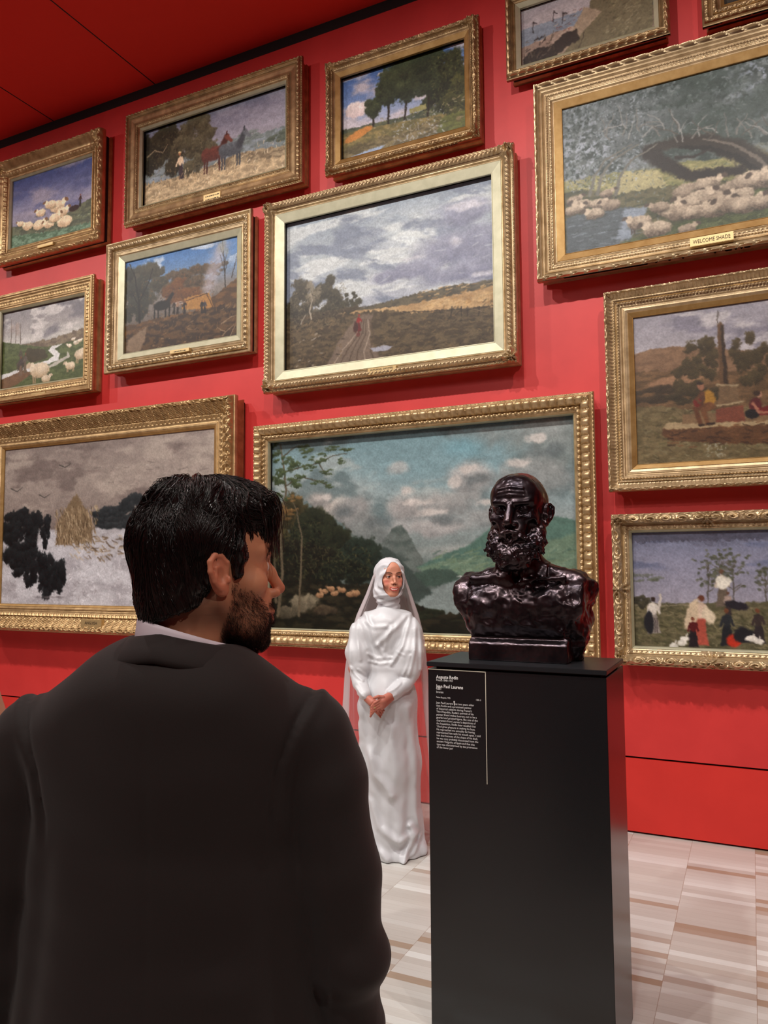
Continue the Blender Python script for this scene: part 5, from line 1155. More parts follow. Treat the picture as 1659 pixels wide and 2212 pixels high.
M_bronze = mat('dark_bronze', rgb(50, 42, 46), 0.27, 0.9)
noise_color(M_bronze, rgb(44, 38, 42), rgb(76, 64, 66), 9)
def build_bust():
    # frame: x = world -x (subject's right is the viewer's left), y = world -y, z up
    k = 1.16
    v = Vol((-0.27, -0.24, -0.50), (0.27, 0.17, 0.19), 0.0030)
    hv = Vol((-0.11, -0.13, -0.17), (0.11, 0.15, 0.15), 0.0030 / k)
    head_sdf(hv, open_mouth=True)
    for s in (-1, 1):                       # drawn cheeks, brow folds, full beard
        hv.ell((s * 0.052, 0.066, -0.042), (0.012, 0.016, 0.022), 0.012, sub=True)
        hv.cap((s * 0.046, 0.078, 0.031), (s * 0.012, 0.093, 0.029), 0.007, 0.007, 0.006)
        hv.cap((s * 0.044, 0.084, -0.004), (s * 0.024, 0.087, -0.008), 0.003, 0.003, 0.004)
    for z in (0.050, 0.060, 0.071):
        hv.chain([(-0.035, 0.084, z - 0.003), (0, 0.095 - (z - 0.05) * 0.3, z), (0.035, 0.084, z - 0.003)], 0.0028, 0.004)
    hv.chain([(0, 0.096, 0.02), (0, 0.104, 0.0), (0, 0.119, -0.024)], [0.008, 0.009, 0.0115], 0.006)
    for s in (-1, 1):
        hv.chain([(0, 0.104, -0.050), (s * 0.020, 0.098, -0.055), (s * 0.034, 0.082, -0.072)], [0.0070, 0.0072, 0.0058], 0.006)
        hv.chain([(s * 0.064, 0.012, -0.030), (s * 0.062, 0.034, -0.062), (s * 0.045, 0.062, -0.092), (0, 0.080, -0.118)], [0.012, 0.019, 0.025, 0.028], 0.012)
        hv.chain([(s * 0.046, 0.052, -0.098), (s * 0.022, 0.062, -0.130)], [0.026, 0.024], 0.012)
    hv.ell((0, 0.060, -0.122), (0.036, 0.034, 0.030), 0.014)
    hv.chain([(-0.014, 0.104, -0.068), (0, 0.108, -0.070), (0.014, 0.104, -0.068)], 0.006, 0.002, sub=True)
    def bd(x, y, z):
        b = sstep(-0.042, -0.062, z) * sstep(-0.005, 0.03, y) + sstep(0.03, 0.0, z) * sstep(0.05, 0.056, np.abs(x)) * 0.3
        n = fbm(x * 62, z * 62, 3, 3, z=y * 62); n2 = fbm(x * 150, z * 110, 8, 2, z=y * 150)
        hair = sstep(0.075, 0.10, z) + sstep(-0.01, -0.05, y) * sstep(-0.02, 0.02, z)
        return -(n - 0.5) * 0.024 * b - (n2 - 0.5) * 0.006 * (b + 0.10) - np.clip(hair, 0, 1) * (fbm(x * 160, z * 160, 5, 2, z=y * 160) - 0.5) * 0.0025 - (fbm(x * 40, z * 40, 15, 2, z=y * 40) - 0.5) * 0.004
    hv.disp(bd, 0.02)
    V, Q = hv.mesh(); HV = V * k; HQ = Q
    # torso
    T = [((0, -0.045, -0.08), (0, -0.055, -0.24), 0.068, 0.078)]
    v.cap((0, -0.030, -0.04), (0, -0.050, -0.24), 0.062, 0.076)
    v.ell((0, -0.070, -0.36), (0.170, 0.105, 0.13), 0.04)
    for s in (-1, 1):
        v.cap((s * 0.02, -0.070, -0.215), (s * 0.175, -0.070, -0.268), 0.042, 0.048, 0.05)           # trapezius to shoulder
        v.ell((s * 0.190, -0.075, -0.292), (0.056, 0.072, 0.064), 0.03)                                # deltoid
        v.cap((s * 0.018, 0.012, -0.238), (s * 0.150, -0.005, -0.232), 0.012, 0.013, 0.016)            # collar bone
        v.ell((s * 0.082, 0.004, -0.318), (0.078, 0.040, 0.052), 0.02)                                 # breast muscle
        v.cap((s * 0.048, 0.012, -0.10), (s * 0.016, 0.016, -0.236), 0.012, 0.011, 0.014)              # neck sinew
        v.ell((s * 0.100, -0.010, -0.405), (0.050, 0.035, 0.040), 0.03)
    v.ell((0, 0.030, -0.232), (0.012, 0.02, 0.014), 0.012, sub=True)
    v.cap((0, 0.050, -0.26), (0, 0.045, -0.40), 0.010, 0.012, 0.02, sub=True)
    v.box((0, -0.09, -0.40), (0.155, 0.11, 0.12), 0.03, 0.03)
    # arms cut off: slanting in towards the base
    for s in (-1, 1):
        v.ell((s * 0.150, -0.080, -0.340), (0.085, 0.085, 0.085), 0.04)
    v.ell((-0.160, -0.110, -0.36), (0.060, 0.080, 0.150), 0.03)
    v.plane((0.92, 0, -0.38), 0.3145, 0.008); v.plane((-0.975, 0.14, -0.16), 0.245, 0.010)
    v.plane((0, -1, 0), 0.205, 0.02)
    def rg(x, y, z):
        return -(fbm(x * 15, z * 15, 2, 2, z=y * 15) - 0.5) * 0.034 - (fbm(x * 34, z * 34, 12, 2, z=y * 34) - 0.5) * 0.008 - (fbm(x * 60, z * 60, 7, 2, z=y * 60) - 0.5) * 0.0045 * (1 + 2.0 * sstep(-0.39, -0.43, z))
    v.disp(rg, 0.03)
    # base block with a chamfered front edge
    v.box((0.0, -0.085, -0.4725), (0.162, 0.112, 0.0275 + 0.02), 0.006, 0.004)
    v.box((0.0, -0.080, -0.438), (0.158, 0.104, 0.016), 0.012, 0.006)
    v.box((0.0, 0.045, -0.424), (0.17, 0.030, 0.026), 0.004, 0.006, sub=True, rot=rotx(-0.62))
    v.disp(lambda x, y, z: -(fbm(x * 60, z * 60, 4, 2, z=y * 60) - 0.5) * 0.003, 0.02)
    v.plane((0, 0, -1), 0.4995)
    V, Q = v.mesh()
    HV[:, 1] += -0.002; HV[:, 0] -= 0.010; HV[:, 2] -= 0.030
    allV = np.concatenate([V, HV]); allQ = np.concatenate([Q, HQ + len(V)])
    # placement
    yb = PY0 + 0.072; p0 = floorpt(1018, 1423, PZ); p1 = floorpt(1222, 1438, PZ)
    cxw = (p0[0] + p1[0]) / 2; front = (p0[1] + p1[1]) / 2; S = (p1[0] - p0[0]) / 0.324
    print('bust scale', S, 'front', front, PY0, PY1)
    A = np.array([[-1, 0, 0], [0, -1, 0], [0, 0, 1.0]]) * S
    O = np.array([cxw, front + 0.027 * S, PZ + 0.4995 * S])
    W = xf(allV, O, A)
    o = np_mesh('bronze_bust', W, allQ, M_bronze)
    tag(o, 'dark bronze bust of a bearded man with bare shoulders on the black plinth', 'bust')
build_bust()
# ================================================================== people
CR = np.array([CM[0][0], CM[0][1], 0.0]); CR /= np.linalg.norm(CR)       # viewer's right, level
CF = np.array([-CR[1], CR[0], 0.0])                                      # away from the viewer, level
class Frame:
    """local frame: x to the viewer's right, y away, z up; origin on the floor under a photo column at a given distance"""
    def __init__(s, px, dist):
        r = ray(px, 1300); r = r * dist / (r @ CF); s.O = CAMPOS + r; s.O[2] = 0.0; s.A = np.array([CR, CF, [0, 0, 1.0]]); s.dist = dist
    def J(s, px, py, y=0.0):
        r = ray(px, py); t = (s.dist + y) / (r @ CF); p = CAMPOS + r * t - s.O; return np.array([p @ CR, y, p[2]])
    def w(s, V): return xf(V, s.O, s.A)
def strand_tubes(P, R, sides=3):
    """P (n,m,3) paths, R (n,m) radii -> verts, quads"""
    n, m, _ = P.shape; T = np.gradient(P, axis=1); T /= np.maximum(np.linalg.norm(T, axis=-1, keepdims=True), 1e-9)
    up = np.array([0.31, 0.52, 0.79]); A = np.cross(T, up); A /= np.maximum(np.linalg.norm(A, axis=-1, keepdims=True), 1e-9); B = np.cross(T, A)
    a = np.arange(sides) * 2 * PI / sides
    V = P[:, :, None, :] + (A[:, :, None, :] * np.cos(a)[None, None, :, None] + B[:, :, None, :] * np.sin(a)[None, None, :, None]) * R[:, :, None, None]
    idx = np.arange(n * m * sides).reshape(n, m, sides); nx = np.roll(idx, -1, axis=2)
    Q = np.stack([idx[:, :-1], nx[:, :-1], nx[:, 1:], idx[:, 1:]], -1).reshape(-1, 4)
    return V.reshape(-1, 3), Q
def grow(vol, S, dirfn, L, m, lift, r0, seed=0, taper=0.3, wob=0.15):
    """strands that creep along the surface of vol from seeds S"""
    rg = np.random.default_rng(seed); n = len(S); p = S.copy(); out = [p.copy()]; L = np.broadcast_to(L, (n,)); ph = rg.normal(size=(n, 3)) * wob
    lf = np.broadcast_to(lift, (n,)) * rg.uniform(0.3, 1.2, n)
    for i in range(1, m):
        g = vol.grad(p); d = dirfn(p) + ph; d -= g * (d * g).sum(-1, keepdims=True); d /= np.maximum(np.linalg.norm(d, axis=-1, keepdims=True), 1e-6)
        p = p + d * (L / (m - 1))[:, None]; g = vol.grad(p); t = i / (m - 1)
        p = p - g * (vol.at(p) - lf * math.sin(PI * min(1, t * 1.0) * 0.9) - 0.0003)[:, None]; out.append(p.copy())
    P = np.stack(out, 1); jl = np.linalg.norm(np.diff(P, axis=1), axis=-1).max(1); ok = jl < np.maximum(L, 0.004) / (m - 1) * 2.5 + 0.004
    P = P[ok]; n = len(P); tt = np.linspace(0, 1, m); R = r0 * (1 - (1 - taper) * tt[None, :] ** 1.5) * rg.uniform(0.6, 1.3, (n, 1))
    return P, R
def vc_mat(name, rough, sub=0.0, spec=0.4):
    M = mat(name, (0.5, 0.3, 0.2, 1), rough, spec=spec, sub=sub); a = nd(M, 'ShaderNodeVertexColor'); a.layer_name = 'Col'
    lk(M, a.outputs['Color'], bsdf(M).inputs['Base Color']); noise_bump(M, 900, 0.12, 0.0004); return M
def mixc(C, m, c):
    return C + (lin(np.array(c) / 255.0) - C) * np.clip(m, 0, 1)[:, None]
def simple_hand(v, wrist, palm, fdir, side, curl, sc=1.0, k=0.004):
    """palm and five bent fingers; wrist point, palm direction, across direction (towards the thumb), curl direction"""
    wrist = np.array(wrist, float); f = np.array(fdir, float); f /= np.linalg.norm(f); s = np.array(side, float); s /= np.linalg.norm(s); c = np.array(curl, float); c /= np.linalg.norm(c)
    kn = wrist + f * 0.085 * sc
    for i, o in enumerate((0.030, 0.011, -0.009, -0.028)): v.cap(wrist + s * o * 0.6 * sc, kn + s * o * sc, 0.015 * sc, 0.0105 * sc, 0.012)
    for i, (o, L) in enumerate(((0.031, 0.072), (0.011, 0.080), (-0.010, 0.074), (-0.029, 0.058))):
        a = kn + s * o * sc; b = a + (f * 0.80 + c * 0.6) * L * 0.45 * sc; d = b + (f * 0.25 + c * 0.97) * L * 0.32 * sc; e = d + (f * -0.2 + c * 0.97) * L * 0.25 * sc
        v.chain([a, b, d, e], [0.0095 * sc, 0.0088 * sc, 0.0080 * sc, 0.0068 * sc], 0.002)
    a = wrist + f * 0.025 * sc + s * 0.020 * sc; b = a + (s * 0.7 + f * 0.6 + c * 0.25) * 0.038 * sc; d = b + (f * 0.85 + c * 0.45) * 0.032 * sc; e = d + (f * 0.7 + c * 0.7) * 0.022 * sc
    v.chain([a, b, d, e], [0.014 * sc, 0.0115 * sc, 0.010 * sc, 0.008 * sc], 0.006)
# ------------------------------------------------------------------ the man in the foreground
M_suit = mat('dark_suit_wool', rgb(41, 35, 34), 0.75, spec=0.25, sheen=0.12); noise_bump(M_suit, 700, 0.25, 0.0006)
M_shirt = mat('white_shirt_cotton', rgb(226, 216, 226), 0.7, spec=0.2)
M_skin = vc_mat('skin', 0.48, 0.08)
M_hair = mat('black_hair', rgb(24, 20, 19), 0.26, spec=0.6)
M_beard = mat('dark_beard_hair', rgb(34, 22, 17), 0.45, spec=0.35)
M_shoe = mat('black_shoe_leather', rgb(16, 14, 14), 0.3)
def build_man():
    B = Frame(378, 1.17)
    # head: faces the viewer's right and a little away
    th = math.radians(26); hp = B.J(452, 1243, 0.0)
    fwd = np.array([math.cos(th), math.sin(th), 0.0]); rgt = np.array([math.sin(th), -math.cos(th), 0.0])
    HA = np.array([rgt, fwd, [0, 0, 1.0]])
    pt = rotx(math.radians(-1.5)); HA = pt @ HA
    hl = lambda V: xf(V, hp, HA)                    # head local -> body frame
    hv = Vol((-0.105, -0.130, -0.165), (0.105, 0.150, 0.150), 0.0018)
    head_sdf(hv)
    hv.cap((0.0, -0.030, -0.06), (0.0, -0.050, -0.165), 0.056, 0.060, 0.02)
    hv.cap((0.046, -0.024, -0.045), (0.028, 0.008, -0.150), 0.012, 0.012, 0.018)
    for s in (-1, 1): hv.ell((s * 0.040, 0.048, -0.072), (0.020, 0.030, 0.024), 0.02)
    V, Q = hv.mesh(); V = smoothV(V, Q, 1)
    x, y, z = V.T
    C = np.tile(lin(np.array([216, 152, 116]) / 255.0), (len(V), 1))
    nz = fbm(x * 60, z * 60, 4, 3, z=y * 60)
    C = mixc(C, (nz - 0.4) * 0.8, (186, 118, 90)); C = mixc(C, np.exp(-((y - 0.11) ** 2 + (z + 0.025) ** 2 + x ** 2) / 0.0004) * 0.5, (196, 104, 84))
    earm = sstep(0.074, 0.082, np.abs(x)) * (y < 0.02); C = mixc(C, earm * 0.6, (206, 122, 96))
    line = -0.002 - 0.62 * np.clip(y - 0.016, 0, 1)                                       # cheek line of the beard
    bm = sstep(line + 0.010, line - 0.022, z) * sstep(0.012, 0.026, y + 0.25 * np.clip(-0.03 - z, 0, 1)) * (1 - sstep(0.070, 0.078, np.abs(x)) * sstep(0.01, 0.0, y))
    bm = np.maximum(bm * (1 - sstep(0.066, 0.086, y) * sstep(-0.072, -0.052, z)), np.exp(-((z + 0.050) / 0.006) ** 2) * sstep(0.075, 0.085, y) * (np.abs(x) < 0.032))
    bm = np.maximum(bm, sstep(-0.078, -0.086, z) * sstep(0.055, 0.075, y)); bm *= sstep(-0.135, -0.115, z)
    C = mixc(C, bm * 0.55, (72, 46, 34)); C = mixc(C, np.exp(-((z + 0.066) / 0.0065) ** 2) * sstep(0.082, 0.09, y) * (np.abs(x) < 0.026), (168, 92, 80))
    scalp = sstep(0.02, -0.03, y + 0.4 * z) * sstep(-0.10, -0.06, z); C = mixc(C, np.clip(scalp, 0, 1) * 0.7 * (np.abs(x) < 0.073), (60, 44, 38))
    # rest of the body, hidden under the clothes down to the wrists
    bv = Vol((-0.42, -0.22, 0.02), (0.42, 0.42, 1.52), 0.011)
    bv.ell((0, 0, 1.27), (0.15, 0.09, 0.17)).ell((0, 0, 1.02), (0.15, 0.095, 0.16), 0.05)
    bv.cap((0.0, 0.0, 1.42), tuple(hl(np.array([[0, -0.05, -0.15]]))[0]), 0.05, 0.05, 0.02)
    for s in (-1, 1):
        bv.chain([(s * 0.10, 0, 1.36), (s * 0.18, 0, 1.32), (s * 0.250, 0.0, 1.09), (s * 0.22, 0.20, 0.99)], [0.04, 0.035, 0.035, 0.028], 0.03)
        bv.chain([(s * 0.09, 0, 0.94), (s * 0.10, 0.0, 0.50), (s * 0.11, -0.01, 0.08)], [0.085, 0.055, 0.038], 0.03)
    V2, Q2 = bv.mesh()
    hand = Vol((-0.36, 0.15, 0.80), (0.36, 0.42, 1.08), 0.004)
    for s in (-1, 1): simple_hand(hand, (s * 0.215, 0.215, 0.985), None, (-s * 0.55, 0.8, 0.0), (0, 0.1, 1), (-s * 1, -0.1, -0.3))
    V3, Q3 = hand.mesh()
    AV = np.concatenate([hl(V), V2, V3]); AQ = np.concatenate([Q, Q2 + len(V), Q3 + len(V) + len(V2)])
    C2 = np.tile(lin(np.array([198, 138, 108]) / 255.0), (len(V2) + len(V3), 1))
    body = np_mesh('person', B.w(AV), AQ, M_skin, colors=np.concatenate([C, C2]))
    tag(body, 'man seen from behind in a dark suit, head turned right, black hair and trimmed beard', 'person')
    # eyes
    for s in (-1, 1):
        ev = Vol((s * 0.0315 - 0.016, 0.055, -0.006), (s * 0.0315 + 0.016, 0.088, 0.028), 0.0012); ev.ell((s * 0.0315, 0.0705, 0.0105), (0.0148, 0.0145, 0.0125)); a, b = ev.mesh()
        dd = np.hypot(a[:, 0] - s * 0.0315, a[:, 2] - 0.0105); c = np.tile(lin(np.array([220, 210, 200]) / 255.0), (len(a), 1)); c = mixc(c, (dd < 0.0062) & (a[:, 1] > 0.07), (40, 24, 16))
        np_mesh('eye', B.w(hl(a)), b, M_skin, body, colors=c)
    # hair mass
    hr = Vol((-0.110, -0.140, -0.145), (0.110, 0.135, 0.170), 0.002)
    hr.ell((0, -0.016, 0.049), (0.0830, 0.100, 0.094))
    hr.ell((0.006, 0.040, 0.096), (0.062, 0.066, 0.046), 0.03); hr.ell((0.012, -0.020, 0.118), (0.05, 0.06, 0.030), 0.02)
    hr.ell((0, -0.046, -0.020), (0.068, 0.063, 0.060), 0.03)
    hr.ell((0, -0.048, -0.055), (0.062, 0.054, 0.042), 0.02)
    for s in (-1, 1): hr.cap((s * 0.072, 0.026, 0.035), (s * 0.0695, 0.027, 0.004), 0.012, 0.004, 0.012)
    # clear the face, the ears and the neck in front
    for s in (-1, 1):
        hr.ell((s * 0.090, 0.004, -0.004), (0.030, 0.019, 0.029), 0.006, sub=True)
        hr.cap((s * 0.085, -0.012, -0.045), (s * 0.085, -0.030, -0.12), 0.028, 0.050, 0.01, sub=True)
    XX, YY, ZZ = np.meshgrid(*hr.ax, indexing='ij', sparse=True)
    cutz = 0.018 + (YY - 0.034) * 0.62 + 0.006 * np.sin(YY * 160)
    Rg = np.maximum(-(YY - 0.034), ZZ - cutz) * 0.8; hr.f = np.maximum(hr.f, -Rg - 0.0 * XX).astype(np.float32)
    hr.box((0, 0.045, -0.11), (0.12, 0.060, 0.10), 0.02, 0.01, sub=True)
    hr.box((0, 0.055, -0.150), (0.12, 0.085, 0.1), 0.02, 0.01, sub=True)
    hr.plane((0, 0.35, -0.93), 0.028, 0.004)
    crown = np.array([-0.012, -0.028, 0.150])
    def ang(x, y, z): return np.arctan2(y - crown[1], x - crown[0])
    def hd(x, y, z):
        a = ang(x, y, z); r = np.sqrt((x - crown[0]) ** 2 + (y - crown[1]) ** 2)
        sw = a + r * 7.0 + (fbm(x * 14, z * 14, 21, 2, z=y * 14) - 0.5) * 1.2
        top = sstep(-0.02, 0.06, z)
        return -sstep(0.004, 0.03, r) * ((fbm(sw * 7.0, z * 5, 3, 3) - 0.5) * 0.018 * (0.25 + 0.75 * top) + (fbm(sw * 22.0, z * 8, 9, 2) - 0.5) * 0.006)
    hr.disp(hd, 0.02)
    HV, HQ = hr.mesh(); hair = np_mesh('hair', B.w(hl(HV)), HQ, M_hair, body)
    rg = np.random.default_rng(5)
    def flow(p):
        d = p - crown; a = np.arctan2(d[:, 1], d[:, 0]); nz_ = fbm(p[:, 0] * 16, p[:, 2] * 16, 21, 2, z=p[:, 1] * 16) - 0.5
        h = np.stack([d[:, 0], d[:, 1], np.zeros(len(p))], -1); h /= np.maximum(np.linalg.norm(h, axis=-1, keepdims=True), 1e-6)
        tan = np.stack([-h[:, 1], h[:, 0], h[:, 2]], -1)
        side = sstep(0.09, 0.03, p[:, 2])[:, None]
        return h * (1 - side * 0.7) + tan * (nz_ * 2.2 - 0.25)[:, None] + np.array([0.0, 0.22, -1.0]) * (0.25 + side)
    vis = HV[(HV[:, 2] > -0.045 - 0.2 * np.clip(-HV[:, 1] - 0.04, 0, 1))]
    S = vis[rg.integers(0, len(vis), 5200)]; up = S[:, 2] > 0.0; S = S[up | (rg.random(len(S)) < 0.6)]
    n = len(S); L = np.where(S[:, 2] > 0.07, rg.uniform(0.04, 0.095, n), rg.uniform(0.015, 0.04, n))
    P, R = grow(hr, S, flow, L, 10, np.where(S[:, 2] > 0.06, 0.0035, 0.001), 0.00075, 3)
    # loose locks falling over the forehead
    k = 420; F0 = np.stack([rg.uniform(-0.045, 0.060, k), rg.uniform(0.060, 0.088, k), rg.uniform(0.098, 0.125, k)], -1); t = np.linspace(0, 1, 12)[None, :, None]
    dx = rg.normal(0, 0.006, (k, 1, 1)); fo = rg.uniform(0.006, 0.020, (k, 1, 1)); dn = rg.uniform(0.035, 0.090, (k, 1, 1))
    LP = F0[:, None, :] + np.concatenate([dx * t + 0.004 * np.sin(t * 5 + dx * 300), fo * np.sin(t * PI * 0.62) + 0 * dn, -dn * t ** 1.5 + 0.010 * np.sin(t * PI)], -1)
    LR = 0.0009 * (1 - 0.6 * t[..., 0]) * np.ones((k, 1))
    k2 = 46; F1 = np.stack([rg.uniform(-0.02, 0.06, k2), rg.uniform(-0.06, 0.07, k2), np.full(k2, 0.0)], -1)
    F1[:, 2] = 0.132 - (F1[:, 1] - 0.01) ** 2 * 3; t2 = np.linspace(0, 1, 12)[None, :, None]; s2 = rg.uniform(0.03, 0.07, (k2, 1, 1)); h2 = rg.uniform(0.004, 0.013, (k2, 1, 1))
    LP2 = F1[:, None, :] + np.concatenate([0.2 * s2 * t2, s2 * t2 * rg.choice([-1, 1], (k2, 1, 1)), h2 * np.sin(t2 * PI) - 0.018 * t2 ** 2], -1); LR2 = 0.0004 * np.ones((k2, 12))
    a = strand_tubes(P, R); b = strand_tubes(LP, LR); c = strand_tubes(LP2, LR2)
    SV = np.concatenate([a[0], b[0], c[0]]); SQ = np.concatenate([a[1], b[1] + len(a[0]), c[1] + len(a[0]) + len(b[0])])
    so = np_mesh('hair_strands', B.w(hl(SV)), SQ, M_hair, hair); so.matrix_parent_inverse = Matrix.Identity(4); so['kind'] = 'stuff'
    # beard and brows: short hairs on the skin
    cand = np.nonzero(bm > 0.25)[0]; w_ = bm[cand]; cand = cand[rg.random(len(cand)) < w_]
    S = V[rg.choice(cand, 6500)]; d0 = lambda p: np.stack([-np.sign(p[:, 0]) * 0.05, 0.25 + 0 * p[:, 1], -1 + 0 * p[:, 0]], -1)
    lng = 0.005 + 0.008 * sstep(-0.07, -0.10, S[:, 2]) + 0.002
    P, R = grow(hv, S, d0, lng * rg.uniform(0.6, 1.2, len(S)), 4, 0.0028, 0.00020, 7, 0.4, 0.4)
    P[:, 1:, :] += (hv.grad(P[:, 0])[:, None, :] * (np.arange(1, 4)[None, :, None] / 3) * (0.001 + 0.006 * sstep(-0.085, -0.105, P[:, 0, 2]))[:, None, None])
    a = strand_tubes(P, R)
    bo = np_mesh('beard', B.w(hl(a[0])), a[1], M_beard, body)
    for s in (-1, 1):
        e0 = []
        for i in range(170):
            t_ = rg.random(); e0.append((s * (0.014 + 0.034 * t_), 0.092 - 0.020 * t_ ** 1.6, 0.030 + 0.006 * math.sin(t_ * 2.6) + rg.normal(0, 0.0018)))
        S = np.array(e0); S = S - hv.grad(S) * hv.at(S)[:, None]
        P, R = grow(hv, S, lambda p: np.stack([np.sign(p[:, 0]), 0 * p[:, 0], 0.25 + 0 * p[:, 0]], -1), 0.008, 4, 0.001, 0.00028, 9, 0.4, 0.3); a = strand_tubes(P, R)
        np_mesh('eyebrow', B.w(hl(a[0])), a[1], M_beard, body)
    # shirt collar: folded band round the neck
    cyn = hl(np.array([[0.0, -0.046, -0.125]]))[0][1] + 0.006
    nk = hl(np.array([[0.0, -0.046, -0.125]]))[0]
    def ring(rows, name, m, parent, thick=0.003, cut=None, segs=96):
        Vv = []; Ff = []; rr = rows + [(r[0] - thick, r[1] - thick, r[2], r[3], r[4], r[5]) for r in rows[::-1]]
        for (rx, ry, cx, cy, z0, tilt) in rr:
            for i in range(segs):
                a_ = 2 * PI * i / segs; xx = cx + math.cos(a_) * rx; yy = cy + math.sin(a_) * ry; Vv.append((xx, yy, z0 + tilt(xx, yy)))
        m_ = len(rr)
        for j in range(m_):
            for i in range(segs): a1 = j * segs + i; b1 = j * segs + (i + 1) % segs; c1 = ((j + 1) % m_) * segs + (i + 1) % segs; d1 = ((j + 1) % m_) * segs + i; Ff.append([a1, b1, c1, d1])
        return np_mesh(name, B.w(np.array(Vv)), np.array(Ff), m, parent)
    zt = B.J(330, 1333, -0.09)[2]; ax = B.J(402, 1360, -0.03)[0]
    tl = lambda x_, y_: -0.30 * (x_ - ax + 0.07) * (x_ > ax - 0.07) - 0.10 * (y_ + 0.07)
    ring([(0.078, 0.072, ax, cyn, zt - 0.075, tl), (0.0785, 0.073, ax, cyn, zt - 0.03, tl), (0.077, 0.0715, ax + 0.001, cyn, zt - 0.006, tl), (0.0750, 0.069, ax + 0.001, cyn, zt, tl)], 'shirt_collar', M_shirt, body)
    # jacket
    j = Vol((-0.44, -0.26, 0.60), (0.44, 0.34, 1.56), 0.0048)
    zs = B.J(690, 1493, 0)[2]; zb0 = B.J(380, 1421, -0.10)[2]
    j.ell((0, 0.0, 1.27), (0.205, 0.125, 0.235))
    j.ell((0, -0.02, 1.33), (0.19, 0.115, 0.13), 0.04)
    j.ell((0, 0.0, 1.05), (0.225, 0.125, 0.24), 0.06); j.ell((0, 0.0, 0.86), (0.235, 0.14, 0.26), 0.05)
    j.ell((ax * 0.5, -0.050, zb0 - 0.060), (0.140, 0.085, 0.075), 0.05)
    z1 = B.J(520, 1428, 0)[2]
    for s in (-1, 1):
        nb = np.array([ax + s * 0.070, 0.0, z1 - 0.074]); j.cap(nb, (s * 0.195, -0.005, zs - 0.062), 0.052, 0.058, 0.035)
        j.cap((ax * 0.5 + s * 0.03, -0.03, z1 - 0.092), (s * 0.12, -0.03, zs - 0.05), 0.06, 0.06, 0.04)
    for s in (-1, 1):
        j.chain([(s * 0.204, 0.0, zs - 0.066), (s * 0.230, -0.002, 1.28), (s * 0.246, -0.006, 1.15), (s * 0.258, 0.00, 1.03), (s * 0.262, 0.03, 0.93)], [0.064, 0.063, 0.060, 0.060, 0.055], 0.012)
        j.chain([(s * 0.258, 0.00, 1.03), (s * 0.250, 0.10, 0.985), (s * 0.225, 0.195, 0.985)], [0.058, 0.050, 0.042], 0.02)
    j.box((0, 0, 0.60), (0.5, 0.5, 0.11), 0, 0.0, sub=True)
    nj = np.array([ax, 0.0, 0.0])
    j.cap((ax, 0.01, z1 - 0.03), (ax, 0.01, z1 + 0.2), 0.076, 0.095, 0.01, sub=True)
    def jd(x, y, z):
        d = -(fbm(x * 5, z * 7, 31, 2, z=y * 5) - 0.5) * 0.016 - (fbm(x * 4 + z * 9, z * 5 - x * 3, 33, 2, z=y * 3) - 0.5) * 0.016 * sstep(1.38, 1.15, z)
        xc = np.interp(z, [1.20, 1.25, 1.32, 1.385, 1.43], [0.157, 0.158, 0.167, 0.194, 0.223]); d = d + (y < 0.02) * sstep(1.20, 1.26, z) * (0.0045 * np.exp(-((np.abs(x) - xc) / 0.005) ** 2) - 0.004 * np.exp(-((np.abs(x) - xc - 0.014) / 0.010) ** 2))
        d = d + (y < 0) * 0.006 * np.exp(-((np.abs(x) - 0.150 - 0.10 * (1.20 - z)) / 0.020) ** 2) * sstep(1.26, 1.18, z)
        arm = np.abs(x) > 0.24
        d = d + arm * 0.004 * np.sin(z * 46 + x * 18 + 3 * fbm(x * 8, z * 8, 2, 2)) * sstep(1.30, 1.12, z)
        seam = np.exp(-(x / 0.003) ** 2) * (y < 0); return d + seam * 0.0018
    j.disp(jd, 0.03); JV, JQ = j.mesh(); JV = smoothV(JV, JQ, 1); jac = np_mesh('jacket', B.w(JV), JQ, M_suit, body)
    # jacket collar standing round the neck, seam below
    z2 = B.J(380, 1371, -0.09)[2]; zb = B.J(380, 1421, -0.10)[2]
    tj = lambda x_, y_: -0.22 * max(0, x_ - ax + 0.02) - 0.05 * (y_ + 0.08) - 0.10 * max(0, ax - 0.03 - x_)
    c_ = ring([(0.118, 0.100, ax - 0.006, cyn - 0.006, zb - 0.008, tj), (0.116, 0.101, ax - 0.006, cyn - 0.006, zb + 0.001, tj), (0.101, 0.093, ax - 0.002, cyn - 0.004, (z2 + zb) / 2, tj), (0.089, 0.082, ax, cyn, z2 - 0.003, tj), (0.085, 0.079, ax, cyn, z2, tj)], 'jacket_collar', M_suit, jac, 0.006)
    c_.matrix_parent_inverse = Matrix.Identity(4)
    # trousers and shoes (below the picture)
    t = Vol((-0.30, -0.22, 0.03), (0.30, 0.22, 0.92), 0.008); t.ell((0, 0, 0.86), (0.185, 0.12, 0.12))
    for s in (-1, 1): t.chain([(s * 0.09, 0, 0.82), (s * 0.10, 0, 0.48), (s * 0.11, 0, 0.09)], [0.105, 0.078, 0.066], 0.04)
    t.plane((0, 0, -1), -0.05); TV, TQ = t.mesh(); np_mesh('trousers', B.w(TV), TQ, M_suit, body)
    for s in (-1, 1):
        h = Vol((s * 0.12 - 0.08, -0.12, -0.01), (s * 0.12 + 0.08, 0.24, 0.12), 0.005); h.ell((s * 0.115, -0.02, 0.05), (0.042, 0.07, 0.05)); h.ell((s * 0.122, 0.09, 0.03), (0.046, 0.12, 0.036), 0.02); h.plane((0, 0, -1), 0.0); a, b = h.mesh(); a[:, 2] = np.maximum(a[:, 2], 0.0)
        np_mesh('shoe', B.w(a), b, M_shoe, body)
build_man()
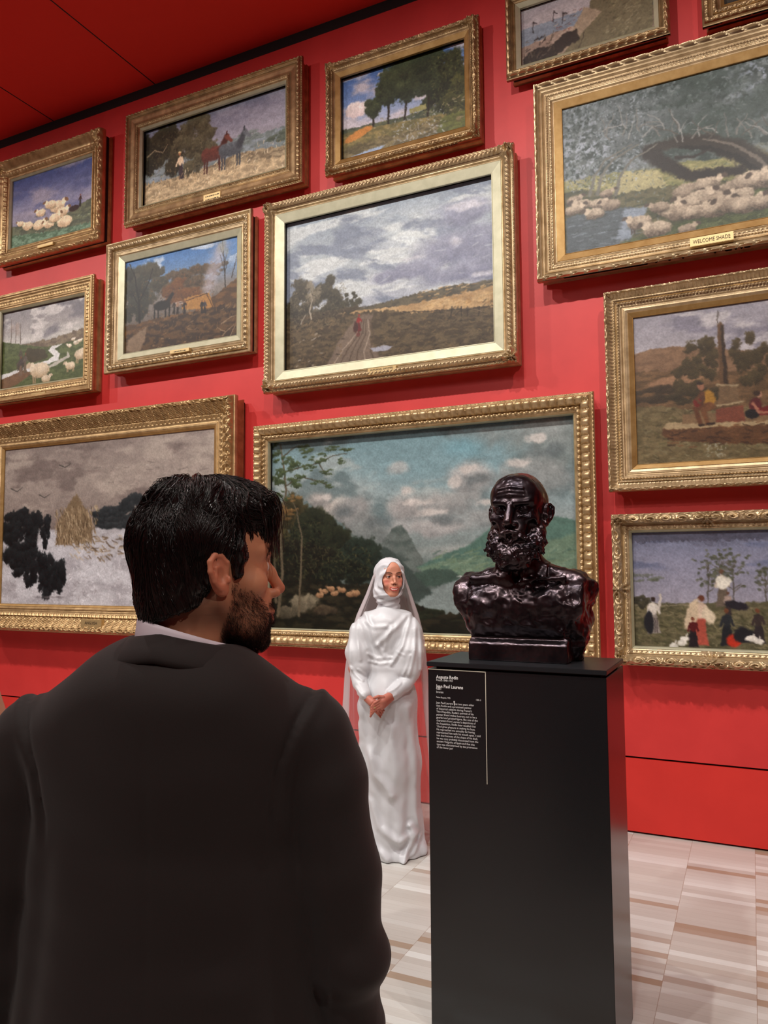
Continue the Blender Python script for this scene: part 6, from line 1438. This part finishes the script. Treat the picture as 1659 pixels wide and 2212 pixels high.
# ------------------------------------------------------------------ the woman in white
M_satin = mat('white_satin', rgb(204, 205, 208), 0.36, spec=0.5, sheen=0.2)
M_scarf = mat('white_chiffon_scarf', rgb(206, 206, 210), 0.5, spec=0.4, sheen=0.2)
def veil_mat():
    M = mat('sheer_white_veil', rgb(228, 218, 220), 0.6, spec=0.2); b = bsdf(M)
    out = M.node_tree.nodes['Material Output']
    tr = nd(M, 'ShaderNodeBsdfTransparent'); tl = nd(M, 'ShaderNodeBsdfTranslucent'); tl.inputs[0].default_value = rgb(230, 220, 222)
    m1 = nd(M, 'ShaderNodeMixShader'); m1.inputs[0].default_value = 0.4; lk(M, b.outputs[0], m1.inputs[1]); lk(M, tl.outputs[0], m1.inputs[2])
    m2 = nd(M, 'ShaderNodeMixShader'); m2.inputs[0].default_value = 0.42; lk(M, tr.outputs[0], m2.inputs[1]); lk(M, m1.outputs[0], m2.inputs[2]); lk(M, m2.outputs[0], out.inputs['Surface'])
    return M
M_veil = veil_mat()
def build_woman():
    fp = floorpt(850, 1843); dist = float((fp - CAMPOS) @ CF); B = Frame(850, dist)
    J = lambda px, py, y=0.0: B.J(px, py, y)
    # ---- head, turned to the viewer's right
    k = 0.93; yaw = math.radians(17); hp = J(842, 1249, 0.0)
    fwd = np.array([math.sin(yaw), -math.cos(yaw), 0.0]); rgt = np.array([-math.cos(yaw), -math.sin(yaw), 0.0])
    HA = np.array([rgt, fwd, [0, 0, 1.0]]) ; hl = lambda V: hp + (np.asarray(V) * k) @ HA
    hv = Vol((-0.10, -0.125, -0.15), (0.10, 0.145, 0.14), 0.0018); head_sdf(hv, fem=True, smile=True); V, Q = hv.mesh(); V = smoothV(V, Q, 1)
    x, y, z = V.T; ax_ = np.abs(x)
    C = np.tile(lin(np.array([206, 142, 116]) / 255.0), (len(V), 1))
    C = mixc(C, np.exp(-(((ax_ - 0.045) / 0.018) ** 2 + ((z + 0.022) / 0.018) ** 2)) * 0.55 * (y > 0.04), (206, 96, 88))
    bro = np.exp(-((z - (0.029 + 0.006 * np.sin((ax_ - 0.012) / 0.036 * 2.4))) / 0.0042) ** 2) * sstep(0.010, 0.016, ax_) * sstep(0.054, 0.046, ax_) * (y > 0.05); C = mixc(C, bro * 0.95, (40, 24, 20))
    lash = np.exp(-(((ax_ - 0.032) / 0.016) ** 4)) * np.exp(-((z - 0.0135 + 9 * (ax_ - 0.032) ** 2) / 0.0042) ** 2) * (y > 0.06); C = mixc(C, lash * 0.95, (26, 16, 14))
    ls = 0.005 * (ax_ / 0.027) ** 2
    lip = np.exp(-((z - (-0.0595 + ls)) / 0.0042) ** 2) + np.exp(-((z - (-0.0722 + ls * 1.4)) / 0.0050) ** 2); C = mixc(C, np.clip(lip, 0, 1) * sstep(0.031, 0.025, ax_) * (y > 0.07), (186, 62, 60))
    C = mixc(C, np.exp(-((z - (-0.0655 + ls)) / 0.0026) ** 2) * sstep(0.023, 0.018, ax_) * (y > 0.07), (236, 226, 216))
    C = mixc(C, np.exp(-(((ax_ - 0.0065) / 0.004) ** 2 + ((z + 0.039) / 0.004) ** 2)) * (y > 0.09), (80, 30, 26))
    # ---- hands, clasped in front
    hc = J(815, 1520, -0.21); hd = Vol(hc - np.array([0.11, 0.09, 0.09]), hc + np.array([0.13, 0.10, 0.10]), 0.0022)
    wl = J(788, 1503, -0.17); wr = J(848, 1500, -0.16)
    def fingers(base, dirs, L, r, n=4, step=(0, 0, -0.013), bend=(0, 0.5, -0.4)):
        for i in range(n):
            a = np.array(base) + np.array(step) * i; d = np.array(dirs) / np.linalg.norm(dirs); b2 = a + d * L * 0.5; e = d + np.array(bend); e /= np.linalg.norm(e); c2 = b2 + e * L * 0.32; e2 = e + np.array(bend); e2 /= np.linalg.norm(e2)
            hd.chain([a, b2, c2, c2 + e2 * L * 0.2], [r, r * 0.92, r * 0.85, r * 0.7], 0.002)
    # right-of-picture hand lies over the other
    pr = hc + np.array([0.030, -0.020, 0.018]); hd.cap(wr, pr, 0.022, 0.026, 0.012); hd.cap(wr + np.array([0, 0, -0.012]), pr + np.array([-0.004, 0, -0.026]), 0.018, 0.020, 0.012)
    fingers(pr + np.array([-0.012, -0.014, 0.012]), (-0.85, -0.10, -0.50), 0.075, 0.0082, 4, (-0.001, 0.002, -0.0145), (0.10, 0.35, -0.50))
    hd.chain([pr + np.array([0.0, -0.010, 0.022]), pr + np.array([-0.024, -0.018, 0.026]), pr + np.array([-0.046, -0.012, 0.018])], [0.0105, 0.0092, 0.0075], 0.004)
    pl = hc + np.array([-0.026, 0.012, 0.004]); hd.cap(wl, pl, 0.021, 0.025, 0.012)
    fingers(pl + np.array([0.010, 0.006, 0.004]), (0.80, 0.05, -0.62), 0.070, 0.0080, 4, (-0.006, 0.004, -0.012), (0.0, -0.3, -0.2))
    HV2, HQ2 = hd.mesh()
    # ---- hidden body
    bv = Vol((-0.36, -0.26, 0.01), (0.28, 0.18, 1.50), 0.011)
    bv.ell((-0.045, 0, 1.20), (0.11, 0.075, 0.17)).ell((-0.04, 0, 0.95), (0.13, 0.09, 0.16), 0.04); nb = hl(np.array([[0, -0.04, -0.13]]))[0]; bv.cap((-0.04, 0.01, 1.33), nb, 0.045, 0.045, 0.02)
    eL = np.array([-0.225, -0.03, 1.03]); eR = np.array([0.115, -0.05, 1.02])
    bv.chain([(-0.13, 0, 1.31), eL, wl], [0.035, 0.032, 0.022], 0.02); bv.chain([(0.06, 0, 1.31), eR, wr], [0.035, 0.032, 0.022], 0.02)
    for s in (-1, 1): bv.chain([(-0.03 + s * 0.07, 0, 0.88), (-0.02 + s * 0.07, 0.0, 0.48), (0.0 + s * 0.06, 0, 0.06)], [0.07, 0.05, 0.035], 0.02)
    V3, Q3 = bv.mesh(); C2 = np.tile(lin(np.array([186, 112, 94]) / 255.0), (len(HV2) + len(V3), 1))
    AV = np.concatenate([hl(V), HV2, V3]); AQ = np.concatenate([Q, HQ2 + len(V), Q3 + len(V) + len(HV2)])
    body = np_mesh('person', B.w(AV), AQ, M_skin, colors=np.concatenate([C, C2])); tag(body, 'smiling woman in a long white satin gown, headscarf and sheer veil, hands clasped', 'person')
    for s in (-1, 1):
        c0 = np.array([s * 0.0318, 0.0730, 0.0085]); ev = Vol(c0 - 0.018, c0 + 0.018, 0.0015); ev.ell(c0, (0.0120, 0.0125, 0.0085)); a, b = ev.mesh()
        dd = np.hypot(a[:, 0] - c0[0] + 0.002 , a[:, 2] - c0[2]); c = np.tile(lin(np.array([225, 218, 212]) / 255.0), (len(a), 1)); c = mixc(c, sstep(0.0080, 0.0068, dd) * (a[:, 1] > 0.07), (30, 18, 14))
        np_mesh('eye', B.w(hl(a)), b, M_skin, body, colors=c)
    P2 = hc + np.array([-0.012, -0.050, -0.012]); rm = MB(); 
    # ---- ring
    q = B.w(P2); ring_ = MB().cyl(q - np.array([0, 0.002, 0]), q + np.array([0, 0.002, 0]), 0.0045, 0.003, 8).build('ring', G_PLATE, body)
    # ---- gown: bodice, skirt and bishop sleeves
    g = Vol((-0.34, -0.30, -0.02), (0.28, 0.34, 1.42), 0.0052)
    shL = J(787, 1316, 0)[2]; shR = J(886, 1314, 0)[2]
    g.chain([(-0.145, 0.0, shL - 0.078), (-0.040, 0.0, shL - 0.034), (0.068, 0.0, shR - 0.078)], [0.050, 0.056, 0.050]); g.ell((-0.040, -0.012, 1.235), (0.135, 0.105, 0.13), 0.04)
    g.ell((-0.045, 0.0, 1.10), (0.115, 0.095, 0.14), 0.05)
    g.chain([(-0.045, 0.0, 1.02), (-0.035, 0.0, 0.86), (-0.028, 0.01, 0.50), (-0.018, 0.02, 0.14), (-0.005, 0.02, 0.0)], [0.115, 0.155, 0.163, 0.160, 0.162], 0.05)
    g.cap((0.03, -0.02, 0.02), (0.150, -0.03, 0.025), 0.05, 0.026, 0.05); g.cap((-0.10, -0.10, 0.02), (0.02, -0.13, 0.015), 0.03, 0.03, 0.04)
    # sleeves
    g.chain([(-0.135, 0.0, shL - 0.060), (-0.180, -0.015, 1.23), (-0.198, -0.035, 1.12), (-0.192, -0.055, 1.045)], [0.052, 0.070, 0.078, 0.066], 0.02)
    g.chain([(0.060, 0.0, shR - 0.058), (0.085, -0.020, 1.23), (0.080, -0.055, 1.12), (0.075, -0.075, 1.035)], [0.050, 0.075, 0.090, 0.078], 0.02)
    g.chain([(-0.205, -0.06, 1.010), (-0.190, -0.10, 0.955), wl + (-0.002, 0.0, 0.006)], [0.048, 0.042, 0.034], 0.010)
    g.chain([(0.085, -0.08, 1.000), (0.060, -0.115, 0.955), wr + (0.004, 0.0, 0.006)], [0.050, 0.042, 0.034], 0.010)
    def seg(px, pts):
        q = [J(*p) for p in pts]; return q
    # folds drawn as ridges over the front (photo polylines -> gown coordinates), (points, width m, height m)
    ridges = [([(785, 1315), (800, 1350), (812, 1385), (830, 1412)], 0.010, 0.011), ([(775, 1330), (785, 1370), (798, 1400), (812, 1425)], 0.010, 0.008), ([(882, 1325), (862, 1345), (835, 1370), (815, 1390)], 0.012, 0.012),
              ([(890, 1318), (880, 1350), (868, 1390), (845, 1430)], 0.009, 0.012), ([(893, 1312), (897, 1350), (893, 1400), (882, 1450)], 0.009, 0.010), ([(900, 1330), (908, 1380), (908, 1440)], 0.009, 0.008),
              ([(773, 1330), (772, 1370), (780, 1420)], 0.009, 0.009), ([(762, 1345), (757, 1390), (760, 1440)], 0.009, 0.008), ([(845, 1352), (835, 1375), (830, 1400)], 0.009, 0.008),
              ([(788, 1340), (808, 1352), (835, 1350)], 0.010, 0.006), ([(796, 1408), (815, 1418), (845, 1416)], 0.008, 0.006), ([(798, 1424), (820, 1430), (845, 1425)], 0.007, 0.005),
              ([(856, 1402), (872, 1410)], 0.006, 0.004), ([(758, 1436), (770, 1452), (785, 1462)], 0.007, 0.009), ([(775, 1440), (790, 1452)], 0.006, 0.007), ([(870, 1450), (878, 1432), (884, 1410)], 0.007, 0.008),
              ([(772, 1476), (785, 1490), (800, 1503)], 0.006, 0.006), ([(772, 1490), (784, 1506), (796, 1514)], 0.005, 0.005), ([(838, 1484), (856, 1474), (864, 1466)], 0.006, 0.007), ([(818, 1500), (840, 1498), (856, 1488)], 0.005, 0.005),
              ([(774, 1520), (790, 1600), (815, 1660), (845, 1700)], 0.024, 0.016), ([(845, 1560), (855, 1640), (850, 1700), (862, 1790)], 0.028, 0.014), ([(772, 1560), (778, 1640), (782, 1720), (800, 1800), (835, 1835)], 0.018, 0.015),
              ([(880, 1520), (893, 1620), (897, 1720), (905, 1790)], 0.020, 0.012), ([(800, 1720), (820, 1770), (860, 1800), (885, 1790)], 0.018, 0.014), ([(885, 1770), (895, 1790), (870, 1838)], 0.014, 0.016), ([(907, 1800), (892, 1828), (868, 1843)], 0.010, 0.012)]
    rq = [([J(*p) for p in pts], w_, h_) for pts, w_, h_ in ridges]
    def gd(x, y, z):
        d = np.zeros_like(x); fr = sstep(0.03, -0.02, y)
        for pts, w_, h_ in rq:
            m = np.full(x.shape, 9.0)
            for a, b in zip(pts[:-1], pts[1:]):
                dx, dz = b[0] - a[0], b[2] - a[2]; t = np.clip(((x - a[0]) * dx + (z - a[2]) * dz) / (dx * dx + dz * dz + 1e-9), 0, 1); m = np.minimum(m, np.hypot(x - a[0] - t * dx, z - a[2] - t * dz))
            d -= fr * h_ * (0.62 if h_ < 0.0125 else 0.9) * (0.55 + 0.9 * fbm(x * 14, z * 14, 77, 2)) * (np.exp(-(m / w_) ** 2) - 0.35 * np.exp(-((m - 2.0 * w_) / w_) ** 2))
        a_ = np.arctan2(y, x + 0.03); sk = sstep(0.95, 0.6, z)
        d -= sk * (1 - fr * 0.75) * 0.014 * np.sin(a_ * 11 + 2 * fbm(z * 2, a_ * 2, 4, 2)) ; d -= (fbm(x * 16, z * 9, 3, 2, z=y * 16) - 0.5) * 0.010
        return d
    g.disp(gd, 0.04); g.ell(hl(np.array([[0, -0.02, -0.13]]))[0] + np.array([0.0, -0.03, 0.02]), (0.075, 0.080, 0.045), 0.012, sub=True)
    g.plane((0, 0, -1), -0.003); GV, GQ = g.mesh(); GV = smoothV(GV, GQ, 1); GV[:, 2] = np.maximum(GV[:, 2], 0.002)
    np_mesh('gown', B.w(GV), GQ, M_satin, body)
    # ---- headscarf
    s = Vol((-0.125, -0.135, -0.235), (0.125, 0.150, 0.140), 0.0024)
    s.ell((0, -0.012, 0.030), (0.090, 0.116, 0.100)); s.ell((0, 0.012, -0.030), (0.080, 0.092, 0.088), 0.03); s.ell((0, 0.030, -0.085), (0.058, 0.062, 0.040), 0.03)
    s.chain([(0, -0.01, -0.10), (0, -0.022, -0.165), (0, -0.03, -0.215)], [0.060, 0.062, 0.078], 0.02)
    s.ell((0.055, -0.01, -0.08), (0.045, 0.06, 0.07), 0.03)
    f_ = Vol((-0.125, -0.135, -0.235), (0.125, 0.150, 0.140), 0.0024)
    f_.ell((0, 0.10, -0.022), (0.0680, 0.9, 0.090)); f_.ell((0, 0.10, 0.045), (0.040, 0.9, 0.054), 0.02); f_.plane((0, -1, 0), -0.015, 0.0)
    s.disp(lambda x, y, z: -(0.0045 * np.sin(np.hypot(y - 0.10, (z + 0.015)) * 120 + 3 * fbm(x * 20, z * 20, 3, 2)) * sstep(0.01, 0.05, np.abs(x)) + (fbm(x * 30, z * 22, 5, 2, z=y * 30) - 0.5) * 0.006 + 0.004 * np.sin(z * 150 + x * 60) * sstep(-0.09, -0.12, z)), 0.02)
    s.f = np.maximum(s.f, -f_.f); inner = Vol((-0.125, -0.135, -0.235), (0.125, 0.150, 0.140), 0.0024)
    SV, SQ = s.mesh(); SV = smoothV(SV, SQ, 1); np_mesh('headscarf', B.w(hl(SV)), SQ, M_scarf, body)
    # ---- sheer veil: falls from the crown behind the shoulders to the floor
    top = hl(np.array([[0, -0.02, 0.134]]))[0]; nu, nv = 150, 120; VV = np.zeros((nv + 1, nu + 1, 3))
    lz = [1.66, 1.60, 1.55, 1.45, 1.33, 1.20, 1.02, 0.80, 0.55, 0.30, 0.10, 0.02, 0.015]
    lw = [0.02, 0.07, 0.092, 0.125, 0.170, 0.205, 0.225, 0.238, 0.255, 0.275, 0.30, 0.33, 0.42]; ld = [0.02, 0.09, 0.115, 0.125, 0.135, 0.145, 0.17, 0.20, 0.22, 0.25, 0.30, 0.36, 0.55]
    lx = [top[0], top[0], top[0], -0.028, -0.035, -0.040, -0.045, -0.045, -0.035, -0.015, 0.0, 0.01, 0.03]
    T_ = np.linspace(0, 1, len(lz)); tv = np.linspace(0, 1, nv + 1)
    for i, t in enumerate(tv):
        zz = np.interp(t, T_, lz); W_ = np.interp(t, T_, lw); D_ = np.interp(t, T_, ld); cx_ = np.interp(t, T_, lx)
        if zz > top[2]: zz = top[2] + (zz - top[2]) * 0.2
        u = np.linspace(-1, 1, nu + 1); a = u * (math.pi * 0.5 + 0.42 * (1 - 0.2 * t) * min(1, t * 8))
        fold = 1 + (0.05 + 0.02 * t) * min(1, t * 4) * np.sin(u * 34 + 3 * np.sin(t * 4) + 2 * np.sin(u * 9)); 
        VV[i, :, 0] = cx_ + np.sin(a) * W_ * fold; VV[i, :, 1] = 0.01 + np.cos(a) * D_ * fold; VV[i, :, 2] = zz if zz > 0.03 else zz + 0.004 * (1 + np.sin(u * 34 + 7 * t))
    idx = np.arange((nv + 1) * (nu + 1)).reshape(nv + 1, nu + 1); VQ = np.stack([idx[:-1, :-1], idx[:-1, 1:], idx[1:, 1:], idx[1:, :-1]], -1).reshape(-1, 4)
    np_mesh('veil', B.w(VV.reshape(-1, 3)), VQ, M_veil, body)
build_woman()
# ------------------------------------------------------------------ a visitor whose bare arm just enters at the left edge
M_dress = mat('pale_dress_cloth', rgb(214, 204, 200), 0.7)
def build_visitor():
    B = Frame(-150, 2.05); k = 0.92
    th = math.radians(35); hp = np.array([0.0, 0.0, 1.535]); fwd = np.array([math.sin(th), math.cos(th), 0.0]); rgt = np.array([math.cos(th), -math.sin(th), 0]); HA = np.array([rgt, fwd, [0, 0, 1.0]])
    hv = Vol((-0.10, -0.125, -0.15), (0.10, 0.145, 0.14), 0.004); head_sdf(hv, fem=True); hV, hQ = hv.mesh(); hV = hp + hV * k @ HA
    b = Vol((-0.30, -0.24, 0.01), (0.36, 0.40, 1.48), 0.009)
    b.cap((0, 0, 1.30), (0, 0, 1.45), 0.050, 0.046); b.ell((0, 0, 1.18), (0.135, 0.095, 0.19), 0.03); b.ell((0, 0, 0.95), (0.16, 0.11, 0.16), 0.05)
    a0 = B.J(-62, 1440, 0.0); a1 = B.J(32, 1705, 0.04); a2 = a1 + np.array([-0.09, 0.17, 0.02])
    b.chain([(0.06, 0, 1.32), a0, a1, a2], [0.05, 0.046, 0.039, 0.027], 0.03); b.chain([(-0.06, 0, 1.32), (-0.16, 0, 1.29), (-0.20, 0, 1.05), (-0.08, 0.18, 1.06)], [0.05, 0.045, 0.036, 0.026], 0.03)
    for s in (-1, 1): b.chain([(s * 0.08, 0, 0.86), (s * 0.08, 0, 0.48), (s * 0.08, 0, 0.06)], [0.07, 0.05, 0.036], 0.03); b.cap((s * 0.08, -0.03, 0.035), (s * 0.085, 0.14, 0.028), 0.032, 0.024, 0.02)
    b.plane((0, 0, -1), -0.006); V, Q = b.mesh()
    h = Vol((-0.22, 0.10, 0.92), (0.26, 0.42, 1.22), 0.004); simple_hand(h, a2, None, (-0.6, 0.75, 0.05), (0, 0.1, 1), (-0.9, -0.2, -0.3)); simple_hand(h, (-0.08, 0.18, 1.06), None, (0.6, 0.75, 0.05), (0, 0.1, 1), (0.9, -0.2, -0.3)); V2, Q2 = h.mesh()
    AV = np.concatenate([V, hV, V2]); AQ = np.concatenate([Q, hQ + len(V), Q2 + len(V) + len(hV)]); C = np.tile(lin(np.array([206, 150, 122]) / 255.0), (len(AV), 1))
    o = np_mesh('person', B.w(AV), AQ, M_skin, colors=C); tag(o, 'visitor at the left edge of whom only a bare upper arm shows', 'person')
    d = Vol((-0.32, -0.30, 0.10), (0.32, 0.30, 1.36), 0.009); d.ell((0, 0, 1.17), (0.148, 0.108, 0.15)); d.ell((0, 0, 1.02), (0.125, 0.105, 0.16), 0.04); d.chain([(0, 0, 0.95), (0, 0, 0.60), (0, 0, 0.30)], [0.165, 0.19, 0.22], 0.05)
    d.disp(lambda x, y, z: -0.012 * np.sin(np.arctan2(y, x) * 12) * sstep(0.9, 0.5, z), 0.03); d.plane((0, 0, -1), -0.30); V, Q = d.mesh(); np_mesh('dress', B.w(V), Q, M_dress, o)
    g = Vol((-0.12, -0.15, -0.18), (0.12, 0.12, 0.15), 0.004); g.ell((0, -0.018, 0.035), (0.086, 0.105, 0.098)); g.ell((0, -0.06, -0.06), (0.075, 0.05, 0.10), 0.03); g.box((0, 0.10, -0.06), (0.12, 0.075, 0.12), 0.02, 0.01, sub=True)
    g.disp(lambda x, y, z: -(fbm(np.arctan2(y, x) * 9, z * 5, 3, 2) - 0.5) * 0.012, 0.02); V, Q = g.mesh(); np_mesh('hair', B.w(hp + V * k @ HA), Q, M_hair, o)
build_visitor()
